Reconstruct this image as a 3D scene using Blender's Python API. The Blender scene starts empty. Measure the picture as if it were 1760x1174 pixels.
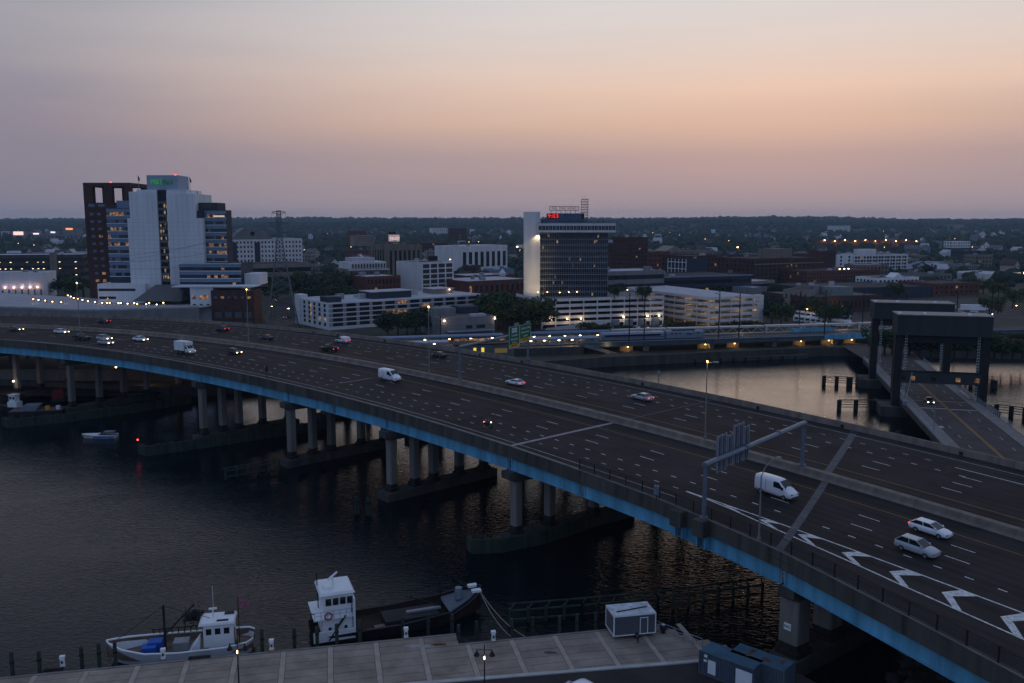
import bpy, math, random
import numpy as np
from mathutils import Vector, Matrix
random.seed(7)
R = math.radians
scene = bpy.context.scene
col = scene.collection
# ------------------------------------------------------------------ camera
FPX, YH, CAMH = 1500.0, 384.0, 50.0          # focal length and horizon row in 1760-px units, camera height in metres
PITCH = math.atan((587 - YH) / FPX)
cam = bpy.data.cameras.new('camera'); cam.sensor_width = 36; cam.lens = FPX / 1760 * 36
cam.clip_start = 1; cam.clip_end = 40000
camo = bpy.data.objects.new('camera', cam); col.objects.link(camo)
camo.location = (0, 0, CAMH); camo.rotation_euler = (math.pi / 2 - PITCH, 0, 0)
scene.camera = camo
# ------------------------------------------------------------------ sky (dusk, sun just under the horizon to the right)
SUN_AZ = R(17)                               # to the right of +Y
W = bpy.data.worlds.new('World'); scene.world = W; W.use_nodes = True
nt = W.node_tree; nt.nodes.clear()
def N(t, **k):
    n = nt.nodes.new(t)
    for a, b in k.items(): setattr(n, a, b)
    return n
def ramp(stops):
    r = N('ShaderNodeValToRGB'); e = r.color_ramp.elements
    while len(e) < len(stops): e.new(0.5)
    for i, (p, c) in enumerate(stops): e[i].position = p; e[i].color = (*[v * (1.15 if p < .4 else 1.0) for v in c], 1)   # the low sky glows; it dims towards the zenith
    return r
tc = N('ShaderNodeTexCoord'); sep = N('ShaderNodeSeparateXYZ'); nt.links.new(tc.outputs['Generated'], sep.inputs[0])
def M(op, a, b=None):
    n = N('ShaderNodeMath', operation=op)
    for i, v in enumerate((a, b)):
        if v is None: continue
        if isinstance(v, (int, float)): n.inputs[i].default_value = v
        else: nt.links.new(v, n.inputs[i])
    return n.outputs[0]
el = M('DIVIDE', M('ARCSINE', sep.outputs['Z']), math.pi / 2)          # elevation 0..1
el = M('MAXIMUM', el, 0.0)
sq = M('POWER', el, 0.5)                                              # finer steps near the horizon
def P_(deg): return math.sqrt(deg / 90)
warm = ramp([(P_(0), (.47, .375, .39)), (P_(2.2), (.43, .335, .355)), (P_(4.2), (.47, .345, .345)), (P_(6.2), (.69, .47, .375)), (P_(8.3), (.81, .585, .475)),
             (P_(11), (.755, .65, .60)), (P_(13.7), (.725, .69, .685)), (P_(25), (.40, .43, .50)), (P_(50), (.27, .35, .53)), (1, (.22, .31, .52))])
cool = ramp([(P_(0), (.29, .265, .335)), (P_(2.5), (.275, .245, .30)), (P_(6), (.29, .255, .315)), (P_(10), (.34, .325, .375)),
             (P_(14), (.37, .36, .41)), (P_(26), (.23, .27, .36)), (P_(50), (.235, .315, .51)), (1, (.22, .31, .52))])
anti = ramp([(P_(0), (.16, .20, .33)), (P_(6), (.21, .28, .46)), (P_(15), (.25, .345, .58)), (P_(40), (.24, .34, .57)), (1, (.22, .31, .52))])
for r in (warm, cool, anti): nt.links.new(sq, r.inputs[0]); r.color_ramp.interpolation = 'LINEAR'
# cosine of the angle in plan to the sunset
hl = M('MAXIMUM', M('SQRT', M('ADD', M('MULTIPLY', sep.outputs['X'], sep.outputs['X']), M('MULTIPLY', sep.outputs['Y'], sep.outputs['Y']))), 1e-4)
cs = M('DIVIDE', M('ADD', M('MULTIPLY', sep.outputs['X'], math.sin(SUN_AZ)), M('MULTIPLY', sep.outputs['Y'], math.cos(SUN_AZ))), hl)
mr = N('ShaderNodeMapRange', interpolation_type='SMOOTHSTEP'); mr.inputs[1].default_value = .66; mr.inputs[2].default_value = 1.0
nt.links.new(cs, mr.inputs[0])
# thin, barely visible streaks of high haze
mp = N('ShaderNodeMapping'); mp.inputs['Scale'].default_value = (1.2, 1.2, 16); nt.links.new(tc.outputs['Generated'], mp.inputs[0])
nz = N('ShaderNodeTexNoise'); nz.inputs['Scale'].default_value = 1.6; nz.inputs['Detail'].default_value = 3; nt.links.new(mp.outputs[0], nz.inputs[0])
fac = M('ADD', mr.outputs[0], M('MULTIPLY', M('SUBTRACT', nz.outputs[0], .5), .42))
mx = N('ShaderNodeMix', data_type='RGBA'); mx.clamp_factor = True
nt.links.new(fac, mx.inputs[0])
mr2 = N('ShaderNodeMapRange', interpolation_type='SMOOTHSTEP'); mr2.inputs[1].default_value = -.5; mr2.inputs[2].default_value = .62; nt.links.new(cs, mr2.inputs[0])
mx0 = N('ShaderNodeMix', data_type='RGBA'); nt.links.new(mr2.outputs[0], mx0.inputs[0]); nt.links.new(anti.outputs[0], mx0.inputs[6]); nt.links.new(cool.outputs[0], mx0.inputs[7])
nt.links.new(mx0.outputs[2], mx.inputs[6]); nt.links.new(warm.outputs[0], mx.inputs[7])
sky = N('ShaderNodeTexSky', sky_type='NISHITA'); sky.sun_disc = False
sky.sun_elevation = R(1.0); sky.sun_rotation = SUN_AZ; sky.dust_density = 4; sky.ozone_density = 2
bg1 = N('ShaderNodeBackground'); bg1.inputs[1].default_value = 0.02; nt.links.new(sky.outputs[0], bg1.inputs[0])
bg2 = N('ShaderNodeBackground'); bg2.inputs[1].default_value = 0.95; nt.links.new(mx.outputs[2], bg2.inputs[0])
ad = N('ShaderNodeAddShader'); out = N('ShaderNodeOutputWorld')
nt.links.new(bg1.outputs[0], ad.inputs[0]); nt.links.new(bg2.outputs[0], ad.inputs[1]); nt.links.new(ad.outputs[0], out.inputs[0])
sun = bpy.data.lights.new('sun', 'SUN'); sun.energy = 0.04; sun.angle = R(20); sun.color = (1, .72, .5)
suno = bpy.data.objects.new('sun', sun); col.objects.link(suno)
_d = Vector((-math.sin(SUN_AZ), -math.cos(SUN_AZ), -math.tan(R(6))))
suno.rotation_euler = _d.to_track_quat('-Z', 'Y').to_euler(); suno.location = (0, 0, 200)
scene.view_settings.view_transform = 'Standard'; scene.view_settings.look = 'None'
scene.view_settings.exposure = -0.2; scene.view_settings.gamma = 1; scene.view_settings.use_curve_mapping = False
scene.render.engine = 'CYCLES'; cy = scene.cycles
cy.use_denoising = True; cy.max_bounces = 6; cy.diffuse_bounces = 3; cy.glossy_bounces = 3; cy.transmission_bounces = 3
cy.volume_bounces = 1; cy.caustics_reflective = False; cy.caustics_refractive = False; cy.sample_clamp_indirect = 4
# ------------------------------------------------------------------ helpers: places
def ray(x, y):
    u, v = (x - 880) / FPX, (587 - y) / FPX
    return (u, math.cos(PITCH) + v * math.sin(PITCH), -math.sin(PITCH) + v * math.cos(PITCH))
def P(x, y, z=3.0):
    "world point at height z seen at (x, y) of the photograph"
    d = ray(x, y); t = (z - CAMH) / d[2]
    return Vector((d[0] * t, d[1] * t, z))
def A(x, y, Y):
    "world point at distance Y seen at (x, y) of the photograph"
    d = ray(x, y); t = Y / d[1]
    return Vector((d[0] * t, Y, CAMH + d[2] * t))
def YB(y, z=3.0): return P(880, y, z).y
# ------------------------------------------------------------------ helpers: materials
MATS = {}
def mat(name, c, rough=.75, var=.22, scale=.6, bump=0.0, metal=0.0, streak=False, c2=None, spec=.15):
    if name in MATS: return MATS[name]
    m = bpy.data.materials.new(name); m.use_nodes = True; t = m.node_tree; b = t.nodes['Principled BSDF']
    b.inputs['Roughness'].default_value = rough; b.inputs['Metallic'].default_value = metal
    b.inputs['Specular IOR Level'].default_value = spec
    g = t.nodes.new('ShaderNodeNewGeometry'); src = g.outputs['Position']
    if streak:
        mp = t.nodes.new('ShaderNodeMapping'); mp.inputs['Scale'].default_value = (1, 1, .12); t.links.new(src, mp.inputs[0]); src = mp.outputs[0]
    n = t.nodes.new('ShaderNodeTexNoise'); n.inputs['Scale'].default_value = scale; n.inputs['Detail'].default_value = 6; n.inputs['Roughness'].default_value = .62
    t.links.new(src, n.inputs['Vector'])
    r = t.nodes.new('ShaderNodeValToRGB'); e = r.color_ramp.elements
    e[0].position = .3; e[1].position = .72
    lo = tuple(max(0, v * (1 - var)) for v in c); hi = tuple(min(1, v * (1 + var)) for v in (c2 or c))
    e[0].color = (*lo, 1); e[1].color = (*hi, 1)
    t.links.new(n.outputs[0], r.inputs[0]); t.links.new(r.outputs[0], b.inputs['Base Color'])
    if bump:
        n2 = t.nodes.new('ShaderNodeTexNoise'); n2.inputs['Scale'].default_value = scale * 9; n2.inputs['Detail'].default_value = 4; t.links.new(src, n2.inputs['Vector'])
        bp = t.nodes.new('ShaderNodeBump'); bp.inputs['Strength'].default_value = bump; bp.inputs['Distance'].default_value = .05
        t.links.new(n2.outputs[0], bp.inputs['Height']); t.links.new(bp.outputs[0], b.inputs['Normal'])
    MATS[name] = m; return m
def glow(name, c, s, vary=0.0):
    if name in MATS: return MATS[name]
    m = bpy.data.materials.new(name); m.use_nodes = True; t = m.node_tree; b = t.nodes['Principled BSDF']
    b.inputs['Base Color'].default_value = (.05, .05, .05, 1); b.inputs['Emission Color'].default_value = (*c, 1); b.inputs['Emission Strength'].default_value = s
    if vary:                                    # blinds, desks and lamps behind a lit pane
        g = t.nodes.new('ShaderNodeNewGeometry'); n = t.nodes.new('ShaderNodeTexNoise'); n.inputs['Scale'].default_value = vary; n.inputs['Detail'].default_value = 2
        t.links.new(g.outputs['Position'], n.inputs['Vector'])
        mr = t.nodes.new('ShaderNodeMapRange'); mr.inputs[1].default_value = .38; mr.inputs[2].default_value = .68; mr.inputs[3].default_value = .08 * s; mr.inputs[4].default_value = s * 1.3
        t.links.new(n.outputs[0], mr.inputs[0]); t.links.new(mr.outputs[0], b.inputs['Emission Strength'])
    MATS[name] = m; return m
def glass(name, c=(.02, .025, .03), rough=.08, spec=.6):
    return mat(name, c, rough, .5, .25, spec=spec)
# ------------------------------------------------------------------ helpers: objects
def tag(o, label=None, cat=None, group=None, kind=None):
    if label: o['label'] = label
    if cat: o['category'] = cat
    if group: o['group'] = group
    if kind: o['kind'] = kind
    return o
def empty(name, loc=(0, 0, 0), rz=0, label=None, cat=None, group=None):
    o = bpy.data.objects.new(name, None); o.empty_display_size = .5; col.objects.link(o)
    o.location = loc; o.rotation_euler = (0, 0, rz); return tag(o, label, cat, group)
class MB:
    def __init__(s): s.v = []; s.f = []; s.m = []; s.cur = 0
    def add(s, vs, fs):
        k = len(s.v); s.v += [tuple(p) for p in vs]; s.f += [tuple(i + k for i in f) for f in fs]; s.m += [s.cur] * len(fs)
    def box(s, x0, x1, y0, y1, z0, z1):
        s.add([(x0, y0, z0), (x1, y0, z0), (x1, y1, z0), (x0, y1, z0), (x0, y0, z1), (x1, y0, z1), (x1, y1, z1), (x0, y1, z1)],
              [(0, 3, 2, 1), (4, 5, 6, 7), (0, 1, 5, 4), (1, 2, 6, 5), (2, 3, 7, 6), (3, 0, 4, 7)])
    def frustum(s, a, b, z0, z1):            # a, b = (x0, x1, y0, y1) below and above
        s.add([(a[0], a[2], z0), (a[1], a[2], z0), (a[1], a[3], z0), (a[0], a[3], z0), (b[0], b[2], z1), (b[1], b[2], z1), (b[1], b[3], z1), (b[0], b[3], z1)],
              [(0, 3, 2, 1), (4, 5, 6, 7), (0, 1, 5, 4), (1, 2, 6, 5), (2, 3, 7, 6), (3, 0, 4, 7)])
    def bar(s, p, q, r, n=6, r2=None, cap=True):
        p, q = Vector(p), Vector(q); d = (q - p).normalized(); u = d.orthogonal().normalized(); w = d.cross(u)
        r2 = r if r2 is None else r2; vs = []
        for c, rr in ((p, r), (q, r2)):
            for i in range(n):
                a = 2 * math.pi * (i + .5) / n; vs.append(c + u * math.cos(a) * rr + w * math.sin(a) * rr)
        fs = [(i, (i + 1) % n, n + (i + 1) % n, n + i) for i in range(n)]
        if cap: fs += [tuple(range(n - 1, -1, -1)), tuple(range(n, 2 * n))]
        s.add(vs, fs)
    def prism(s, poly, z0, z1):              # poly counter-clockwise from above
        n = len(poly)
        s.add([(p[0], p[1], z0) for p in poly] + [(p[0], p[1], z1) for p in poly],
              [tuple(range(n - 1, -1, -1)), tuple(range(n, 2 * n))] + [(i, (i + 1) % n, n + (i + 1) % n, n + i) for i in range(n)])
    def loft(s, rings, cap=True, closed=True):
        n = len(rings[0]); k = n if closed else n - 1; vs = [p for r in rings for p in r]; fs = []
        for j in range(len(rings) - 1):
            fs += [(j * n + i, j * n + (i + 1) % n, (j + 1) * n + (i + 1) % n, (j + 1) * n + i) for i in range(k)]
        if cap: fs += [tuple(range(n - 1, -1, -1)), tuple(range((len(rings) - 1) * n, len(rings) * n))]
        s.add(vs, fs)
    def build(s, name, m, parent=None, smooth=False, label=None, cat=None, group=None, kind=None):
        me = bpy.data.meshes.new(name); me.from_pydata(s.v, [], s.f); 
        ms = m if isinstance(m, (list, tuple)) else [m]
        for x in ms: me.materials.append(x)
        if len(ms) > 1: me.polygons.foreach_set('material_index', s.m)
        if smooth: me.polygons.foreach_set('use_smooth', [True] * len(me.polygons))
        me.update(); o = bpy.data.objects.new(name, me); col.objects.link(o); o.parent = parent
        return tag(o, label, cat, group, kind)
_u = MB(); _u.box(-.5, .5, -.5, .5, -.5, .5); _uo = _u.build('unit', mat('plain', (.5, .5, .5)))
UNIT = _uo.data; bpy.data.objects.remove(_uo)
_u = MB(); _u.bar((0, 0, 0), (0, 0, 1), 1, 8); _uo = _u.build('unit', MATS['plain'], smooth=False); ROD = _uo.data; bpy.data.objects.remove(_uo)
def inst(me, name, m, parent=None):
    o = bpy.data.objects.new(name, me); col.objects.link(o); o.parent = parent
    o.material_slots[0].link = 'OBJECT'; o.material_slots[0].material = m; return o
def box(name, parent, x0, x1, y0, y1, z0, z1, m, rz=0):
    o = inst(UNIT, name, m, parent); o.location = ((x0 + x1) / 2, (y0 + y1) / 2, (z0 + z1) / 2)
    o.scale = (abs(x1 - x0), abs(y1 - y0), abs(z1 - z0)); o.rotation_euler = (0, 0, rz); return o
def rod(name, parent, p, q, r, m):
    o = inst(ROD, name, m, parent); p, q = Vector(p), Vector(q); d = q - p
    o.location = p; o.rotation_euler = d.to_track_quat('Z', 'Y').to_euler(); o.scale = (r, r, d.length); return o
def copy_tree(o, parent=None):
    c = o.copy(); col.objects.link(c); c.parent = parent
    for ch in list(o.children): copy_tree(ch, c)
    return c
ORD = ['first', 'second', 'third', 'fourth', 'fifth', 'sixth', 'seventh', 'eighth', 'ninth', 'tenth', 'eleventh', 'twelfth', 'thirteenth', 'fourteenth',
       'fifteenth', 'sixteenth', 'seventeenth', 'eighteenth', 'nineteenth', 'twentieth'] + ['twenty-' + a for a in ('first', 'second', 'third', 'fourth', 'fifth', 'sixth', 'seventh', 'eighth', 'ninth')] + ['thirtieth'] + ['thirty-' + a for a in ('first', 'second', 'third', 'fourth', 'fifth', 'sixth', 'seventh', 'eighth', 'ninth')] + ['fortieth'] + ['forty-' + a for a in ('first', 'second', 'third', 'fourth', 'fifth', 'sixth', 'seventh', 'eighth', 'ninth')]
def point_light(name, loc, e, c=(1, .62, .28), r=.15, parent=None):
    l = bpy.data.lights.new(name, 'POINT'); l.energy = e; l.color = c; l.shadow_soft_size = r
    o = bpy.data.objects.new(name, l); col.objects.link(o); o.location = loc; o.parent = parent; return o
# ------------------------------------------------------------------ common materials
asphalt = mat('asphalt', (.045, .038, .036), .85, .28, .25, .25)
asphalt2 = mat('asphalt_old', (.082, .070, .066), .9, .3, .3, .25)
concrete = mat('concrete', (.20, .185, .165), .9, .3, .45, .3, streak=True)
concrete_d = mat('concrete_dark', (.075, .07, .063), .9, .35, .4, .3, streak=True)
concrete_l = mat('concrete_light', (.44, .43, .41), .85, .2, .4, .2)
paint_w = mat('paint_white', (.62, .61, .59), .8, .45, 2.6)
paint_y = mat('paint_yellow', (.40, .20, .06), .7, .3, 2.0)
steel_b = mat('steel_blue', (.12, .35, .50), .55, .38, .6, streak=True)
steel_g = mat('steel_grey', (.22, .26, .31), .45, .2, .6, metal=.3)
steel_d = mat('steel_dark', (.022, .023, .025), .6, .3, .8)
black = mat('black_rubber', (.015, .015, .016), .7, .3, 3)
timber_g = mat('timber_green', (.040, .055, .042), .9, .45, 1.2, .4, streak=True)
timber_d = mat('timber_dark', (.032, .028, .025), .9, .4, 1.0, .4, streak=True)
white_p = mat('white_paint', (.78, .79, .80), .45, .07, .8)
glass_d = glass('glass_dark')
lit_w = glow('lit_window', (1, .48, .18), .34, .9)
lit_c = glow('lit_window_cool', (1, .70, .42), .36, .8)
lamp_y = glow('lamp_warm', (1, .62, .25), 14)
lamp_w = glow('lamp_white', (1, .86, .68), 14)
red_l = glow('lamp_red', (1, .05, .04), 6)
# ================================================================== SETTING: water, ground, quay
WATER = bpy.data.materials.new('river_water'); WATER.use_nodes = True
def _water():
    t = WATER.node_tree; b = t.nodes['Principled BSDF']
    b.inputs['Base Color'].default_value = (.004, .007, .009, 1); b.inputs['Roughness'].default_value = .06; b.inputs['IOR'].default_value = 1.24
    b.inputs['Specular IOR Level'].default_value = .5
    g = t.nodes.new('ShaderNodeNewGeometry')
    def nz(scale, sx, sy, rot, detail, dist):
        mp = t.nodes.new('ShaderNodeMapping'); mp.inputs['Scale'].default_value = (sx, sy, 1); mp.inputs['Rotation'].default_value = (0, 0, rot)
        t.links.new(g.outputs['Position'], mp.inputs[0])
        n = t.nodes.new('ShaderNodeTexNoise'); n.inputs['Scale'].default_value = scale; n.inputs['Detail'].default_value = detail; n.inputs['Distortion'].default_value = dist
        t.links.new(mp.outputs[0], n.inputs[0]); return n.outputs[0]
    def mth(op, a, c):
        n = t.nodes.new('ShaderNodeMath'); n.operation = op
        for i, v in enumerate((a, c)):
            if isinstance(v, (int, float)): n.inputs[i].default_value = v
            else: t.links.new(v, n.inputs[i])
        return n.outputs[0]
    small = nz(1.05, 1, 2.0, R(25), 4, .7); big = nz(.11, 1, 1.7, R(-15), 2, .3); gust = nz(.018, 1, 1.6, R(20), 3, .5)
    mr = t.nodes.new('ShaderNodeMapRange'); mr.inputs[1].default_value = .35; mr.inputs[2].default_value = .68; mr.inputs[3].default_value = .45; mr.inputs[4].default_value = 1.25
    t.links.new(gust, mr.inputs[0])
    h = mth('MULTIPLY', mth('ADD', mth('MULTIPLY', small, .85), mth('MULTIPLY', big, .6)), mr.outputs[0])
    # the basin behind the motorway lies sheltered; the open reach in front takes more wind
    sp = t.nodes.new('ShaderNodeSeparateXYZ'); t.links.new(g.outputs['Position'], sp.inputs[0])
    sh = t.nodes.new('ShaderNodeMapRange'); sh.inputs[1].default_value = 150; sh.inputs[2].default_value = 235; sh.inputs[3].default_value = 1.35; sh.inputs[4].default_value = .75
    t.links.new(sp.outputs['Y'], sh.inputs[0]); h = mth('MULTIPLY', h, sh.outputs[0])
    bp = t.nodes.new('ShaderNodeBump'); bp.inputs['Strength'].default_value = 1.0; bp.inputs['Distance'].default_value = .085
    t.links.new(h, bp.inputs['Height']); t.links.new(bp.outputs[0], b.inputs['Normal'])
_water()
w = MB(); w.add([(-4000, -400, 0), (2500, -400, 0), (2500, 1500, 0), (-4000, 1500, 0)], [(0, 1, 2, 3)]); w.build('water', WATER, kind='structure')
earth = mat('earth', (.045, .05, .035), .95, .4, .02, .0, c2=(.075, .07, .055))
SHORE = [(-4000, 262), (-170, 262), (-140, 256), (-98, 247), (-78, 258), (-40, 271), (0, 290), (34, 304), (118, 329), (190, 321), (270, 332), (420, 372), (4000, 700)]
def land():
    w = MB(); n = len(SHORE)
    w.prism([(x, y) for x, y in SHORE] + [(14000, 14000), (-14000, 14000)], -3, 3.0); w.build('ground', earth, kind='structure')
    wall = MB()
    for (x0, y0), (x1, y1) in zip(SHORE[1:], SHORE[2:-1]):
        d = Vector((x1 - x0, y1 - y0, 0)); L = d.length; d /= L; nn = Vector((d.y, -d.x, 0))
        a = Vector((x0, y0, 0)); b_ = Vector((x1, y1, 0))
        q = [a + nn * .6, b_ + nn * .6, b_ - nn * .5, a - nn * .5]
        wall.prism([(p.x, p.y) for p in q], -2, 3.45)
    wall.build('quay_wall', concrete_d, label='long grey concrete quay wall along the far riverbank', cat='quay wall')
    e = MB(); e.prism([(-420, -150), (700, -150), (700, 262), (265, 262), (172, 243), (150, 185), (104, 124), (78, 108), (60, 100.5), (51, 94.5), (44, 89.5), (39, 80), (33, 76), (26, 70), (-420, -30)], -3, 2.0)
    e.build('east_bank', earth, kind='structure')
land()
# ------------------------------------------------------------------ near quay, paved
QO = Vector((-53.5, 86.6, 0)); QD = Vector((.9785, .2063, 0)).normalized(); QN = Vector((QD.y, -QD.x, 0))   # along the edge, inland
def Q(u, v, z=2.5): p = QO + QD * u + QN * v; return Vector((p.x, p.y, z))
pave = mat('quay_paving', (.29, .235, .19), .9, .35, .3, .3); pave_l = mat('paver_strip', (.40, .33, .27), .9, .2, .8, .3)
def quay():
    UE = (Vector((-6.6, 96.6, 0)) - QO).dot(QD)            # where the edge steps back
    UE2 = (Vector((18.2, 97.6, 0)) - QO).dot(QD)
    b_ = MB()
    pts = [Q(-260, 0), Q(UE, 0), Q(UE, 2.6), Q(UE2, 2.6), Vector((21.8, 92, 0)), Vector((28, 88.8, 0)), Vector((31, 85.6, 0)), Vector((33.5, 76, 0)), Vector((36, 40, 0)), Q(-260, 60)]
    b_.prism([(p.x, p.y) for p in pts][::-1], -2.5, 2.46)
    root = b_.build('quay', mat('quay_base', (.06, .055, .05), .9), kind='structure')
    # paving: rows of long slabs between pale strips that run inland
    u = -12.0; k = 0
    step, sw = 5.1, .62
    while u < UE2 + 4:
        v0 = .35 if u + step < UE + .5 else 2.95
        if u < UE < u + step - sw and v0 > 2:
            for va, vb in ((.35, 1.6), (1.6, 2.92)):
                c = Q((u + UE) / 2, (va + vb) / 2); o = inst(UNIT, 'paving_slab', pave, root); o.location = (c.x, c.y, 2.46); o.scale = (UE - u - .05, vb - va - .08, .08); o.rotation_euler = (0, 0, math.atan2(QD.y, QD.x))
        u1 = min(u + step - sw, UE2 + 6 - 0)
        v = v0
        while v < 14:
            v2 = v + (1.62 if v > v0 else 1.2)
            lim = UE2 + .86 * (v - 2.6)
            a0, a1 = u, min(u1, max(u, lim - .3))
            if a1 - a0 > .3 and not (u < UE and v0 > 2 and False):
                c = Q((a0 + a1) / 2, (v + v2) / 2)
                o = inst(UNIT, 'paving_slab', pave, root); o.location = (c.x, c.y, 2.46); o.scale = (a1 - a0 - .05, v2 - v - .08, .08); o.rotation_euler = (0, 0, math.atan2(QD.y, QD.x))
            v = v2
        if u1 + sw < UE2 + 3:
            c = Q(u1 + sw / 2, (v0 + 14) / 2); o = inst(UNIT, 'paver_strip', pave_l, root); o.location = (c.x, c.y, 2.465); o.scale = (sw - .04, 14 - v0, .08); o.rotation_euler = (0, 0, math.atan2(QD.y, QD.x))
        u += step
    c0, c1 = Q(-12, .17), Q(UE, .17); cb = MB()
    def strip(mb, a, b, w_, z0, z1):
        a, b = Vector((a.x, a.y, 0)), Vector((b.x, b.y, 0)); d = (b - a).normalized(); n = Vector((d.y, -d.x, 0)) * w_ / 2
        q = [a + n, b + n, b - n, a - n]; mb.prism([(p.x, p.y) for p in q], z0, z1)
    cop = MB(); strip(cop, c0, c1, .34, 2.3, 2.55); cop.build('coping', concrete, root)
    cop = MB(); strip(cop, Q(UE, 2.77), Q(UE2, 2.77), .34, 2.3, 2.55); cop.build('coping', concrete, root)
    return UE, UE2, strip, root
UE, UE2, strip, quay_root = quay()
# car park asphalt and its pale kerb inland of the paving (bottom right)
k0, k1 = P(600, 1185, 2.5), P(1212, 1136, 2.5)
kd = (k1 - k0).normalized(); kn = Vector((kd.y, -kd.x, 0))
a_ = MB(); q = [k0 + kn * .3, k1 + kn * .3 + kd * 7.2, k1 + kn * 8 + kd * 10.5, k1 + kn * 50 + kd * 12, k0 + kn * 50]; a_.prism([(p.x, p.y) for p in q][::-1], 2.40, 2.508); a_.build('car_park', asphalt, kind='structure')
nk = 9
for i in range(nk):
    a = k0.lerp(k1, i / nk); b = k0.lerp(k1, (i + 1) / nk) - kd * .03; m_ = MB(); strip(m_, a, b, .55, 2.3, 2.62); m_.build('kerb_stone', concrete_l, quay_root)
# ================================================================== HIGHWAY BRIDGE
_q = [-0.3435, 137.6964, -0.8302, -0.1528, 0.0224, -0.0155, 15.0327, -2.9864, -0.9462]
SS = np.arange(-420, 201, 1.0)
def th(s):
    s = np.clip(np.asarray(s, float), -270, 150) / 100; return _q[2] + _q[3] * s + _q[4] * s * s + _q[5] * s ** 3
def dz_(s):
    s = np.clip(np.asarray(s, float), -230, 200) / 100; return _q[6] + _q[7] * s + _q[8] * s * s
_T = th(SS + .5); _X = np.concatenate([[0], np.cumsum(np.cos(_T))])[:-1]; _Y = np.concatenate([[0], np.cumsum(np.sin(_T))])[:-1]
_i = int(np.argmin(abs(SS))); _X = _X - _X[_i] + _q[0]; _Y = _Y - _Y[_i] + _q[1]
def D(s, off, dz=0.0):
    "point on the deck: s along it, off across it from the near edge line, dz above it"
    t = float(th(s)); x = float(np.interp(s, SS, _X)); y = float(np.interp(s, SS, _Y))
    return Vector((x - math.sin(t) * off, y + math.cos(t) * off, float(dz_(s)) + .003 * off + dz))
def heading(s): return float(th(s))
def EN(s): return float(np.interp(s, [-400, -180, -93, -28, 4, 34, 54, 66, 81, 120, 200], [-5.5, -5.5, -5.4, -4.3, -4.1, -4.5, -6.2, -8.4, -11, -18, -30]))
EF = 52.9
S0, S1 = -400, 150
def sweep(prof, s0, s1, step=4.0):
    "prof(s) -> list of (off, dz), counter-clockwise seen along +s"
    n = max(1, int(math.ceil((s1 - s0) / step))); m = MB(); rings = []
    for i in range(n + 1):
        s = s0 + (s1 - s0) * i / n; rings.append([D(s, o, z) for o, z in prof(s)])
    m.loft(rings); return m
bridge = empty('highway_bridge', D(0, 20) * 1, 0, 'wide dark motorway viaduct with blue steel edge girder curving across the river', 'bridge')
bridge.location = (0, 0, 0)
road_m = bpy.data.materials.new('motorway_asphalt'); road_m.use_nodes = True
def _road():
    t = road_m.node_tree; b = t.nodes['Principled BSDF']; b.inputs['Roughness'].default_value = .8; b.inputs['Specular IOR Level'].default_value = .08
    at = t.nodes.new('ShaderNodeAttribute'); at.attribute_name = 'lane'; sp = t.nodes.new('ShaderNodeSeparateXYZ'); t.links.new(at.outputs['Vector'], sp.inputs[0])
    mp = t.nodes.new('ShaderNodeMapping'); mp.inputs['Scale'].default_value = (.02, .9, 1); t.links.new(at.outputs['Vector'], mp.inputs[0])
    n = t.nodes.new('ShaderNodeTexNoise'); n.inputs['Scale'].default_value = 1.0; n.inputs['Detail'].default_value = 5; t.links.new(mp.outputs[0], n.inputs[0])
    g = t.nodes.new('ShaderNodeNewGeometry'); n2 = t.nodes.new('ShaderNodeTexNoise'); n2.inputs['Scale'].default_value = .18; n2.inputs['Detail'].default_value = 8; t.links.new(g.outputs['Position'], n2.inputs[0])
    ad = t.nodes.new('ShaderNodeMath'); ad.operation = 'ADD'; t.links.new(n.outputs[0], ad.inputs[0]); t.links.new(n2.outputs[0], ad.inputs[1])
    r = t.nodes.new('ShaderNodeValToRGB'); e = r.color_ramp.elements; e[0].position = .38; e[0].color = (.023, .0185, .018, 1); e[1].position = .66; e[1].color = (.044, .036, .035, 1)
    hf = t.nodes.new('ShaderNodeMath'); hf.operation = 'MULTIPLY'; hf.inputs[1].default_value = .5; t.links.new(ad.outputs[0], hf.inputs[0])
    # wheel tracks in each lane and sealed patches
    tw = t.nodes.new('ShaderNodeMath'); tw.operation = 'MULTIPLY'; tw.inputs[1].default_value = 2 * math.pi / 1.84; t.links.new(sp.outputs['Y'], tw.inputs[0])
    sn = t.nodes.new('ShaderNodeMath'); sn.operation = 'SINE'; t.links.new(tw.outputs[0], sn.inputs[0]); sc = t.nodes.new('ShaderNodeMath'); sc.operation = 'MULTIPLY_ADD'; sc.inputs[1].default_value = .055
    t.links.new(sn.outputs[0], sc.inputs[0]); t.links.new(hf.outputs[0], sc.inputs[2])
    vo = t.nodes.new('ShaderNodeTexVoronoi'); vo.inputs['Scale'].default_value = .09; t.links.new(g.outputs['Position'], vo.inputs['Vector'])
    pm = t.nodes.new('ShaderNodeMath'); pm.operation = 'MULTIPLY_ADD'; pm.inputs[1].default_value = .11; vs = t.nodes.new('ShaderNodeSeparateColor'); t.links.new(vo.outputs['Color'], vs.inputs[0]); t.links.new(vs.outputs[0], pm.inputs[0]); t.links.new(sc.outputs[0], pm.inputs[2])
    t.links.new(pm.outputs[0], r.inputs[0]); t.links.new(r.outputs[0], b.inputs['Base Color'])
_road()
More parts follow.
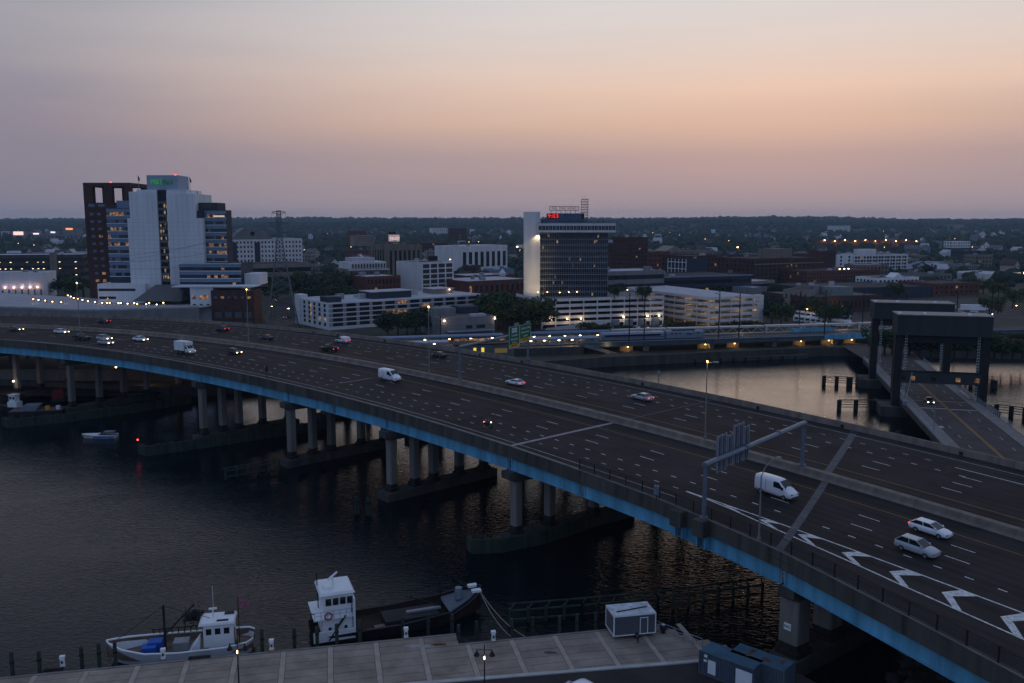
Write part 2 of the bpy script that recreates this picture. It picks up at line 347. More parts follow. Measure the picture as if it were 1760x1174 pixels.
def deck():
    m = MB(); ss = np.arange(S0, S1 + .1, 4.0); uv = []
    offs = [None, 0, 6, 12, 18, 22.5, 24.6, 30, 37, 45, EF]
    for s in ss:
        for o in offs: o = EN(s) if o is None else o; m.v.append(tuple(D(s, o, 0))); uv.append((s, o, 0))
    k = len(offs)
    for j in range(len(ss) - 1):
        for i in range(k - 1): m.f.append((j * k + i, (j + 1) * k + i, (j + 1) * k + i + 1, j * k + i + 1)); m.m.append(0)
    o = m.build('road_surface', road_m, bridge)
    a = o.data.attributes.new('lane', 'FLOAT_VECTOR', 'POINT'); a.data.foreach_set('vector', [c for p in uv for c in p])
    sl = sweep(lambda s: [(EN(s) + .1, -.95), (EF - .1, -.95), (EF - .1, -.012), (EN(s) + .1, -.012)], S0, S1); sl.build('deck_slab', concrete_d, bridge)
deck()
JOINTS = [-148, -60.5 + 3.5, 2.5]
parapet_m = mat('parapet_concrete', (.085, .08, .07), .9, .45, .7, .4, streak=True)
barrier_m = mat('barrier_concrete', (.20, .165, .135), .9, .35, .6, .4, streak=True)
SEG = [S0, -300, -220, -148, -93, -60.5, -45, -28.7, 4, 20, 38.8, 54.3, 90, S1]
for a, b in zip(SEG, SEG[1:]):
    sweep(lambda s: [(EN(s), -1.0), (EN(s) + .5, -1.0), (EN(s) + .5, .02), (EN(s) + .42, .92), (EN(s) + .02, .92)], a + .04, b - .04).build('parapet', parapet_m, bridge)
    sweep(lambda s: [(EN(s) - .04, .92), (EN(s) + .46, .92), (EN(s) + .46, 1.02), (EN(s) - .04, 1.02)], a + .04, b - .04).build('coping', concrete, bridge)
    g = sweep(lambda s: [(EN(s) + .55, -2.85), (EN(s) + .63, -2.85), (EN(s) + .63, -1.0), (EN(s) + .55, -1.0)], a + .15, b - .15)
    for z in (-2.9, -1.0):
        f = sweep(lambda s: [(EN(s) + .3, z - .03), (EN(s) + .9, z - .03), (EN(s) + .9, z + .05), (EN(s) + .3, z + .05)], a + .15, b - .15)
        g.add(f.v, f.f)
    g.build('edge_girder', steel_b, bridge)
    if a > -310:
        for off in (4.5, 10, 15.5, 21, 28, 34, 40, 46, 52.2):
            sweep(lambda s: [(off - .2, -2.6), (off + .2, -2.6), (off + .2, -.96), (off - .2, -.96)], a + .2, b - .2, 8).build('girder', steel_d, bridge)
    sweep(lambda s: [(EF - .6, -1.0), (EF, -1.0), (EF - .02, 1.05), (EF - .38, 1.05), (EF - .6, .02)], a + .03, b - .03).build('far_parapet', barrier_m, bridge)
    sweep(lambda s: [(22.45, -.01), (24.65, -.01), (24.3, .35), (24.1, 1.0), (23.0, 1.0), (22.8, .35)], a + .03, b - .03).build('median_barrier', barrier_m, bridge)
# web stiffeners of the blue girder near the joints
for s in SEG[2:-2]:
    for d in (-.5, .5): p = D(s + d, EN(s + d) + .5, -1.9); o = box('stiffener', bridge, p.x - .06, p.x + .06, p.y - .06, p.y + .06, p.z - .85, p.z + .85, steel_b, heading(s))
# ---- lane markings (each dash a piece)
def strip_mark(name, off0, off1, s0, s1, m, lift=.012):
    g = MB(); n = max(1, int((s1 - s0) / 4)); f0 = off0 if callable(off0) else (lambda s: off0); f1 = off1 if callable(off1) else (lambda s: off1)
    for i in range(n + 1):
        s = s0 + (s1 - s0) * i / n; g.v += [tuple(D(s, f0(s), lift)), tuple(D(s, f1(s), lift))]
    for i in range(n): g.f.append((2 * i, 2 * i + 2, 2 * i + 3, 2 * i + 1)); g.m.append(0)
    return g.build(name, m, bridge)
dash_me = {}
def dash(L, w_, s, off, m, name='lane_dash'):
    key = (L, w_)
    if key not in dash_me:
        g = MB(); g.add([(-L / 2, -w_ / 2, 0), (L / 2, -w_ / 2, 0), (L / 2, w_ / 2, 0), (-L / 2, w_ / 2, 0)], [(0, 1, 2, 3)]); o = g.build('dash', m); dash_me[key] = o.data; bpy.data.objects.remove(o)
    o = inst(dash_me[key], name, m, bridge); o.location = D(s, off, .014)
    sl = (float(dz_(s + 1)) - float(dz_(s - 1))) / 2; o.rotation_euler = (0, -math.atan(sl), heading(s)); return o
worn = mat('paint_worn', (.42, .42, .42), .75, .45, 2.5)
for off, ph in ((14.1, 7.2), (10.4, 8.3), (34.0, -26.4), (37.6, -26.6)):
    s = ph - 22 * 11.45
    while s < 92: dash(2.8, .17, s, off, paint_w if s < 25 or off > 30 else paint_w); s += 11.45
for off, ph, lim, mm in ((6.6, 4.1, 90, paint_w), (3.05, 7.4, 34, worn), (41.6, -33.2, 52, paint_w), (45.6, -33.0, 48, worn)):
    s = ph - 3.4 * 42
    while s < lim: dash(.95, .2, s, off, mm); s += 3.4
s = 53.2
while s < 92: dash(2.8, .17, s, 41.3, paint_w); s += 11.45
strip_mark('edge_line', -.08, .08, S0, 34, mat('paint_white_worn', (.40, .40, .39), .75, .4, 1.5)); strip_mark('edge_line', 49.2, 49.36, S0, 62, MATS['paint_white_worn'])
strip_mark('yellow_line', 17.92, 18.04, S0, S1, paint_y); strip_mark('yellow_line', 29.82, 29.94, S0, S1, paint_y)
strip_mark('solid_line', 45.0, 45.2, 49.3, 110, paint_w)
GL = lambda s: float(np.interp(s, [33, 39, 45, 50.5, 59.6, 66, 72.4, 80, 110], [2.95, 2.6, 1.6, .8, -.3, -1.2, -1.85, -2.6, -5.5]))
strip_mark('gore_line', 2.95, 3.2, 33, 110, paint_w); strip_mark('gore_line', lambda s: GL(s) - .1, lambda s: GL(s) + .14, 33, 110, paint_w)
def chevron(s, tipo):
    up, lo = 2.95, GL(s + 2.4) + .1; g = MB(); t = .75
    def q(a, b, c, d): g.add([D(*a, .014), D(*b, .014), D(*c, .014), D(*d, .014)], [(0, 1, 2, 3)])
    q((s, tipo), (s + t * 1.5, tipo), (s + 2.6, up), (s + .9, up)); q((s + 2.4 + .9, lo), (s + 2.4, lo), (s, tipo), (s + t * 1.5, tipo))
    g.build('chevron', paint_w, bridge)
for s, t in ((39.3, 2.75), (45.2, 2.2), (50.9, 1.9), (57.0, 1.35), (62.9, 1.0), (68.7, .8), (74.7, .4), (80.6, 0)): chevron(s, t)
joint_l = mat('joint_pale', (.30, .28, .29), .8, .25, 1.0); joint_d = mat('joint_grey', (.12, .115, .12), .85, .3, 1.0)
def joint(s0, o0, s1, o1, w_, m):
    g = MB(); n = 8; t = heading((s0 + s1) / 2)
    for i in range(n + 1):
        k = i / n; s = s0 + (s1 - s0) * k; o = o0 + (o1 - o0) * k
        g.v += [tuple(D(s - w_ / 2, o, .017)), tuple(D(s + w_ / 2, o, .017))]
    for i in range(n): g.f.append((2 * i, 2 * i + 1, 2 * i + 3, 2 * i + 2)); g.m.append(0)
    g.build('expansion_joint', m, bridge)
joint(1.9, -3.2, 2.3, 22.3, .75, joint_l); joint(2.3, 24.7, 2.6, 51.5, .25, joint_d)
joint(-56.8, -3.5, -56.2, 22.3, .22, joint_d); joint(-56.6, 6.9, -56.4, 14.2, .5, joint_l); joint(-56.2, 24.7, -56, 51.5, .18, joint_d)
joint(-151, -3.5, -150, 22.3, .25, joint_l); joint(52.3, -3.6, 42.0, 22.3, 1.0, joint_d); joint(40.5, 24.8, 30.4, 51.8, 1.15, joint_d)
for s, o in ((40.6, 25.6), (30.7, 50.9)): p = D(s, o, .02); box('joint_patch', bridge, p.x - .8, p.x + .8, p.y - .6, p.y + .6, p.z - .01, p.z + .012, black, heading(s))
# dark drain boxes along the far parapet
for s in (-118, -109, -92, -60, -47, -14, 12, 28, 47): p = D(s, EF - .62, .35); box('drain', bridge, p.x - .25, p.x + .25, p.y - .1, p.y + .1, p.z - .25, p.z + .25, steel_d, heading(s))
# ---- piers
def pier(s, offs, drift, fz=1.5, cap_end=None, wcol=1.5, farrow=True):
    def at(o): return D(s + drift * (o + 4), o)
    zc = float(dz_(s)) - 2.95
    def ob(mb, o0, o1, w_, z0, z1):
        a, b = at(o0), at(o1); strip(mb, a, b, w_, z0, z1)
    c = MB(); ob(c, offs[0] - 1.9 if cap_end is None else cap_end, offs[-1] + 1.2, 2.1, zc - 1.15, zc)
    a, b = at(offs[0] - .9), at(offs[-1] + 1.0); strip(c, a, b, 1.95, zc - 1.7, zc - 1.15)
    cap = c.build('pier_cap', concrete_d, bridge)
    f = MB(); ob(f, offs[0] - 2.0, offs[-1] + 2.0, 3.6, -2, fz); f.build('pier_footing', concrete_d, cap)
    for i, o in enumerate(offs):
        p = at(o); h = heading(s); m = MB()
        r = wcol / 2; r1 = r * 1.0; ch = .18
        poly = lambda r: [(r - ch, -r), (r, -r + ch), (r, r - ch), (r - ch, r), (-r + ch, r), (-r, r - ch), (-r, -r + ch), (-r + ch, -r)]
        m.prism(poly(r), 0, zc - 1.6 - fz); 
        m.prism(poly(r + .25), 0, .6)
        tm = MB(); tm.prism(poly(r + .015), .6, random.uniform(1.3, 1.8)); tm.prism(poly(r + .265), 0, .62); tk = tm.build('tide_mark', timber_d, cap); tk.location = (p.x, p.y, fz); tk.rotation_euler = (0, 0, h)
        k = m.build('pier_column', concrete, cap); k.location = (p.x, p.y, fz); k.rotation_euler = (0, 0, h)
    if farrow:
        offs2 = [28, 34.5, 41, 48]; c = MB(); ob(c, 26, 51.5, 2.1, zc - 1.2, zc + .1); cap2 = c.build('pier_cap', concrete_d, bridge)
        f = MB(); ob(f, 25.5, 51, 3.4, -2, fz); f.build('pier_footing', concrete_d, cap2)
        for o in offs2:
            p = at(o); k = copy_obj(k, cap2); k.location = (p.x, p.y, fz)
def copy_obj(o, parent=None):
    c = o.copy(); col.objects.link(c); c.parent = parent; return c
pier(-150, [-3.6, 4.0, 11, 18], .12); pier(-93.5, [-4.4, .3, 4.4, 10.5, 17.5], .13); pier(-60.3, [-4.0, .9, 5.4, 12.8, 19], .1)
pier(-27.5, [-3.8, 1.3, 5.6, 11.8, 18], .06); pier(4.6, [-2.9, 3.8, 13.2, 19], .1, cap_end=-5.0); pier(55.0, [-4.2, 2.5, 8, 14], .0, fz=2.0, wcol=2.5)
pier(-182, [-4, 3, 10, 17], .1); pier(-225, [-4, 3, 10, 17], .1); pier(-270, [-4, 3, 10, 17], .1)
# ================================================================== THINGS ON THE BRIDGE
def text_mesh(name, body, size, m, parent, loc, rot, depth=.02, sx=1.0, center=True):
    cu = bpy.data.curves.new(name, 'FONT'); cu.body = body; cu.size = size; cu.extrude = depth; cu.resolution_u = 2
    if center: cu.align_x = 'CENTER'; cu.align_y = 'CENTER'
    t = bpy.data.objects.new(name, cu); col.objects.link(t)
    me = bpy.data.meshes.new_from_object(t.evaluated_get(bpy.context.evaluated_depsgraph_get())); bpy.data.objects.remove(t)
    me.materials.clear(); me.materials.append(m)
    o = bpy.data.objects.new(name, me); col.objects.link(o); o.parent = parent; o.location = loc; o.rotation_euler = rot; o.scale = (sx, 1, 1); return o
# ---- gantries
galv = mat('gantry_steel', (.15, .185, .23), .45, .2, .8, metal=.2)
def gantry(name, label, p, q, h, r=.34):
    "frame in local space: x along the beam from post p to post q"
    d = q - p; L = Vector((d.x, d.y)).length; rz = math.atan2(d.y, d.x)
    root = empty(name, p, rz, label, 'sign gantry')
    dzq = q.z - p.z
    for x, z in ((0, 0), (L, dzq)):
        m = MB(); m.bar((0, 0, 0), (0, 0, h - z), .30, 10, .24); m.bar((0, 0, 0), (0, 0, .25), .5, 8)
        o = m.build('post', galv, root); o.location = (x, 0, z)
    m = MB(); rr = []
    for x in (-.3, L + .3): rr.append([(x, .42 * math.cos(a), h + .15 + .30 * math.sin(a)) for a in [2 * math.pi * i / 10 for i in range(10)]])
    m.loft(rr); m.build('beam', galv, root)
    for k in (.36, .70): o = rod('beam_flange', root, (L * k - .12, 0, h + .15), (L * k + .12, 0, h + .15), .5, galv)
    return root, L
p, q = D(42.6, -5.3, .95), D(37.6, 23.5, 1.0)
g1, L1 = gantry('sign_gantry', 'blue grey tube gantry seen from behind with ribbed sign panel backs over the near lanes', p, q, 6.6)
alu = mat('sign_aluminium', (.30, .30, .33), .5, .12, 1.5, metal=.3)
for (x0, x1, z0, z1) in ((3.9, 6.3, 5.0, 9.3), (6.45, 8.1, 5.3, 8.9), (8.25, 11.0, 5.2, 9.9), (11.1, 12.6, 5.1, 9.2)):
    o = box('sign_panel', g1, x0, x1, .62, .68, z0, z1, alu)
    n = int((x1 - x0) / .6)
    for i in range(n + 1):
        x = x0 + .15 + (x1 - x0 - .3) * i / n; box('rib', g1, x - .11, x + .11, .44, .61, z0 - .35 + .2 * (i % 2), z1 + .12 - .3 * (i % 2), galv if i % 2 else alu)
b1 = MB()
for s in (38.8, 42.6):                                                # concrete outriggers that carry the post
    pp = D(s, EN(s) - .55, 0); o = box('outrigger', bridge, pp.x - .85, pp.x + .85, pp.y - .7, pp.y + .7, pp.z - 1.1, pp.z + .93, parapet_m, heading(s))
    for dx in (-.6, .6): pz = D(s + dx, EN(s) - .1, -2.2); box('bracket_plate', bridge, pz.x - .08, pz.x + .08, pz.y - .5, pz.y + .5, pz.z - .5, pz.z + 1.0, steel_b, heading(s))
p, q = D(-38.8, 23.55, 1.0), D(-45.4, 52.6, 1.05)
g2, L2 = gantry('sign_gantry', 'blue gantry with two green exit signs over the far lanes', p, q, 6.9)
green = mat('sign_green', (.012, .15, .075), .5, .12, 1.0); sgn_y = mat('sign_yellow', (.72, .38, .02), .5, .12, 1.0); sgn_w = mat('sign_white', (.8, .82, .8), .5, .05, 1.0)
def sign(root, x0, x1, z0, z1, lines, tab, shields=()):
    w = x1 - x0; y = -.66
    pn = box('sign_panel', root, x0, x1, y, y + .1, z0, z1, green); xc = (x0 + x1) / 2
    box('exit_only_strip', root, x0 + .08, x1 - .08, y - .03, y + .0, z0 + .08, z0 + .85, sgn_y)
    text_mesh('lettering', 'EXIT ONLY', .55, black, root, (xc, y - .05, z0 + .46), (R(90), 0, 0), .01)
    for t, zz, sz, *dx in lines: text_mesh('lettering', t, sz, sgn_w, root, (xc + (dx[0] if dx else 0), y - .03, zz), (R(90), 0, 0), .01)
    box('exit_tab', root, x1 - 2.4, x1 - .1, y, y + .1, z1 + .03, z1 + .75, green); text_mesh('lettering', tab, .5, sgn_w, root, (x1 - 1.25, y - .03, z1 + .38), (R(90), 0, 0), .01)
    for t, xx in shields:
        box('route_shield', root, xx - .52, xx + .52, y - .03, y, z1 - 1.45, z1 - .4, sgn_w); text_mesh('lettering', t, .85, black, root, (xx, y - .05, z1 - .93), (R(90), 0, 0), .01)
    for a in (x0, x1): box('border', root, a - .03, a + .03, y - .02, y + .02, z0, z1, sgn_w)
    for a in (z0, z1): box('border', root, x0 + .03, x1 - .03, y - .02, y + .02, a - .03, a + .03, sgn_w)
xs = L2 * .66
sign(g2, xs, xs + 4.7, 4.2, 9.2, (('Trumbull', 7.1, .75), ('Waterbury', 6.2, .75), ('1/4 MILE', 5.4, .6)), 'EXIT 27A', (('25', xs + 1.75), ('8', xs + 3.0)))
sign(g2, xs + 4.95, xs + 10.2, 5.1, 9.1, (('Lafayette', 8.3, .75, -.75), ('Blvd', 8.3, .75, 1.65), ('Harbor', 7.35, .75, -.85), ('Yard', 7.35, .75, 1.05), ('1/2 MILE', 6.45, .6)), 'EXIT 27')
for dx in (0.6, 3.8, 6.0, 9.0): box('sign_hanger', g2, xs + dx - .08, xs + dx + .08, -.55, -.40, 4.4, 9.0, galv)
# ---- lamp posts
pole_m = mat('lamp_pole', (.26, .25, .22), .5, .15, 1.0, metal=.3)
def lamp_post(label, p, h, rz, lit=True, arm=1.1, cobra=False):
    root = empty('lamp_post', p, rz, label, 'lamp post', 'lamp posts on the motorway')
    m = MB(); m.bar((0, 0, 0), (0, 0, h), .13, 8, .07); m.bar((0, 0, 0), (0, 0, .5), .22, 8); m.build('pole', pole_m, root)
    if cobra:
        m = MB(); pts = [(0, 0, h - .1), (.5, 0, h + .9), (1.3, 0, h + 1.6), (2.0, 0, h + 1.85)]
        for a, b in zip(pts, pts[1:]): m.bar(a, b, .06, 6)
        m.build('arm', pole_m, root); m = MB(); m.frustum((1.9, 2.7, -.16, .16), (2.0, 2.6, -.1, .1), h + 1.74, h + 1.93); m.build('lamp_head', pole_m, root)
    else:
        rod('arm', root, (0, 0, h - .1), (arm, 0, h + .05), .05, pole_m); m = MB(); m.frustum((arm - .1, arm + .75, -.2, .2), (arm, arm + .65, -.14, .14), h - .05, h + .14); m.build('lamp_head', pole_m, root)
    if lit:
        o = box('lamp_glass', root, -.11, .11, -.11, .11, h + .02, h + .22, lamp_y)
        point_light('lamp_light', (.28, -.28, h - .25), 26, (1, .66, .25), .12, root)
    return root
lamp_post('lit lamp post on the median in front of the white stepped tower', D(-179, 23.55, 1.0), 13.5, heading(-179))
lamp_post('lit lamp post on the median in front of the brick office block', D(-112.5, 23.55, 1.0), 14.2, heading(-112))
lamp_post('lit lamp post on the median left of the gantry with green signs', D(-48.2, 23.55, 1.0), 14.6, heading(-48))
lamp_post('lit lamp post on the median in front of the open river', D(20.6, 23.55, 1.0), 12.6, heading(20) + .7)
lamp_post('unlit lamp post with curved arm on the near parapet beside the big gantry', D(51.0, -5.85, .95), 7.7, heading(51) + R(75), False, cobra=True)
# ---- small signs on the parapets
def post_sign(label, p, rz, h, panel):
    root = empty('road_sign', p, rz, label, 'road sign'); rod('post', root, (0, 0, 0), (0, 0, h), .06, steel_d)
    panel(root); return root
post_sign('small dark diamond marker sign on the near parapet', D(-67.1, -5.0, 1.0), heading(-67), 2.6, lambda r: (box('sign_panel', r, -.05, .05, -.3, .3, 1.7, 2.3, steel_d), box('sign_panel', r, -.05, .05, -.22, .22, 2.45, 2.8, steel_d)))
post_sign('small pale sign on a post at the far parapet above the river', D(-10.3, EF - .2, 1.0), heading(-10), 2.2, lambda r: box('sign_panel', r, -.4, .4, -.05, .05, 1.6, 2.7, alu))
post_sign('grey cabinet on a post behind the near chain link fence', D(34.6, -4.9, .9), heading(34), 2.0, lambda r: box('cabinet', r, -.28, .28, -.2, .2, .7, 1.9, steel_g))
# ---- chain link fence on the near parapet
def fence():
    fm = steel_d; s = 19.6; ps = []
    root = empty('chain_link_fence', D(19.6, EN(19.6) + .22, 1.0), 0, 'black chain link fence on the near parapet of the motorway bridge', 'fence'); o0 = root.location.copy()
    while s < 92:
        p = D(s, EN(s) + .22, 1.0); ps.append(p - o0); rod('fence_post', root, p - o0, p - o0 + Vector((0, 0, 1.55)), .085, fm); s += 3.0
    for z in (.06, 1.5):
        m = MB()
        for a, b in zip(ps, ps[1:]): m.bar(a + Vector((0, 0, z)), b + Vector((0, 0, z)), .035, 5)
        m.build('fence_rail', fm, root)
    m = MB()
    for a, b in zip(ps, ps[1:]):                                       # the wire weave
        for i in range(-5, 11):
            for sg in (1, -1):
                x0, x1 = i / 10., i / 10. + .48
                k0, k1 = max(x0, 0), min(x1, 1)
                if k1 - k0 < .04: continue
                z0, z1 = (k0 - x0) / .48 * 1.44, (k1 - x0) / .48 * 1.44
                if sg < 0: z0, z1 = 1.44 - z0, 1.44 - z1
                m.bar(a.lerp(b, k0) + Vector((0, 0, .06 + z0)), a.lerp(b, k1) + Vector((0, 0, .06 + z1)), .016, 3, cap=False)
    m.build('wire_mesh', fm, root, kind='stuff')
fence()
# ================================================================== VEHICLES
tail = glow('tail_light', (1, .06, .08), 1.6); tail_off = mat('tail_glass', (.30, .015, .015), .3, .1); head = glow('head_light', (1, .72, .42), 9.0); amber = glow('amber_light', (1, .5, .08), 5)
rim_m = mat('wheel_rim', (.35, .36, .38), .35, .1, 2, metal=.6); wglass = mat('car_glass', (.015, .018, .022), .05, .2, 1, spec=.7)
def paint(name, c, r=.28): return mat(name, c, r, .05, .5, spec=.6)
c_white, c_silver, c_black, c_dark, c_grey = paint('car_white', (.80, .81, .84)), paint('car_silver', (.42, .44, .47)), paint('car_black', (.018, .018, .022)), paint('car_dark_grey', (.05, .055, .065)), paint('car_grey', (.17, .18, .2))
_wm = MB(); _wm.bar((0, -.11, 0), (0, .11, 0), .33, 14); _wo = _wm.build('tyre', black); TYRE = _wo.data; bpy.data.objects.remove(_wo)
_wm = MB(); _wm.bar((0, -.125, 0), (0, .125, 0), .20, 10); _wo = _wm.build('rim', rim_m); RIM = _wo.data; bpy.data.objects.remove(_wo)
def wheels(root, xs, hw, r=.33):
    for x in xs:
        for y in (-hw, hw):
            o = bpy.data.objects.new('wheel', TYRE); col.objects.link(o); o.parent = root; o.location = (x, y, r); o.scale = (r / .33,) * 3
            k = bpy.data.objects.new('rim', RIM); col.objects.link(k); k.parent = o
def ring(x, hw, z0, z1, top=.86, r=.14):
    return [(x, -hw * .9, z0), (x, hw * .9, z0), (x, hw, z0 + r), (x, hw, z1 - r), (x, hw * top, z1), (x, -hw * top, z1), (x, -hw, z1 - r), (x, -hw, z0 + r)]
def lights(root, L, hw, zf, zr, on, brake, xf=None):
    for y in (-1, 1):
        box('headlight', root, L / 2 - .14, L / 2 + .015, y * hw * .72 - .17, y * hw * .72 + .17, zf - .08, zf + .08, head if on else alu)
        box('tail_light', root, -L / 2 - .012, -L / 2 + .12, y * hw * .78 - .14, y * hw * .78 + .14, zr - .1, zr + .12, tail if brake else tail_off)
STY = {  # length, half width, belt height, roof height, stations of the hull, cabin base and roof x, hood height
    'sedan': (4.7, .9, .98, 1.44, (-1.85, 1.0), (-1.05, .2), .86, 1.0), 'coupe': (4.4, .9, .95, 1.33, (-1.9, .85), (-.85, .1), .84, .92),
    'hatch': (4.1, .88, 1.0, 1.5, (-1.98, .95), (-1.55, .2), .92, 1.0), 'suv': (4.7, .96, 1.14, 1.70, (-2.22, 1.15), (-1.55, .12), 1.06, 1.14), 'wagon': (4.75, .94, 1.04, 1.50, (-2.22, 1.2), (-1.5, .1), .95, 1.04)}
def subd(o, lv=2):
    k = o.modifiers.new('round', 'SUBSURF'); k.levels = lv; k.render_levels = lv; return o
def car(kind, body, s, off, back, label, name='car', cat='car', group='cars on the motorway', on=None, brake=None, place=None, rz=None):
    L, hw, zb, zr, cb, cr, zh, zt = STY[kind]
    p = place or D(s, off, .02); h = rz if rz is not None else heading(s) + (math.pi if back else 0)
    root = empty(name, p, h, label, cat, group)
    if place is None: sl = (float(dz_(s + 1)) - float(dz_(s - 1))) / 2 * (-1 if back else 1); root.rotation_euler = (0, -math.atan(sl), h)
    on = (not back) if on is None else on; brake = back if brake is None else brake
    m = MB(); H = L / 2
    m.loft([ring(-H, hw * .88, .40, zt * .9), ring(-H + .03, hw * .9, .36, zt * .94), ring(-H + .14, hw * .96, .26, zt), ring(cb[0], hw, .22, zb), ring(-.6, hw, .2, zb), ring(cb[1], hw, .2, zb), ring(cb[1] + .5, hw * .99, .2, zh + .02), ring(H - .4, hw * .97, .23, zh * .93), ring(H - .14, hw * .93, .26, zh * .86), ring(H - .03, hw * .89, .32, zh * .78), ring(H, hw * .87, .36, zh * .74)])
    subd(m.build('body', body, root, smooth=True), 1)
    g = MB(); t = .76
    g.loft([[(cb[0], -hw * .84, zb - .03), (cb[1], -hw * .84, zb - .03), (cb[1], hw * .84, zb - .03), (cb[0], hw * .84, zb - .03)],
            [(cr[0], -hw * t, zr - .05), (cr[1], -hw * t, zr - .05), (cr[1], hw * t, zr - .05), (cr[0], hw * t, zr - .05)]])
    g.build('window_glass', wglass, root)
    r = MB(); r.loft([[(cr[0] - .1, -hw * t - .02, zr - .06), (cr[1] + .1, -hw * t - .02, zr - .06), (cr[1] + .1, hw * t + .02, zr - .06), (cr[0] - .1, hw * t + .02, zr - .06)],
                      [(cr[0] + .12, -hw * .62, zr), (cr[1] - .15, -hw * .62, zr), (cr[1] - .15, hw * .62, zr), (cr[0] + .12, hw * .62, zr)]]); r.build('roof', body, root)
    pm = MB(); xm = (cb[0] + cb[1]) / 2 - .05; xm2 = (cr[0] + cr[1]) / 2
    for y in (-1, 1):
        for a, b in ((cb[0], cr[0]), (xm, xm2), (cb[1], cr[1])): pm.bar((a, y * hw * .85, zb - .02), (b, y * (hw * t + .01), zr - .04), .045, 4)
    pm.build('pillars', body, root)
    lights(root, L, hw, zh * .70, zt * .78, on, brake); wheels(root, (-L * .29, L * .30), hw - .1)
    for y in (-1, 1): box('mirror', root, cb[1] - .35, cb[1] - .2, y * (hw + .04) - .1, y * (hw + .04) + .1, zb - .03, zb + .12, body)
    return root
def van(body, s, off, back, label, L=5.9, hw=1.0, H=2.55, hood=1.0, on=False, brake=None):
    h = heading(s) + (math.pi if back else 0); root = empty('van', D(s, off, .02), h, label, 'van', 'vans on the motorway')
    sl = (float(dz_(s + 1)) - float(dz_(s - 1))) / 2 * (-1 if back else 1); root.rotation_euler = (0, -math.atan(sl), h)
    x = L / 2; m = MB(); hz = H * .5
    m.loft([ring(-x, hw * .93, .35, H - .12, .84), ring(-x + .1, hw * .98, .28, H - .02, .84), ring(x - hood - 1.45, hw, .26, H, .84), ring(x - hood - .95, hw, .26, H - .12, .84), ring(x - hood + .12, hw, .28, hz + .12, .88), ring(x - .3, hw * .97, .32, hz - .1, .86), ring(x - .1, hw * .93, .36, hz - .22, .86), ring(x - .01, hw * .9, .42, hz - .34, .86)])
    subd(m.build('body', body, root, smooth=True), 1)
    xa, xb = x - hood - 1.02, x - hood + .06; w = MB(); e = .025
    w.add([(xb + e, -hw * .80, hz + .14 + e), (xb + e, hw * .80, hz + .14 + e), (xa + .12 + e, hw * .78, H - .18 + e), (xa + .12 + e, -hw * .78, H - .18 + e)], [(0, 1, 2, 3)]); w.build('windscreen', wglass, root)
    for y in (-1, 1):
        g = MB(); yy = y * (hw + .012); q = [(xa - .75, yy, hz + .18), (xb - .25, yy, hz + .12), (xa + .05, yy * .985, H - .32), (xa - .75, yy * .985, H - .32)]
        g.add(q, [(0, 1, 2, 3) if y < 0 else (3, 2, 1, 0)]); g.build('side_window', wglass, root)
        box('mirror', root, xb - .5, xb - .3, y * (hw + .14) - .12, y * (hw + .14) + .12, hz + .1, hz + .45, black)
        box('door_seam', root, -x * .35 - .015, -x * .35 + .015, y * (hw + .004) - .01, y * (hw + .004) + .01, .5, H - .35, c_grey)
    lights(root, L, hw, hz - .3, .95, on, bool(back) if brake is None else brake); wheels(root, (-L * .30, L * .31), hw - .1, .36)
    box('bumper', root, x - .2, x + .06, -hw * .82, hw * .82, .32, .62, c_dark)
    return root
def box_truck(s, off, label):
    root = empty('box_truck', D(s, off, .02), heading(s), label, 'truck'); root.scale = (.88, .9, .9)
    o = box('cargo_box', root, -3.4, 1.35, -1.2, 1.2, .95, 3.5, white_p)
    for x in (-3.4, 1.35):
        for y in (-1.2, 1.2): box('corner_trim', root, x - .05, x + .05, y - .05, y + .05, .95, 3.53, alu)
    box('overcab', root, 1.36, 2.1, -1.15, 1.15, 2.6, 3.46, white_p)
    m = MB(); m.loft([ring(1.4, 1.0, .5, 2.45, .82), ring(2.0, 1.0, .45, 2.45, .82), ring(2.75, 1.0, .45, 1.55, .88), ring(3.5, .93, .45, 1.3, .88), ring(3.62, .85, .5, 1.15, .88)]); m.build('cab', white_p, root)
    w = MB(); w.add([(2.73, -.82, 1.62), (2.73, .82, 1.62), (2.08, .78, 2.4), (2.08, -.78, 2.4)], [(0, 1, 2, 3)]); w.build('windscreen', wglass, root)
    for y in (-1, 1):
        g = MB(); yy = y * 1.015; g.add([(1.55, yy, 1.6), (2.6, yy, 1.55), (2.1, yy, 2.25), (1.55, yy, 2.25)], [(0, 1, 2, 3) if y < 0 else (3, 2, 1, 0)]); g.build('side_window', wglass, root)
    box('chassis', root, -3.3, 1.4, -.5, .5, .55, .94, black); lights(root, 7.2, 1.0, .95, 1.05, True, False); wheels(root, (-2.2, 2.5), .95, .42)
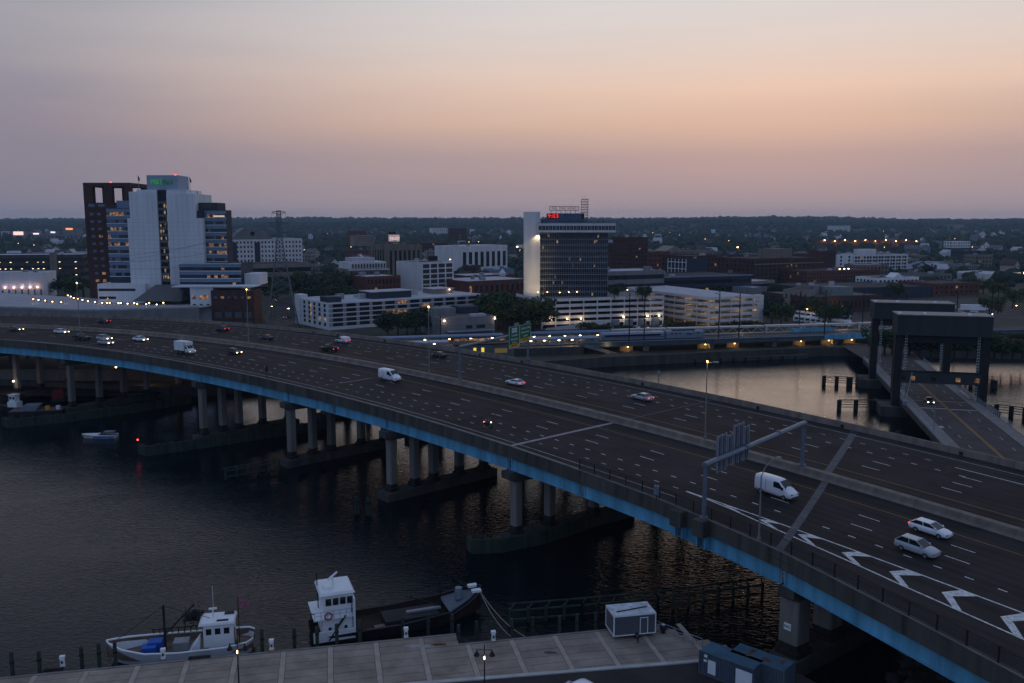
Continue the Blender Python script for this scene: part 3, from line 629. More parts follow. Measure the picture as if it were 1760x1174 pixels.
def pickup(body, s, off, back, label, load=None, on=False):
    h = heading(s) + (math.pi if back else 0); root = empty('pickup_truck', D(s, off, .02), h, label, 'pickup truck')
    m = MB(); m.loft([ring(-.1, .98, .35, 1.15, .9), ring(.95, .98, .35, 1.15, .9), ring(1.4, .97, .35, 1.1, .88), ring(2.6, .93, .38, 1.02, .88), ring(2.75, .85, .45, .9, .88)]); m.build('body', body, root)
    b = MB()
    b.box(-2.75, -.12, -.98, -.88, .5, 1.15); b.box(-2.75, -.12, .88, .98, .5, 1.15); b.box(-2.75, -2.65, -.88, .88, .5, 1.13); b.box(-2.65, -.12, -.88, .88, .5, .62); b.build('load_bed', body, root)
    g = MB(); g.frustum((-.1, 1.35, -.82, .82), (.05, .7, -.7, .7), 1.12, 1.78); g.build('window_glass', wglass, root)
    r = MB(); r.frustum((-.02, .8, -.73, .73), (.1, .65, -.6, .6), 1.77, 1.86); r.build('roof', body, root)
    lights(root, 5.5, .98, .8, .9, on, back); wheels(root, (-1.75, 1.75), .88, .38)
    if load: load(root)
    return root
car('sedan', c_dark, -195.5, 18.0 - 2.0, False, 'dark sedan with yellow headlights at the left edge of the near lanes')
car('sedan', c_white, -177.5, 15.6, False, 'white sedan between the dark sedan and the dark pickup on the near lanes')
pickup(c_black, -160.5, 8.2, False, 'dark pickup with a pale machine in its bed beside the silver car', lambda r: (box('machine', r, -1.6, -.7, -.4, .4, .63, 1.7, steel_g), rod('machine_arm', r, (-1.2, 0, 1.6), (-.3, .2, 2.3), .12, alu)))
car('suv', c_silver, -153.5, 9.9, False, 'silver sport utility car with lit headlights just ahead of the dark pickup')
car('sedan', c_silver, -146.5, 4.9, False, 'silver sedan in the lane nearest the left parapet')
car('sedan', c_white, -144.0, 14.0, False, 'white sedan with pink headlights left of the box truck')
box_truck(-115.5, 6.2, 'white box truck with lit headlights on the near lanes')
car('hatch', c_black, -105.0, 13.0, False, 'black hatchback with bright headlights to the right of the box truck')
car('sedan', c_black, -187.0, 41.1, True, 'black sedan with red tail light in front of the white tower')
car('suv', c_black, -142.0, 41.0, True, 'black sport utility car in front of the brick block on the far lanes')
car('sedan', c_black, -118.5, 35.0, True, 'black sedan behind the black pickup on the far lanes', brake=False)
van(c_white, -99.0, 43.7, True, 'small white delivery van on the far lanes', L=4.7, hw=.9, H=1.9, hood=.95)
pickup(c_black, -91.0, 31.2, True, 'black pickup truck with empty bed beside the median on the far lanes')
car('sedan', c_black, -65.5, 43.6, True, 'black sedan right of the tall median lamp post on the far lanes', brake=False)
car('coupe', c_white, -31.0, 31.9, True, 'white coupe with red tail light beside the median on the far lanes')
car('sedan', c_silver, -5.8, 41.0, True, 'silver sedan with red tail light alone on the far lanes above the river')
van(c_white, -51.5, 15.2, False, 'tall white van beside the median on the near lanes')
van(c_white, 41.2, 11.6, False, 'white van with amber light passing under the big gantry', on=False)
car('wagon', c_white, 60.0, 15.4, False, 'white estate car with red tail lamp at the right end of the near lanes', brake=True, on=False)
car('suv', c_silver, 62.0, 8.4, False, 'silver blue sport utility car at the lower right of the near lanes', on=False)
def motorcycle(s, off):
    root = empty('motorcycle', D(s, off, .02), heading(s), 'motorcycle with a rider and bright red tail light on the near lanes', 'motorcycle')
    for x in (-.72, .72):
        o = bpy.data.objects.new('wheel', TYRE); col.objects.link(o); o.parent = root; o.location = (x, 0, .32); o.scale = (.97, .7, .97); k = bpy.data.objects.new('rim', RIM); col.objects.link(k); k.parent = o
    m = MB(); m.loft([[(-.95, -.1, .75), (-.95, .1, .75), (-.95, .1, .85), (-.95, -.1, .85)], [(-.2, -.18, .45), (-.2, .18, .45), (-.2, .2, .85), (-.2, -.2, .85)], [(.35, -.2, .4), (.35, .2, .4), (.35, .17, 1.0), (.35, -.17, 1.0)], [(.75, -.12, .8), (.75, .12, .8), (.75, .1, 1.15), (.75, -.1, 1.15)]]); m.build('body', c_black, root)
    m = MB(); m.bar((.72, .12, .32), (.5, .12, 1.0), .04); m.bar((.72, -.12, .32), (.5, -.12, 1.0), .04); m.bar((.48, -.38, 1.08), (.48, .38, 1.08), .025); m.build('fork', rim_m, root)
    box('headlight', root, .76, .84, -.1, .1, .92, 1.06, head); box('tail_light', root, -1.0, -.94, -.12, .12, .72, .86, glow('brake_bright', (1, .12, .08), 12))
    # rider: one continuous figure
    me = bpy.data.meshes.new('rider'); V = [(-.25, 0, .88), (-.2, 0, 1.1), (-.05, 0, 1.42), (.0, 0, 1.5), (.03, 0, 1.62), (-.02, .2, 1.4), (.2, .34, 1.15), (.46, .34, 1.08), (-.02, -.2, 1.4), (.2, -.34, 1.15), (.46, -.34, 1.08), (-.22, .12, .88), (.2, .2, .82), (-.02, .2, .38), (.1, .2, .33), (-.22, -.12, .88), (.2, -.2, .82), (-.02, -.2, .38), (.1, -.2, .33)]
    Ed = [(0, 1), (1, 2), (2, 3), (3, 4), (2, 5), (5, 6), (6, 7), (2, 8), (8, 9), (9, 10), (0, 11), (11, 12), (12, 13), (13, 14), (0, 15), (15, 16), (16, 17), (17, 18)]
    me.from_pydata(V, Ed, []); o = bpy.data.objects.new('person', me); col.objects.link(o); o.location = root.location; o.rotation_euler = root.rotation_euler
    tag(o, 'person in dark clothes riding the motorcycle', 'person'); mo = o.modifiers.new('skin', 'SKIN'); rad = [.17, .17, .18, .07, .13, .09, .06, .05, .09, .06, .05, .11, .09, .07, .06, .11, .09, .07, .06]
    for d, r in zip(me.skin_vertices[0].data, rad): d.radius = (r, r)
    me.skin_vertices[0].data[0].use_root = True; o.modifiers.new('sub', 'SUBSURF').levels = 1; me.materials.append(c_dark)
    hm = MB(); hm.loft([[(.03 + r * math.cos(a), r * math.sin(a), z) for a in [i * math.pi / 4 for i in range(8)]] for z, r in ((1.58, .09), (1.64, .14), (1.74, .14), (1.81, .07))]); k = hm.build('helmet', c_black, o)
motorcycle(-9.0, 3.2)
# ================================================================== PIER FENDERS, PILES, RACKS
def along(a, b, step):
    a, b = Vector(a), Vector(b); L = (b - a).length; n = max(1, int(round(L / step))); return [a.lerp(b, i / n) for i in range(n + 1)]
def fender(label, pts, z1=2.1, light=None):
    "timber faced fender: sheet boards, walers, top deck beams"
    o0 = Vector((pts[0][0], pts[0][1], 0)); root = empty('pier_fender', o0, 0, label, 'pier fender')
    for (x0, y0), (x1, y1) in zip(pts, pts[1:]):
        a, b = Vector((x0, y0, 0)) - o0, Vector((x1, y1, 0)) - o0; rz = math.atan2(b.y - a.y, b.x - a.x); L = (b - a).length; n = max(1, int(L / 1.15))
        for i in range(n):
            p = a.lerp(b, (i + .5) / n); o = inst(UNIT, 'board', timber_g, root); o.location = (p.x, p.y, (z1 - 1.5) / 2 + random.uniform(-.05, .05)); o.scale = (L / n - .05, .22, z1 + 1.5); o.rotation_euler = (0, 0, rz)
        d = (b - a).normalized(); nn = Vector((-d.y, d.x, 0))
        m = MB(); strip(m, a + nn * .25, b + nn * .25, .3, z1 - .45, z1 + .12); m.build('waler', timber_g, root)
        m = MB()
        for p in along(a, b, 2.6): m.bar(p + nn * .2 + Vector((0, 0, z1)), p + nn * 2.6 + Vector((0, 0, z1 - .2)), .13, 5)
        m.build('cross_beams', timber_g, root, kind='stuff')
    if light: box('marker_lamp', root, -.12, .12, -.12, .12, z1 + .9, z1 + 1.2, red_l); rod('marker_post', root, (0, 0, z1), (0, 0, z1 + .9), .06, steel_d)
    return root
def xy(px, py, z=0): p = P(px, py, z); return (p.x, p.y)
fender('green timber fender with a red marker lamp under the left of the bridge', [xy(238, 780), xy(252, 784), xy(345, 771), xy(470, 752), xy(560, 738)], light=True)
fender('long green timber fender in front of the dock at the far left', [xy(4, 732), xy(16, 736), xy(120, 725), xy(240, 708), xy(330, 693)])
fender('curved green timber fender at the foot of the pier right of centre', [xy(803, 944), xy(812, 952), xy(862, 950), xy(932, 936), xy(1005, 912)])
def truss_fender(label, pts):
    o0 = Vector((*pts[0], 0)); root = empty('fender_rack', o0, 0, label, 'fender rack')
    q = [Vector((*p, 0)) - o0 for p in pts]
    for a, b in zip(q, q[1:]):
        m = MB()
        for z in (.5, 1.7): m.bar(a + Vector((0, 0, z)), b + Vector((0, 0, z)), .14, 5)
        d = (b - a).normalized(); nn = Vector((-d.y, d.x, 0)) * 2.0
        m.bar(a + nn + Vector((0, 0, 1.7)), b + nn + Vector((0, 0, 1.7)), .14, 5); m.build('rail', timber_g, root)
        for i, p in enumerate(along(a, b, 2.2)):
            o = rod('pile', root, p + Vector((0, 0, -2)), p + Vector((0, 0, 2.0)), .2, timber_g); rod('brace', root, p + Vector((0, 0, 1.7)), p + nn + (d * 1.0) + Vector((0, 0, 1.7)), .1, timber_g)
    return root
truss_fender('open green timber rack in front of the second pier', [xy(388, 824), xy(480, 808)])
rt = truss_fender('long green pile rack in the dark water behind the white trailer', [xy(876, 1072), xy(1000, 1062), xy(1130, 1050), xy(1310, 1026)])
for px, py, nm in ((612, 884, 'left'), (632, 886, 'right')):
    p = P(px, py, 0); r = empty('pile_cluster', p, 0, nm + ' of two dark pile clusters standing in the water below the bridge', 'piles', 'pile clusters')
    for i, (dx, dy) in enumerate(((0, 0), (.5, .1), (.2, .5), (-.3, .4))): rod('pile', r, (dx, dy, -2), (dx * .6, dy * .6, 3.2 - .3 * i), .24, timber_g)
    m = MB(); m.bar((.1, .2, 2.2), (.1, .2, 2.5), .62, 10); m.build('band', steel_d, r)
# ================================================================== STREET BRIDGE WITH TWO LIFT TOWERS
LB = Vector((110.8, 223, 0)); LRZ = -math.atan2(.25, .968); ZR = 4.5
lb = empty('lift_bridge', LB, LRZ, 'road lift bridge with two portal towers topped by long grey counterweight houses', 'bridge')
hw = 9.4
m = MB(); m.box(-hw, hw, -170, -2, ZR - 1.3, ZR); m.box(-hw, hw, -1.7, 42.7, ZR - 1.3, ZR); m.box(-hw, hw, 43, 70, ZR - 1.3, ZR); m.build('deck', asphalt2, lb)
m = MB(); m.add([(-hw, 70.02, ZR), (hw, 70.02, ZR), (hw + 3, 122, 3.05), (-hw - 3, 122, 3.05)], [(0, 1, 2, 3)]); m.build('approach_road', asphalt2, lb)
walk = mat('sidewalk', (.22, .20, .19), .9, .2, .5, .2); rail_l = mat('railing_pale', (.38, .42, .44), .6, .15, 1)
for sx in (-1, 1):
    for y0, y1 in ((-168, -2), (-1.7, 42.7), (43, 69)):
        x0, x1 = sorted((sx * (hw - .25), sx * (hw - 3.0)))
        box('sidewalk', lb, x0, x1, y0 + .05, y1 - .05, ZR + .004, ZR + .16, walk)
        m = MB(); x = sx * (hw - .12)
        for z in (.35, .75, 1.15): m.bar((x, y0, ZR + z), (x, y1, ZR + z), .035, 4)
        y = y0
        while y < y1: m.bar((x, y, ZR), (x, y, ZR + 1.15), .045, 4); y += 1.6
        m.build('railing', rail_l, lb)
        box('edge_beam', lb, x - .2, x + .2, y0, y1, ZR - 1.2, ZR + .02, concrete_d)
box('centre_line', lb, -.28, -.1, -168, 69, ZR + .004, ZR + .012, paint_y); box('centre_line', lb, .1, .28, -168, 69, ZR + .004, ZR + .012, paint_y)
y = -160
while y < 66:
    for x in (-4.1, 4.1): box('lane_dash', lb, x - .07, x + .07, y, y + 2.6, ZR + .004, ZR + .012, worn)
    y += 9
for y in (-2, 42.8): box('span_joint', lb, -7.6, 7.6, y - .12, y + .12, ZR + .004, ZR + .014, concrete_l)
box('stop_line', lb, .4, 7.6, -12.3, -11.9, ZR + .004, ZR + .012, paint_w); box('stop_line', lb, -7.6, -.4, -11.9, -11.5, ZR + .004, ZR + .012, paint_w)
for x in (-6.2, -5.0, 6.0): box('road_patch', lb, x - .8, x + .8, -38 - 20 * (x + 6), -36 - 20 * (x + 6), ZR + .004, ZR + .012, concrete_l)
for x in (-7.9, 7.9): box('kerb_rail', lb, x - .18, x + .18, 2, 12, ZR + .16, ZR + .7, concrete_l)
house = mat('counterweight_cladding', (.045, .050, .050), .85, .2, .35, .2, streak=True); roof_p = mat('roof_pale', (.36, .31, .29), .85, .2, .6)
def tower(y, zb, zt, hh):
    for x in (-hw - .9, hw + .9):
        leg = MB(); leg.box(x - .95, x + .95, y - 1.0, y + 1.0, -1, zb + .3); leg.build('tower_leg', steel_d, lb)
        leg2 = MB(); leg2.box(x - .35, x + .35, y + 5.2, y + 5.9, ZR, zb + .3); leg2.build('rear_leg', steel_d, lb)
        # ladder with pale hoops
        m = MB(); xl = x + (1.7 if x < 0 else -1.7)
        for dx in (-.25, .25): m.bar((xl + dx, y - .8, ZR), (xl + dx, y - .8, zb), .04, 4)
        z = ZR
        while z < zb: m.box(xl - .3, xl + .3, y - .95, y - .75, z, z + .22); z += .75
        m.build('ladder', rail_l, lb)
    box('portal_beam', lb, -hw - 1, hw + 1, y - .7, y + .7, zb - 2.0, zb + .2, steel_d)
    h = MB(); h.box(-hw - 1.6, hw + 1.9, y - 1.8, y + 6.6, zb, zt); o = h.build('counterweight_house', house, lb)
    box('roof', o, -hw - 1.75, hw + 2.05, y - 2.0, y + 6.8, zt, zt + .22, roof_p)
    for x in (-hw - 1.2, -4.5, 6.0): m = MB(); m.bar((x, y - .6, zt + .2), (x, y - .6, zt + .7), .45, 10, .35); m.build('roof_vent', white_p, o)
    # pier
    for x in (-hw - 1.6, hw + 1.6):
        m = MB(); m.box(x - 3.2, x + 3.2, y - 3, y + 7, -2, 2.6); m.build('tower_pier', concrete_d, lb)
tower(0, 21.4, 26.6, 5); tower(41, 21.2, 26.2, 5)
op = MB(); op.box(-hw - .2, hw + .2, -1.2, 1.2, 8.9, 11.6); o = op.build('control_bridge', house, lb)
for i, x in enumerate((-8.8, -6.6, -1.6, 4.2, 8.6)): box('window', o, x - .55, x + .55, -1.26, -1.18, 9.6, 10.7, lit_w if i in (1, 3, 4) else glass_d)
box('railing', o, -hw, hw, -1.2, -1.1, 11.6, 12.2, steel_d)
for x, y, c in ((-5.5, -40, 0), (6.4, -62, 1), (8.6, -58, 1)):
    if c: rod('signal_post', lb, (x, y, ZR + .1), (x, y, ZR + 3.2), .08, steel_d); box('signal_lamp', lb, x - .2, x + .2, y - .25, y + .1, ZR + 2.4, ZR + 3.2, steel_d); box('signal_light', lb, x - .14, x + .14, y - .32, y - .24, ZR + 2.5, ZR + 2.75, glow('lamp_green', (.1, 1, .35), 9))
    else: rod('signal_post', lb, (x - 3.4, y, ZR + .1), (x - 3.4, y, ZR + 6), .09, steel_g)
for x, y in ((-9.6, -10), (-9.6, 52)): rod('barrier_gate', lb, (x, y, ZR + 1), (x + 1.2, y, ZR + 8.5), .08, rail_l); box('gate_housing', lb, x - .5, x + .5, y - .5, y + .5, ZR + .1, ZR + 1.3, steel_g)
def dolphin(label, a, b, n, z=2.6):
    a, b = Vector((*a, 0)), Vector((*b, 0)); root = empty('mooring_dolphin', a, 0, label, 'dolphin'); b = b - a; a = Vector((0, 0, 0))
    for i in range(n):
        p = a.lerp(b, i / (n - 1)); r = .6 if i < n / 2 else .95
        m = MB(); m.bar(p + Vector((0, 0, -2)), p + Vector((0, 0, z)), r, 10); m.build('pile', steel_d, root)
    for k in (.7, 1.4, 2.1): rod('rail', root, a + Vector((0, 0, k)), b + Vector((0, 0, k)), .1, timber_d)
    m = MB(); d = (b - a).normalized()
    m.bar(a + Vector((0, 0, z + 1)), b + Vector((0, 0, z + 1)), .04, 4)
    for p in along(a, b, 1.6): m.bar(p + Vector((0, 0, z - .2)), p + Vector((0, 0, z + 1)), .04, 4)
    m.build('handrail', steel_d, root); box('walkway', root, -.1, .1, -.1, .1, z, z + .1, steel_d)
    m = MB(); strip(m, a, b, .9, z, z + .1); m.build('walkway', timber_d, root); return root
dolphin('row of dark piles with handrail left of the farther lift tower', xy(1416, 660), xy(1482, 664), 4)
dolphin('row of dark piles with handrail left of the nearer lift tower', xy(1442, 704), xy(1528, 704), 4)
dolphin('dark piles with handrail right of the farther lift tower', xy(1668, 664), xy(1708, 668), 3)
dolphin('dark piles with handrail at the right edge beside the lift bridge', xy(1712, 712), xy(1790, 722), 4)
car('sedan', c_dark, 0, 0, False, 'dark car with yellow headlights under the control bridge of the lift bridge', place=LB + Vector((-4.2, -4, ZR + .02)), rz=LRZ - math.pi / 2, group='cars near the lift bridge')
# ================================================================== RAIL VIADUCT AND STATION
RV = Vector((44.5, 318, 0)); RRZ = math.atan2(.216, .976)
rv = empty('rail_viaduct', RV, RRZ, 'low dark railway viaduct running along the far riverbank', 'viaduct')
girder_m = mat('viaduct_steel', (.075, .105, .125), .7, .25, .4, streak=True)
for x0, x1 in zip(range(-20, 300, 26), range(6, 330, 26)):
    box('girder', rv, x0 + .1, x1 - .1, 0, .5, 5.3, 7.05, girder_m); box('deck_slab', rv, x0 + .02, x1 - .02, .51, 18, 5.6, 6.2, concrete_d)
    box('flange', rv, x0 + .1, x1 - .1, -.25, -.01, 6.95, 7.12, steel_g)
    for y in (2.2, 14):
        m = MB(); m.frustum((-.6, .6, -.6, .6), (-1.0, 1.0, -.9, .9), 1.2, 5.3); o = m.build('pier', concrete, rv); o.location = (x0, y, 0)
for y in (4.2, 5.7, 9.0, 10.5): box('rail', rv, -60, 300, y - .06, y + .06, 6.2, 6.36, steel_g)
box('ballast', rv, -60, 300, 3.4, 11.4, 6.2, 6.24, mat('ballast', (.09, .085, .08), 1, .4, 2))
box('lower_quay', rv, -46, 66, -9.5, 30, -2, 1.25, concrete_d); box('quay_step', rv, -46, 70, -2.0, 28, 1.25, 1.9, concrete_d)
for i in range(22): box('fender_timber', rv, -45 + i * 5, -44.2 + i * 5, -9.9, -9.5, -.5, 1.15, timber_d)
# lamps beneath
for i, x in enumerate((-30, -1, 30, 42, 58, 70, 82, 92)):
    p = Matrix.Rotation(RRZ, 3, 'Z') @ Vector((x, 3.2, 0)) + RV
    r = empty('wall_lamp', (p.x, p.y, 4.6), RRZ, ORD[i] + ' orange lamp from the left under the railway viaduct', 'lamp', 'lamps under the viaduct')
    m = MB(); m.bar((0, 0, 0), (0, -.35, .05), .05, 6); m.build('bracket', steel_d, r); box('lamp_glass', r, -.16, .16, -.6, -.3, -.1, .12, lamp_y); point_light('lamp_light', (0, -.9, -.5), 130, (1, .5, .12), .2, r)
    box('back_wall', rv, x - 2.6, x + 2.6, 4.2, 4.5, 1.9, 5.2, concrete)
# station platforms and canopies (left part)
st = empty('station_platform', RV, RRZ, 'riverside railway platform on concrete beams with stairs', 'platform')
plat = mat('platform_concrete', (.20, .19, .185), .9, .25, .4, .2)
box('platform_wall', st, -150, -19, -.4, .2, 2.6, 5.7, concrete_d); box('platform', st, -150, -19, .21, 6.5, 5.2, 5.72, plat); box('platform', st, -150, -2, 11.8, 18, 5.2, 5.72, plat)
for i in range(17): x = -148 + i * 7.6; box('corbel', st, x - .8, x + .8, -.9, .6, .8, 2.7, concrete_d)
m = MB()
for z in (.5, 1.05): m.bar((-150, -.3, 5.7 + z), (-19, -.3, 5.7 + z), .04, 4)
for i in range(66): m.bar((-150 + i * 2, -.3, 5.7), (-150 + i * 2, -.3, 6.75), .035, 4)
m.build('railing', rail_l, st)
canopy = mat('canopy_metal', (.24, .31, .42), .4, .15, .5, metal=.2); canopy_b = mat('canopy_blue', (.08, .16, .27), .5, .2, .5)
def canopy_roof(label, x0, x1, y, z, m1, wy=2.4, pale=True):
    r = empty('platform_canopy', RV + Matrix.Rotation(RRZ, 3, 'Z') @ Vector(((x0 + x1) / 2, y, 0)), RRZ, label, 'canopy'); L = (x1 - x0) / 2
    q = MB(); q.loft([[(x, -wy, z - .1), (x, -wy, z + .25), (x, -wy * .5, z + .55), (x, wy * .6, z + .6), (x, wy, z + .3), (x, wy, z - .05)] for x in (-L, L)]); q.build('roof', m1, r)
    n = int(2 * L / 7)
    for i in range(n + 1): rod('post', r, (-L + .6 + i * (2 * L - 1.2) / n, .4, 5.7), (-L + .6 + i * (2 * L - 1.2) / n, .4, z), .13, steel_b)
    return r
canopy_roof('pale front platform canopy right of the green signs', -41, -13, 3.2, 8.5, canopy)
canopy_roof('blue rear platform canopy right of the green signs', -43, -4, 15, 9.0, canopy_b)
canopy_roof('pale front platform canopy left of the station block', -92, -68, 4.4, 8.2, canopy)
canopy_roof('long blue rear platform canopy left of the green signs', -104, -46, 14.5, 8.8, canopy_b)
PLX = [(-38, 2.6), (-33, 2.6), (-27.5, 2.6), (-22.5, 2.6), (-39, 14), (-34, 14), (-28, 14), (-22, 14), (-16, 14), (-9, 14), (-88, 3), (-80, 3), (-73, 3), (-99, 14), (-92, 14), (-84, 14), (-75, 14), (-66, 14), (-58, 14), (-50, 14)]
PLX = sorted(PLX); _pc = {}
for i, (x, y) in enumerate(PLX):
    _k = 'front' if y < 5 else 'rear'; _pc[_k] = _pc.get(_k, 0) + 1
    p = RV + Matrix.Rotation(RRZ, 3, 'Z') @ Vector((x, y, 0)); r = empty('platform_lamp', (p.x, p.y, 7.9), RRZ, ORD[_pc[_k] - 1] + ' warm canopy lamp from the left along the ' + _k + ' station platform', 'lamp', 'platform lamps')
    rod('stem', r, (0, 0, .1), (0, 0, .6), .03, steel_d); box('lamp_glass', r, -.35, .35, -.18, .18, -.12, .1, lamp_y if i % 3 else lamp_w)
    if i % 2 == 0: point_light('lamp_light', (0, -.2, -.5), 140, (1, .6, .28), .3, r)
sh = empty('platform_shelter', RV, RRZ, 'row of glazed waiting shelters lit warm along the rear platform', 'shelter')
for i in range(9):
    x = -96 + i * 10.5; box('back_panel', sh, x, x + 5, 16.6, 16.75, 5.75, 7.7, mat('shelter_panel', (.38, .30, .26), .7)); box('post', sh, x, x + .15, 15.4, 16.6, 5.75, 7.7, steel_d)
# stairs down to the quay
for i in range(16): box('stair_step', st, -19 + i * .85, -18.1 + i * .85, -1.6, .6, 5.6 - i * .26, 5.75 - i * .26, plat)
m = MB()
for yy in (-1.6, .6):
    for z in (.5, 1.0): m.bar((-19, yy, 5.7 + z), (-5.4, yy, 1.6 + z), .05, 4)
m.build('stair_rail', rail_l, st); point_light('lamp_light', (-10, -1.2, 6.0), 120, (1, .62, .3), .3, st)
# footbridge truss beyond the tracks
fb = empty('footbridge', RV, RRZ, 'long pale lattice truss walkway beyond the railway tracks', 'footbridge'); tr = mat('truss_pale', (.52, .50, .48), .6, .12, 1)
for x0, x1 in ((-2, 20.5), (21, 62), (63, 104), (105, 122)):
    for z, t in ((8.9, .22), (6.5, .15)): box('chord', fb, x0, x1, 17.2, 17.5, z - t, z + t, tr)
    box('roof', fb, x0, x1, 17.2, 20.2, 9.12, 9.3, canopy); box('floor', fb, x0, x1, 17.5, 20.2, 6.3, 6.5, plat); box('end_post', fb, x0 - .2, x0 + .3, 17.0, 17.6, 6.2, 9.1, tr)
    n = int((x1 - x0) / 2.6)
    for i in range(n):
        a, b = x0 + (x1 - x0) * i / n, x0 + (x1 - x0) * (i + 1) / n
        rod('diagonal', fb, (a if i % 2 else b, 17.35, 6.6), (b if i % 2 else a, 17.35, 8.75), .09, tr)
    for x in np.arange(x0 + 3, x1, 6.5): box('strip_lamp', fb, x - .5, x + .5, 19.4, 19.6, 8.95, 9.05, lamp_y)
for x in (6, 30, 52, 76, 98): point_light('lamp_light', (x, 18.6, 8.5), 420, (1, .66, .36), .3, fb)
box('blue_screen', fb, 73, 93, 16.4, 16.7, 6.3, 7.9, steel_b); box('blue_screen', fb, 78, 104, -.6, -.3, 5.5, 7.4, steel_b)
# train
tn = empty('train', RV, RRZ, 'silver and blue passenger train with a grey locomotive standing on the viaduct', 'train')
coach = mat('coach_steel', (.26, .30, .38), .35, .1, .5, metal=.4); loco = mat('loco_grey', (.20, .24, .30), .45, .15, .8); loco_b = mat('loco_blue', (.03, .07, .16), .45)
def vehicle(nm, x0, x1, m1):
    q = MB(); prof = lambda x, k: [(x, 8.3 * 1 + y * k, 6.55 + z) for y, z in ((0, 0), (2.9, 0), (2.9, 2.0), (2.5, 2.75), (.4, 2.75), (0, 2.0))]
    q.loft([prof(x0, 1), prof(x1, 1)]); o = q.build(nm, m1, tn); return o
for x0, x1 in ((-9.6, 15.6),):
    c_ = vehicle('coach', x0, x1, coach); box('window_band', c_, x0 + 1.5, x1 - 1.5, 8.24, 8.29, 7.75, 8.45, wglass); box('stripe', c_, x0 + .2, x1 - .2, 8.25, 8.292, 7.3, 7.5, loco_b)
lo = vehicle('locomotive', 16.4, 31.9, loco)
for x in (18.7, 20.4, 22.1, 29.4): box('grille', lo, x - .35, x + .35, 8.22, 8.29, 8.2, 8.7, steel_d)
m = MB(); m.add([(24.6, 8.24, 8.3), (26.1, 8.24, 8.6), (25.0, 8.24, 7.7)], [(0, 2, 1)]); m.add([(25.7, 8.23, 8.2), (27.7, 8.23, 8.35), (25.6, 8.23, 7.5)], [(0, 2, 1)]); m.build('chevron_emblem', loco_b, lo)
box('roof_gear', lo, 19.4, 28.4, 9, 10.4, 9.3, 9.75, steel_d)
# catenary masts
for i, (px, yt, back) in enumerate(((1083, 503, 0), (1109, 505, 0), (1238, 497, 0), (1273, 503, 0), (1377, 501, 1), (1421, 498, 0), (1486, 500, 1), (1560, 505, 0), (1648, 500, 0), (1708, 488, 0), (905, 520, 1), (756, 543, 1))):
    # where the column of sight meets the mast line
    u = (px - 880) / FPX; ly = 19.5 if back else 1.2
    a = RV + Matrix.Rotation(RRZ, 3, 'Z') @ Vector((0, ly, 0)); d = Vector((math.cos(RRZ), math.sin(RRZ)))
    k = (u * a.y * 1.0 - a.x) / (d.x - u * d.y); p = Vector((a.x + d.x * k, a.y + d.y * k, 6.0)); h = A(px, yt, p.y).z - 6.0
    r = empty('catenary_mast', p, RRZ, ORD[i] + (' catenary mast counted along the far side of the track' if back else ' dark catenary mast along the river side of the track'), 'mast', 'catenary masts')
    m = MB(); m.bar((0, 0, 0), (0, 0, h), .24, 6, .18); m.build('mast', steel_d, r); s_ = -1 if back else 1
    for z in (h - 2.2, h - 5.4): rod('cross_arm', r, (0, 0, z), (0, s_ * 4.2, z + .4), .09, steel_d)
    rod('insulator_stay', r, (0, 0, h - .8), (0, s_ * 3.6, h - 2.1), .05, steel_d)
# overhead wires
wr = MB()
for y, z in ((4.9, 12.3), (4.9, 13.6), (9.7, 12.3), (9.7, 13.6), (1.2, 19.0), (1.5, 20.4)): wr.bar((-120, y, z), (250, y, z), .03, 3)
o = wr.build('overhead_wires', steel_d, label='thin black overhead wires strung along the railway', cat='wires'); o.location = RV; o.rotation_euler = (0, 0, RRZ)
# dark station block with yellow lit door, and concrete block behind
sb = empty('station_block', RV, RRZ, 'dark grey station block with a yellow lit doorway beside the green signs', 'building'); gw = mat('grey_wall', (.13, .13, .14), .9, .15, .4, .2)
box('wall', sb, -67, -46, -5.5, 1.5, 1, 8.3, gw); box('roof', sb, -67.3, -45.7, -5.8, 1.8, 8.3, 8.6, steel_d)
for x in (-60, -57.2): box('window', sb, x - .5, x + .5, -5.56, -5.48, 4.0, 7.2, glow('lit_yellow', (1, .72, .08), 1.0))
box('window', sb, -53, -48.5, -5.56, -5.48, 5.2, 6.8, glow('lit_dim', (.8, .6, .1), .12)); box('window', sb, -66, -48, 1.52, 1.6, 8.7, 9.5, lit_w)
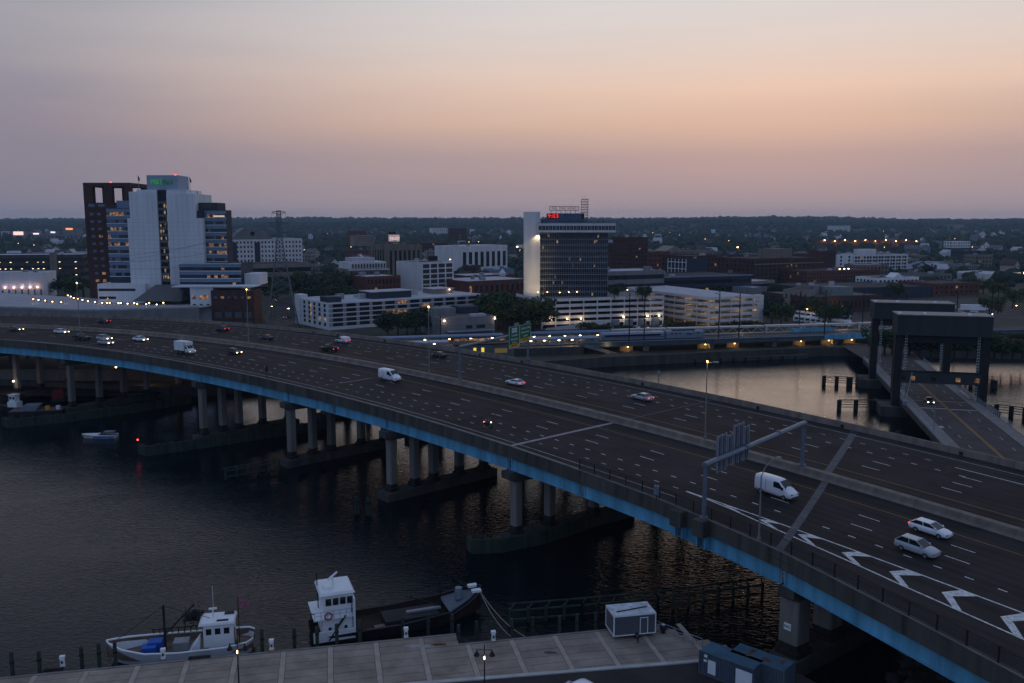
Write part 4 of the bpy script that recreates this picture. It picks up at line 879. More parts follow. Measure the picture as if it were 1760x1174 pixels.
# ================================================================== BUILDINGS
brick = mat('brick_brown', (.085, .045, .038), .9, .3, .5, .2); brick_r = mat('brick_red', (.15, .058, .045), .9, .3, .5, .2); stone = mat('stone_tan', (.21, .175, .14), .9, .25, .3, .2, streak=True)
tan = mat('tan_render', (.26, .225, .19), .9, .2, .3, streak=True); wht = mat('white_panel', (.68, .69, .71), .7, .10, .25, streak=True); wht2 = mat('white_concrete', (.68, .66, .66), .8, .14, .25, streak=True)
grey = mat('grey_concrete', (.20, .20, .205), .9, .2, .3, streak=True); roof_d = mat('roof_dark', (.055, .052, .055), .9, .3, .2); roof_l = mat('roof_light', (.46, .45, .48), .85, .2, .25); steel_blue_p = mat('spandrel_blue', (.17, .235, .33), .45, .15, .3)
spand = mat('spandrel_dark', (.045, .055, .075), .75, .2, .3)
class Bld:
    def __init__(s, name, label, l, r, ytop, depth, z0=3.0, cat='building', group=None, ytopx=None):
        a, b = A(l[0], 500, l[1]), A(r[0], 500, r[1]); s.W = math.hypot(b.x - a.x, b.y - a.y); s.rz = math.atan2(b.y - a.y, b.x - a.x); s.D = depth; s.z0 = z0
        s.H = A(l[0], ytop, l[1]).z - z0; s.root = empty(name, (a.x, a.y, z0), s.rz, label, cat, group)
    def box(s, nm, x0, x1, y0, y1, z0, z1, m, parent=None): return box(nm, parent or s.root, x0, x1, y0, y1, z0, z1, m)
    def mass(s, m, roof=None, par=.6):
        s.box('wall', 0, s.W, 0, s.D, 0, s.H, m); t = .35
        if par:
            r = s.box('roof', t, s.W - t, t, s.D - t, s.H, s.H + .06, roof or roof_d)
            for q in ((0, s.W, 0, t), (0, s.W, s.D - t, s.D), (0, t, t, s.D - t), (s.W - t, s.W, t, s.D - t)): s.box('parapet', q[0], q[1], q[2], q[3], s.H, s.H + par, m)
        return s
    def units(s, n=3, m=None):
        for i in range(n):
            w = random.uniform(1.5, 4); x = random.uniform(.1, .8) * s.W; y = random.uniform(.15, .7) * s.D; s.box('roof_unit', x, x + w, y, y + random.uniform(1.5, 3), s.H + .06, s.H + random.uniform(1.2, 2.6), m or random.choice((grey, steel_g, roof_l)))
        return s
    def place(s, f, u0, u1, z0, z1, t=.06):
        return {'f': (u0, u1, -t, .04, z0, z1), 'r': (s.W - .04, s.W + t, u0, u1, z0, z1), 'l': (-t, .04, u0, u1, z0, z1)}[f]
    def grid(s, f, cols, rows, zb, zt, wr=.55, hr=.55, lit=.06, m=None, u0=None, u1=None, each=True, litm=None):
        L = s.W if f == 'f' else s.D; u0 = .6 if u0 is None else u0; u1 = L - .6 if u1 is None else u1; pw, ph = (u1 - u0) / cols, (zt - zb) / rows; jm = MB(); jl = MB()
        for j in range(rows):
            for i in range(cols):
                a = u0 + (i + .5 - wr / 2) * pw; z = zb + (j + .5 - hr / 2) * ph; q = s.place(f, a, a + wr * pw, z, z + hr * ph); on = random.random() < lit
                if each: s.box('window', *q, (litm or lit_w) if on else (m or glass_d))
                else: (jl if on else jm).box(*q)
        if not each:
            if jm.v: jm.build('window_grid', m or glass_d, s.root, kind='stuff')
            if jl.v: jl.build('lit_window_grid', litm or lit_w, s.root, kind='stuff')
        return s
    def bands(s, f, n, zb, zt, h=.5, m=None, u0=None, u1=None, nm='window_band', t=.06):
        L = s.W if f == 'f' else s.D; u0 = .3 if u0 is None else u0; u1 = L - .3 if u1 is None else u1; ph = (zt - zb) / n
        for j in range(n): z = zb + j * ph + ph * (1 - h) / 2; s.box(nm, *s.place(f, u0, u1, z, z + ph * h, t), m or glass_d)
        return s
    def bars(s, f, n, zb, zt, w, m, u0=None, u1=None, t=.22, nm='pilaster'):
        L = s.W if f == 'f' else s.D; u0 = 0 if u0 is None else u0; u1 = L if u1 is None else u1
        for i in range(n + 1): u = u0 + (u1 - u0) * i / n; s.box(nm, *s.place(f, u - w / 2, u + w / 2, zb, zt, t), m)
        return s
# ------------------------------------------------------------------ white stepped bank tower on the left
def bank_tower():
    Y = 430.0; k = Y / FPX / math.cos(PITCH) * 1.0
    X = lambda px, y=Y: A(px, 450, y).x - X0
    Z = lambda py, y=Y: A(300, py, y).z - 3
    X0 = 0; X0 = A(223, 450, Y).x
    r = empty('office_tower', (X0, Y, 3), 0, 'tall white stepped office tower with green lit rooftop lettering and glazed wings', 'tower')
    def b(nm, x0, x1, yt, yb, y0, y1, m, par=None): return box(nm, par or r, X(x0), X(x1), y0, y1, Z(yb), Z(yt), m)
    # central white slab in steps, with the dark glazed slot
    sl0, sl1 = 275, 291.5
    for x0, x1 in ((223, sl0), (sl1, 351)):
        o = b('slab', x0, x1, 375 if x0 < 260 else 375, 560, 0, 24, wht)
    b('slab', 228, sl0, 329.5, 374.9, 0, 24, wht); b('slab', sl1, 340, 333, 374.9, 0, 24, wht); b('slab', 241, sl0, 326, 329.4, .5, 22, wht); b('slab', sl1, 325, 326, 332.9, .5, 22, wht)
    ph = b('penthouse', 255.5, 308, 300.5, 325.9, 3, 18, mat('penthouse_panel', (.30, .36, .46), .7, .1, .3))
    # panel joints of the slab, thin recessed-looking ribs
    jn = mat('panel_joint', (.40, .42, .47), .8)
    for i in range(1, 17):
        yy = 375 + i * 7.4
        for x0, x1 in ((223.3, sl0 - .2), (sl1 + .2, 350.7)): b('joint', x0, x1, yy, yy + .35, -.03, .02, jn)
    for px in (232, 241, 250, 259, 267, 300, 309, 318, 327, 336, 344): b('joint', px, px + .3, 334 if 229 < px < 339 else 376, 488, -.035, .02, jn)
    b('slot_back', sl0, sl1, 326, 560, 2.2, 3.0, glass_d)
    n = 13
    for i in range(n):
        y0 = 346 + i * 11.2; b('slot_spandrel', sl0 + .1, sl1 - .1, y0, y0 + 4.0, 1.4, 2.15, mat('slot_spandrel', (.20, .20, .20), .6))
        for j in range(4): xa = sl0 + .6 + j * 4.0; b('window', xa, xa + 3.5, y0 + 4.4, y0 + 10.6, 2.05, 2.15, lit_c if random.random() < .28 else glass_d)
    for j in range(5): xa = sl0 + .2 + j * 4.05; b('mullion', xa, xa + .35, 327, 488, 1.2, 2.0, spand)
    # wings: floor by floor, pale sill line, blue spandrel, window strip
    def wing(x0, x1, y0, n, pitch, back, litf, dep=9):
        b('wing_core', x0, x1, y0 - 1, 560, back, back + dep, spand)
        for i in range(n):
            yt = y0 + i * pitch
            b('spandrel', x0, x1, yt, yt + pitch * .45, back - .25, back - .02, steel_blue_p); b('sill', x0 - .3, x1 + .3, yt + pitch - 1.1, yt + pitch, back - .5, back - .02, wht)
            kx = x0 + .4; ww = (x1 - x0 - .8) / 8
            for j in range(8): b('window', kx + j * ww + .1, kx + (j + 1) * ww - .1, yt + pitch * .47, yt + pitch - 1.2, back - .14, back - .02, lit_w if random.random() < litf[i % len(litf)] else (glass_d if random.random() < .6 else mat('blind', (.13, .17, .22), .5)))
    wing(182.5, 222.6, 358.5, 9, 13.1, 3.5, (.4, .0, .3, .15, .6, .0, .0, .0, .0)); wing(351.4, 387.5, 362, 7, 12.7, 3.5, (.1, .0, .05, .05, .6, .35, .0))
    b('top_block', 200, 227.6, 344.5, 358.3, 4, 16, steel_blue_p); b('top_block', 341, 373.5, 348, 361.8, 4, 16, spand); b('top_block', 341, 350.9, 361.9, 374.5, 1.5, 14, spand)
    for i in range(4): b('window', 346 + i * 6.4, 351 + i * 6.4, 351, 357, 3.9, 3.98, glass_d)
    b('sign_plate', 367, 386, 370.4, 372.6, 2.85, 2.97, glow('sign_warm', (1, .75, .5), .8))
    # lower right terraces
    def low(x0, x1, y0, n, pitch, yb, dep=20, lit=.15):
        b('podium_core', x0, x1, y0, 560, yb, yb + dep, spand)
        for i in range(n):
            yt = y0 + i * pitch; b('spandrel', x0, x1, yt + .8, yt + pitch * .5, yb - .25, yb - .02, steel_blue_p); b('sill', x0 - .4, x1 + .4, yt - .4, yt + .7, yb - .5, yb - .02, wht)
            for j in range(10): xa = x0 + 41 * (x1 - x0) / 105 + j * (x1 - x0) * .058; b('window', xa, xa + (x1 - x0) * .052, yt + pitch * .53, yt + pitch - 1, yb - .14, yb - .02, lit_w if random.random() < lit else glass_d)
    low(315.5, 420, 452, 3, 12.6, -6)
    b('podium', 346, 384, 489.5, 560, -17, -7, wht); b('podium_roof', 317, 452, 487.5, 489.4, -18, -6.1, wht); b('podium', 384.2, 421, 489.5, 560, -7, 8, wht); b('podium', 421, 447, 470, 489.3, -2, 12, wht)
    for i in range(3): b('window', 350 + i * 11.3, 354.8 + i * 11.3, 517, 521.3, -17.06, -16.98, glass_d)
    b('window', 349.5, 355, 502.5, 509.5, -17.06, -16.98, lit_w); b('window', 361, 376, 502.5, 509.5, -17.06, -16.98, lit_w); b('window', 349, 362, 547.5, 553.5, -17.06, -16.98, glow('lit_orange', (1, .5, .08), 1.0))
    bo = b('brick_block', 384, 454.5, 494, 575, -20, -7.2, brick)
    for i in range(6): b('window', 389 + i * 11, 394.5 + i * 11, 503.5, 507.5, -20.07, -19.98, lit_w if i in (1, 5) else mat('pane_sky', (.10, .13, .17), .15, spec=.7))
    for j, yy in enumerate((529.5, 545)):
        for i in range(4): b('window', 389.5 + i * 16.6, 400 + i * 16.6, yy, yy + 9.3, -20.07, -19.98, mat('pane_sky', (.10, .13, .17))); b('mullion', 394.6 + i * 16.6, 395 + i * 16.6, yy, yy + 9.3, -20.12, -20.06, brick)
    # lower left block and sloping glazed roof
    b('podium', 171.5, 253, 487, 560, -4, 16, wht)
    for y0, x1 in ((495, 236), (508.5, 202)): b('window_band', 173, x1, y0, y0 + 4.3, -4.07, -3.98, glass_d)
    m = MB(); x = [X(266), X(316), X(329), X(248)]; m.add([(x[3], -16, Z(513)), (x[2], -16, Z(513)), (x[1], -.2, Z(489)), (x[0], -.2, Z(489)), (x[3], -.2, Z(513)), (x[2], -.2, Z(513))], [(0, 1, 2, 3), (0, 3, 4), (1, 5, 2)]); m.build('sloped_roof', mat('standing_seam', (.13, .12, .12), .6, .2, .6), r)
    text_mesh('sign_lettering', 'M&T', 3.6, glow('led_green', (.02, .75, .03), .32), r, (X(272.3), 2.85, Z(312.4)), (R(90), 0, 0), .1, .82); text_mesh('sign_lettering', 'Bank', 3.6, glow('led_green_dim', (.01, .5, .09), .13), r, (X(292), 2.85, Z(312.4)), (R(90), 0, 0), .1, .7)
    box('beacon', r, X(302.4), X(304.4), 4, 4.6, Z(300.4), Z(298.6), red_l); rod('antenna', r, (X(299.5), 8, Z(301)), (X(299.5), 8, Z(292)), .06, steel_d)
    rod('roof_davit', r, (X(335), 8, Z(333)), (X(335), 8, Z(327)), .15, steel_d)
    for px, top, base, nm in ((238.5, 301, 329, 'dark flag on a mast left of the green lettering'), (327, 304, 332, 'dark blue flag on a mast right of the green lettering')):
        p = A(px, base, Y + 2); f = empty('flagpole', p, 0, nm, 'flagpole'); h = A(px, top, Y + 2).z - p.z; rod('pole', f, (0, 0, 0), (0, 0, h), .12, alu)
        m = MB(); m.loft([[(.1 + t * .5, .1 * math.sin(t * 3), h - .2 - t * 1.0 - k_) for k_ in (0, 2.2 - t * .5)] for t in (0, .5, 1, 1.5)], cap=False, closed=False); m.build('flag', mat('flag_cloth', (.06, .03, .08), .9, .6, 2), f)
    # dark brown tower behind with an open crown
    r2 = empty('brown_tower', (A(151, 450, 452).x, 452, 3), 0, 'dark brown brick tower with two square openings in its crown and a red beacon', 'tower'); X2 = lambda px: A(px, 450, 452).x - A(151, 450, 452).x; Z2 = lambda py: A(190, py, 452).z - 3
    def c(nm, x0, x1, yt, yb, y0, y1, m): return box(nm, r2, X2(x0), X2(x1), y0, y1, Z2(yb), Z2(yt), m)
    c('wall', 151, 231, 351.5, 575, 0, 24, brick); c('crown_beam', 151, 231, 314, 320.5, 0, 24, brick); 
    for x0, x1 in ((151, 166.5), (186, 199), (219.5, 231)): c('crown_pier', x0, x1, 320.6, 351.4, 0, 3.2, brick); c('crown_pier', x0, x1, 320.6, 351.4, 20.8, 24, brick)
    c('crown_ledge', 166.5, 231, 348, 351.4, 3.3, 20, brick); c('beacon', 191, 193.5, 312.2, 313.9, 4, 4.6, red_l)
    for j in range(12):
        for i in range(2):
            w_ = random.random(); yy = 366 + j * 12.7
            c('window', 159.5 + i * 12.5 + j * .35, 165.5 + i * 12.5 + j * .35, yy, yy + 4.4, -.07, .02, lit_w if (w_ < .25 and j > 2) else mat('pane_sky', (.10, .13, .17)))
    for i in range(2): c('window', 158 + i * 17, 169 + i * 17, 350.5, 355.5, -.08, .02, mat('pane_sky', (.10, .13, .17)))
bank_tower()
# ------------------------------------------------------------------ terrace / parking deck with lamps in front of it
def terrace():
    r = empty('parking_terrace', (0, 0, 0), 0, 'curved parking terrace with a pale deck below the white tower', 'parking deck')
    def pt(px, py, z): return P(px, py, z)
    zt = 11.5; edge = [(-120, 520), (0, 528), (60, 530), (130, 533.5), (200, 533), (270, 530.5), (342, 528)]
    f = [pt(a, b, zt) for a, b in edge]; bk = [f[0] + Vector((0, 60, 0)), f[-1] + Vector((4, 10, 0))]
    top = MB(); poly = [(p.x, p.y) for p in f] + [(bk[1].x, bk[1].y), (bk[0].x, bk[0].y)]; top.prism(poly, zt - .4, zt); top.build('deck', mat('terrace_deck', (.40, .39, .42), .85, .15, .15), r)
    w = MB(); wl = MB()
    for a, b in zip(f, f[1:]):
        strip(w, a, b, .5, 3.0, zt - .42); strip(wl, a - Vector((0, .1, 0)), b - Vector((0, .1, 0)), .4, zt + .01, zt + .55)
    w.build('wall', grey, r); wl.build('parapet', concrete_l, r)
    for a, b in ((280, 303), (312, 334)):
        p, q = pt(a, 541, 5.4), pt(b, 541, 5.4); d = (q - p).normalized(); rz = math.atan2(d.y, d.x); c = (p + q) / 2 + Vector((-.3 * 0, -.45, 0))
        o = box('opening', r, c.x - (q - p).length / 2, c.x + (q - p).length / 2, f[-2].y - .9, f[-2].y - .3, 4.4, 7.4, steel_d, 0)
    # terrace wall and piers behind the lamps
    b0, b1 = pt(150, 513, zt), pt(330, 517, zt); yb = max(b0.y, b1.y)
    LAMPS = [(57.5, 514.5), (66.5, 516), (78, 517), (90.5, 519), (105.5, 520), (117, 508), (122, 510), (127, 512.5), (134, 514), (142, 516), (151.5, 518), (163.5, 520), (176, 521), (184.5, 521.5), (189, 521), (204, 521.5), (208, 521.5), (219.5, 522.5), (231, 521.5), (236, 523), (251.5, 523.5), (256.5, 521.5), (269.5, 524), (281, 521)]
    for i, (px, py) in enumerate(LAMPS):
        p = pt(px, py + 2.2, zt); o = empty('terrace_lamp', p, 0, ORD[i] + ' warm bollard lamp from the left on the parking terrace', 'lamp', 'terrace lamps')
        m = MB(); m.box(-.45, .45, .1, .8, 0, 1.3); m.build('planter', roof_d, o); box('lamp_glass', o, -.2, .2, -.25, .08, .6, .95, lamp_y)
    for i in range(12): px = 176 + i * 13; p = pt(px, 515, zt); box('back_pier', r, p.x - .6, p.x + .6, yb - .2, yb + .8, zt, zt + 3.2, stone)
    box('back_wall', r, pt(170, 515, zt).x, pt(330, 515, zt).x, yb + .8, yb + 1.4, zt, zt + 3.0, tan)
    for x in (-118, -60, 0): point_light('lamp_light', (pt(140 + x * .9 + 60, 516, zt).x, pt(200, 522, zt).y, zt + 1.6), 90, (1, .6, .3), .4, r)
terrace()
# ------------------------------------------------------------------ centre office tower with crown and roof sign
def centre_tower():
    Y = 405.0; X0 = A(901, 450, Y).x; X = lambda px: A(px, 450, Y).x - X0; Z = lambda py: A(980, py, Y).z - 3
    r = empty('office_tower', (X0, Y, 3), 0, 'dark glass office tower with floodlit white side slab, white crown and rooftop sign', 'tower')
    def b(nm, x0, x1, yt, yb, y0, y1, m, par=None): return box(nm, par or r, X(x0), X(x1), y0, y1, Z(yb), Z(yt), m)
    b('side_slab', 901, 928, 364, 575, 0, 26, wht2); b('core', 928.2, 1046, 400, 575, 3.0, 25, glass('tower_glass', (.012, .014, .02), .06, .5))
    rows = 11; y0 = 401.5; ph = (513 - y0) / rows
    for i in range(rows + 1): b('spandrel', 928.3, 1046.3, y0 + i * ph - .9, y0 + i * ph + .55, 2.45, 2.98, mat('floor_band', (.24, .26, .30), .6))
    for i in range(rows): b('mid_rail', 928.3, 1046.3, y0 + i * ph + ph * .70, y0 + i * ph + ph * .74, 2.72, 2.98, MATS['floor_band'])
    n = 39; fin = mat('window_fin', (.27, .28, .31), .5, .05)
    for i in range(n): px = 929 + i * (116.6 / (n - 1)); b('fin', px - .25, px + .25, 400, 513, 2.3, 2.97, fin)
    for j in range(rows):
        for i in range(n - 1):
            if random.random() < .03: px = 929 + i * (116.6 / (n - 1)); b('lit_window', px + .4, px + 2.6, y0 + j * ph + 1.5, y0 + j * ph + ph * .65, 2.9, 2.98, lit_c)
    # crown
    cr = b('crown', 924, 1056.5, 383.5, 399.5, -1.6, 27, wht2)
    for i in range(22): px = 925 + i * 5.97; b('crown_window', px + .35, px + 2.8, 388, 395.5, -1.68, -1.58, glass_d); b('crown_window', px + 3.05, px + 5.6, 388, 395.5, -1.68, -1.58, glass_d)
    for k, px in enumerate((0,)): pass
    b('roof_edge', 923.5, 1057, 382.8, 383.4, -1.8, 27.2, steel_blue_p)
    pn = b('plant_room', 941.5, 1000, 366.5, 383, 4, 18, mat('plant_room', (.10, .13, .18), .7)); b('plant_room', 1000.2, 1005, 366.5, 383, 6, 18, steel_d); b('plant_room', 933, 1004, 376.5, 383, 2.5, 20, mat('plant_room', (.10, .13, .18)))
    b('clock_board', 942.5, 960, 367.5, 376.2, 3.4, 3.9, black); text_mesh('clock_digits', '9:03', 2.6, glow('led_red', (1, .02, .015), 1.6), r, (X(951), 3.3, Z(371.6)), (R(90), 0, 0), .05, 1.15)
    # roof railings
    m = MB()
    for px in np.arange(962, 1052, 3.0): m.bar((X(px), 1, Z(383)), (X(px), 1, Z(380)), .06, 4)
    m.bar((X(960), 1, Z(380)), (X(1050), 1, Z(380)), .06, 4); m.build('roof_railing', steel_d, r)
    rod('spire', r, (X(1037), 3, Z(383)), (X(1037), 3, Z(373)), .12, steel_d)
    # sign frame with letters
    s = empty('rooftop_sign', (X0 + X(945.5), Y + 6, 3 + Z(366.5)), 0, 'black framed lettering on stilts on the roof of the centre tower', 'sign'); W_ = X(995.5) - X(945.5); h0, h1 = Z(361.5) - Z(366.5), Z(354.3) - Z(366.5)
    for z in (h0, h1): rod('frame_bar', s, (0, 0, z), (W_, 0, z), .12, steel_d)
    for x in (0, W_): rod('frame_bar', s, (x, 0, h0), (x, 0, h1), .14, steel_d)
    for i in range(6): rod('leg', s, (W_ * (i + .3) / 6, .2, 0), (W_ * (i + .3) / 6, 0, h0), .1, steel_d)
    text_mesh('sign_lettering', 'FEIL DRIE KEND', 1.75, steel_d, s, (W_ / 2, 0, (h0 + h1) / 2), (R(90), 0, 0), .08, .96)
    # lattice mast
    s = empty('lattice_mast', (X0 + X(1006.5), Y + 9, 3 + Z(383)), 0, 'red and white lattice mast on the roof of the centre tower', 'mast'); a = (X(1012.5) - X(1001)) / 2; H = Z(341.5) - Z(383)
    for sx in (-a, a):
        for sy in (-a, a): rod('leg', s, (sx, sy, 0), (sx, sy, H), .07, alu)
    n = 9
    for i in range(n + 1):
        z = H * i / n
        for q in (((-a, -a), (a, -a)), ((a, -a), (a, a)), ((a, a), (-a, a)), ((-a, a), (-a, -a))): rod('ring_bar', s, (*q[0], z), (*q[1], z), .11, steel_d)
        if i < n:
            for q in (((-a, -a), (a, -a)), ((a, -a), (-a, -a))): rod('diagonal', s, (*q[0], z), (*q[1], z + H / n), .05, brick_r)
    for x in (-a * .5, a * .3): rod('antenna', s, (x, 0, H), (x, 0, H + 2.4), .03, steel_d)
    # floodlights: slab pair added on the garage roof, the rest under crown and before glass
    def spot(loc, tgt, e, ang, c=(1, .74, .36)):
        l = bpy.data.lights.new('floodlight', 'SPOT'); l.energy = e; l.spot_size = R(ang); l.spot_blend = .8; l.color = c; l.shadow_soft_size = .2; o = bpy.data.objects.new('floodlight', l); col.objects.link(o); o.parent = r; o.location = loc; o.rotation_euler = (Vector(tgt) - Vector(loc)).to_track_quat('-Z', 'Y').to_euler()
    spot((X(936), -13, Z(511)), (X(915), 0, Z(470)), 14000, 80); spot((X(934), -11, Z(511)), (X(914), 0, Z(410)), 9000, 60); spot((X(926), -.9, Z(402)), (X(914), 0, Z(440)), 1600, 100)
    spot((X(990), -1.2, Z(512)), (X(990), 3, Z(470)), 6000, 60); spot((X(935), -1.0, Z(512)), (X(937), 3, Z(480)), 3500, 60)
    for px in (915, 926, 935, 990): box('floodlight_housing', r, X(px) - .3, X(px) + .3, -5.6 if px == 915 else -2.4, -5.0 if px == 915 else -1.9, 0 if px == 915 else Z(514), .6 if px == 915 else Z(513), steel_d)
centre_tower()
# ------------------------------------------------------------------ open car parks
def garage(B, faces, n, zt, m, litc, lit_e, sides=('f',), cols=8, slope=None, inner=True):
    ph = zt / n
    for i in range(n + 1):
        z = ph * i; B.box('floor_slab', .3, B.W - .3, .3, B.D - .3, z - .3, z - .02, grey)
    B.box('core', B.W * .08, B.W * .92, B.D * .45, B.D * .55, 0, zt, grey)
    for f in faces:
        L = B.W if f == 'f' else B.D
        k = cols if f == 'f' else max(3, int(L / 8))
        for i in range(1, n + 1):
            z = ph * i
            for j in range(k):
                u0, u1 = L * j / k + .2, L * (j + 1) / k - .2; dz = 0
                q = B.place(f, u0, u1, z - .75, z + .6, .05); 
                o = B.box('parapet_panel', *q, m)
        for j in range(k + 1): u = min(max(L * j / k, .25), L - .25); B.box('column', *B.place(f, u - .24, u + .24, 0, zt + .6, .16), m)
    for i in range(n):
        z = ph * (i + 1) - .42
        for f in faces:
            L = B.W if f == 'f' else B.D; k = max(3, int(L / 7))
            for j in range(k):
                u = L * (j + .5) / k; q = (u - .6, u + .6, 3.0, 3.25) if f == 'f' else ((B.W - 3.2, B.W - 3.0, u - .6, u + .6) if f == 'r' else (3.0, 3.2, u - .6, u + .6))
                if random.random() < lit_e[i % len(lit_e)]: B.box('strip_lamp', *q, z, z + .1, litc)
B = Bld('parking_garage', 'white parking garage with dark open floors below the centre tower', (931, 388), (1141, 408), 514, 34)
garage(B, ('f', 'l'), 5, B.H - .6, wht2, lamp_y, (.0, .1, .05, .0, .0), cols=9)
for i in range(4): B.box('garage_door', B.W * (.56 + i * .113), B.W * (.56 + i * .113) + 4.2, -.2, -.02, 0, 3.0, steel_g)
for i, u in enumerate((.08, .2, .31, .66, .86, .96)):
    o = B.box('wall_lamp', B.W * u - .3, B.W * u + .3, -.7, -.3, 4.0, 4.3, lamp_w if i > 2 else lamp_y); point_light('lamp_light', (B.W * u, -1.6, 4.0), 110, (1, .72, .38), .3, B.root)
m = MB(); m.add([(1, -3.2, .05), (B.W * .5, -3.2, 2.4), (B.W * .5, -.3, 2.4), (1, -.3, .05)], [(0, 1, 2, 3)]); m.add([(1, -3.25, 0), (B.W * .5, -3.25, 0), (B.W * .5, -3.25, 3.3), (1, -3.25, .9)], [(0, 1, 2, 3)]); m.build('ramp', wht2, B.root)
for i in range(11): p = (4 + i * 4.6, 12 + random.uniform(-2, 4)); rod('terrace_lamp', B.root, (p[0], p[1], B.H), (p[0], p[1], B.H + 1.6), .05, steel_d); B.box('lamp_glass', p[0] - .15, p[0] + .15, p[1] - .15, p[1] + .15, B.H + 1.6, B.H + 1.9, lamp_y)
GAR1 = B
B = Bld('parking_garage', 'white multi-storey garage with warm lit floors right of the centre tower', (1219, 398), (1313, 412), 511, 78)
garage(B, ('f', 'l'), 5, B.H - .6, wht2, lamp_y, (.9, .8, .9, .9, .6), cols=5)
B.box('stair_core', B.W * .9, B.W * .99, -.3, 3, 0, B.H, wht2); B.box('roof_edge', .3, B.W - .3, .3, B.D - .3, B.H - .6, B.H - .5, roof_l)
B.box('light_catch_wall', 7.5, 7.8, 5, B.D - 4, 0, B.H - 1, concrete_l); B.box('light_catch_wall', 7.9, B.W - 3, 7.5, 7.8, 0, B.H - 1, concrete_l)  # pale walls added inside to catch the lamplight and make the floors look warm
for i in range(5):
    for u in (8, 24, 40, 58): point_light('lamp_light', (4.5, u, (B.H - .6) / 5 * (i + 1) - .9), 260, (1, .6, .25), .4, B.root)
    point_light('lamp_light', (B.W * (.3 if i % 2 else .75), 4.5, (B.H - .6) / 5 * (i + 1) - .9), 300, (1, .6, .25), .4, B.root)
# ------------------------------------------------------------------ long white office building on the left bank
B = Bld('office_block', 'long low white office block with ribbon windows and rooftop plant', (563, 384), (829, 433), 522.6, 36).mass(wht, roof_l, .5)
for i in range(5):
    z = 1.6 + i * (B.H - 1.2) / 5; h = 1.45; B.box('window_recess', .3, B.W - .3, -.05, .02, z - .1, z + h + .1, mat('ribbon_grey', (.33, .31, .33), .7)); 
    for j in range(12): u = 2.2 + j * (B.W - 4) / 12; B.box('window', u, u + (B.W - 4) / 12 * .74, -.1, -.04, z, z + h, lit_w if random.random() < .03 else glass_d)
    for j in range(6): B.box('window', *B.place('l', 2.5 + j * 5.6, 4.6 + j * 5.6, z, z + h), lit_c if random.random() < .1 else glass_d)
B.box('stair_strip', *B.place('l', 18.2, 19.2, 1.5, B.H - 1), lit_c)
B.box('roof_house', B.W * .33, B.W * .58, 10, 22, B.H, B.H + 3.2, spand); B.box('roof_cap', B.W * .32, B.W * .59, 9.5, 22.5, B.H + 3.2, B.H + 3.5, roof_l); B.box('roof_house', B.W * .02, B.W * .10, 4, 12, B.H, B.H + 2.6, spand); B.box('roof_house', B.W * .8, B.W * .93, 18, 30, B.H, B.H + 2.4, tan); B.box('roof_cap', B.W * .79, B.W * .94, 17.5, 30.5, B.H + 2.4, B.H + 2.7, roof_l)
B.box('stair_tower', -.6, 3.4, 30, 36, 0, B.H + 2.2, wht); B.units(5)
point_light('lamp_light', (B.W * .9, 17, B.H + 2.0), 60, (1, .7, .4), .2, B.root); B.box('wall_lamp', B.W * .9 - .2, B.W * .9 + .2, 17.3, 17.5, B.H + 1.9, B.H + 2.2, lamp_w)
# brown low building left of it
B = Bld('warehouse', 'low dark brown building between the lattice pylon and the long white office block', (502, 470), (530, 425), 514, 30).mass(brick, roof_l, .3)
# concrete block by the station
B = Bld('concrete_block', 'windowless grey concrete block behind the station canopies', (757, 356), (850, 366), 549, 26).mass(grey, mat('roof_tan', (.16, .13, .12), .9), .5)
for x0, x1 in ((.46, .58), (.66, .82)): B.box('window_band', B.W * x0, B.W * x1, -.06, .03, B.H * .45, B.H * .62, glass_d)
B.box('plant_room', B.W * .1, B.W * .5, 14, 24, B.H, B.H + 3.0, grey); B.box('plant_room', B.W * .6, B.W * .98, 16, 25, B.H, B.H + 3.2, spand); B.box('entrance_canopy', B.W * .1, B.W * .95, -3, -.05, 2.6, 3.0, canopy); B.box('cooling_unit', B.W * .62, B.W * .88, 3, 6, B.H, B.H + 1.2, roof_l)
for u in (.06, 1.0): B.box('wall_lamp', B.W * u - .2, B.W * u + .2, -.6, -.2, B.H * .9, B.H * .9 + .4, lamp_w); point_light('lamp_light', (B.W * u, -1.2, B.H * .9), 70, (1, .62, .35), .2, B.root)
# ------------------------------------------------------------------ other city buildings
def simple(name, label, l, r, ytop, depth, wm, cols=0, rows=0, wr=.5, hr=.55, lit=.05, side=None, roof=None, bands=0, pil=None, units=2, each=True, par=.5, z0=3.0, wmat=None, zb=.8):
    B = Bld(name, label, l, r, ytop, depth, z0).mass(wm, roof, par)
    sd = side or ('r' if l[0] < 880 else 'l')
    if bands:
        B.bands('f', bands, zb, B.H - .6, .48); B.bands(sd, bands, zb, B.H - .6, .48)
    elif cols:
        B.grid('f', cols, rows, zb, B.H - .5, wr, hr, lit, each=each, m=wmat); B.grid(sd, max(2, int(cols * depth / B.W)), rows, zb, B.H - .5, wr, hr, lit, each=False, m=wmat)
    if pil: B.bars('f', pil[0], 0, B.H, pil[1], pil[2] if len(pil) > 2 else wm)
    if units: B.units(units)
    return B
B = simple('courthouse', 'pale office building with scattered square windows and a gabled top behind the pylon', (388, 625), (522, 655), 412, 40, wht2, 22, 7, .42, .5, .0, each=False, zb=12, roof=roof_d)
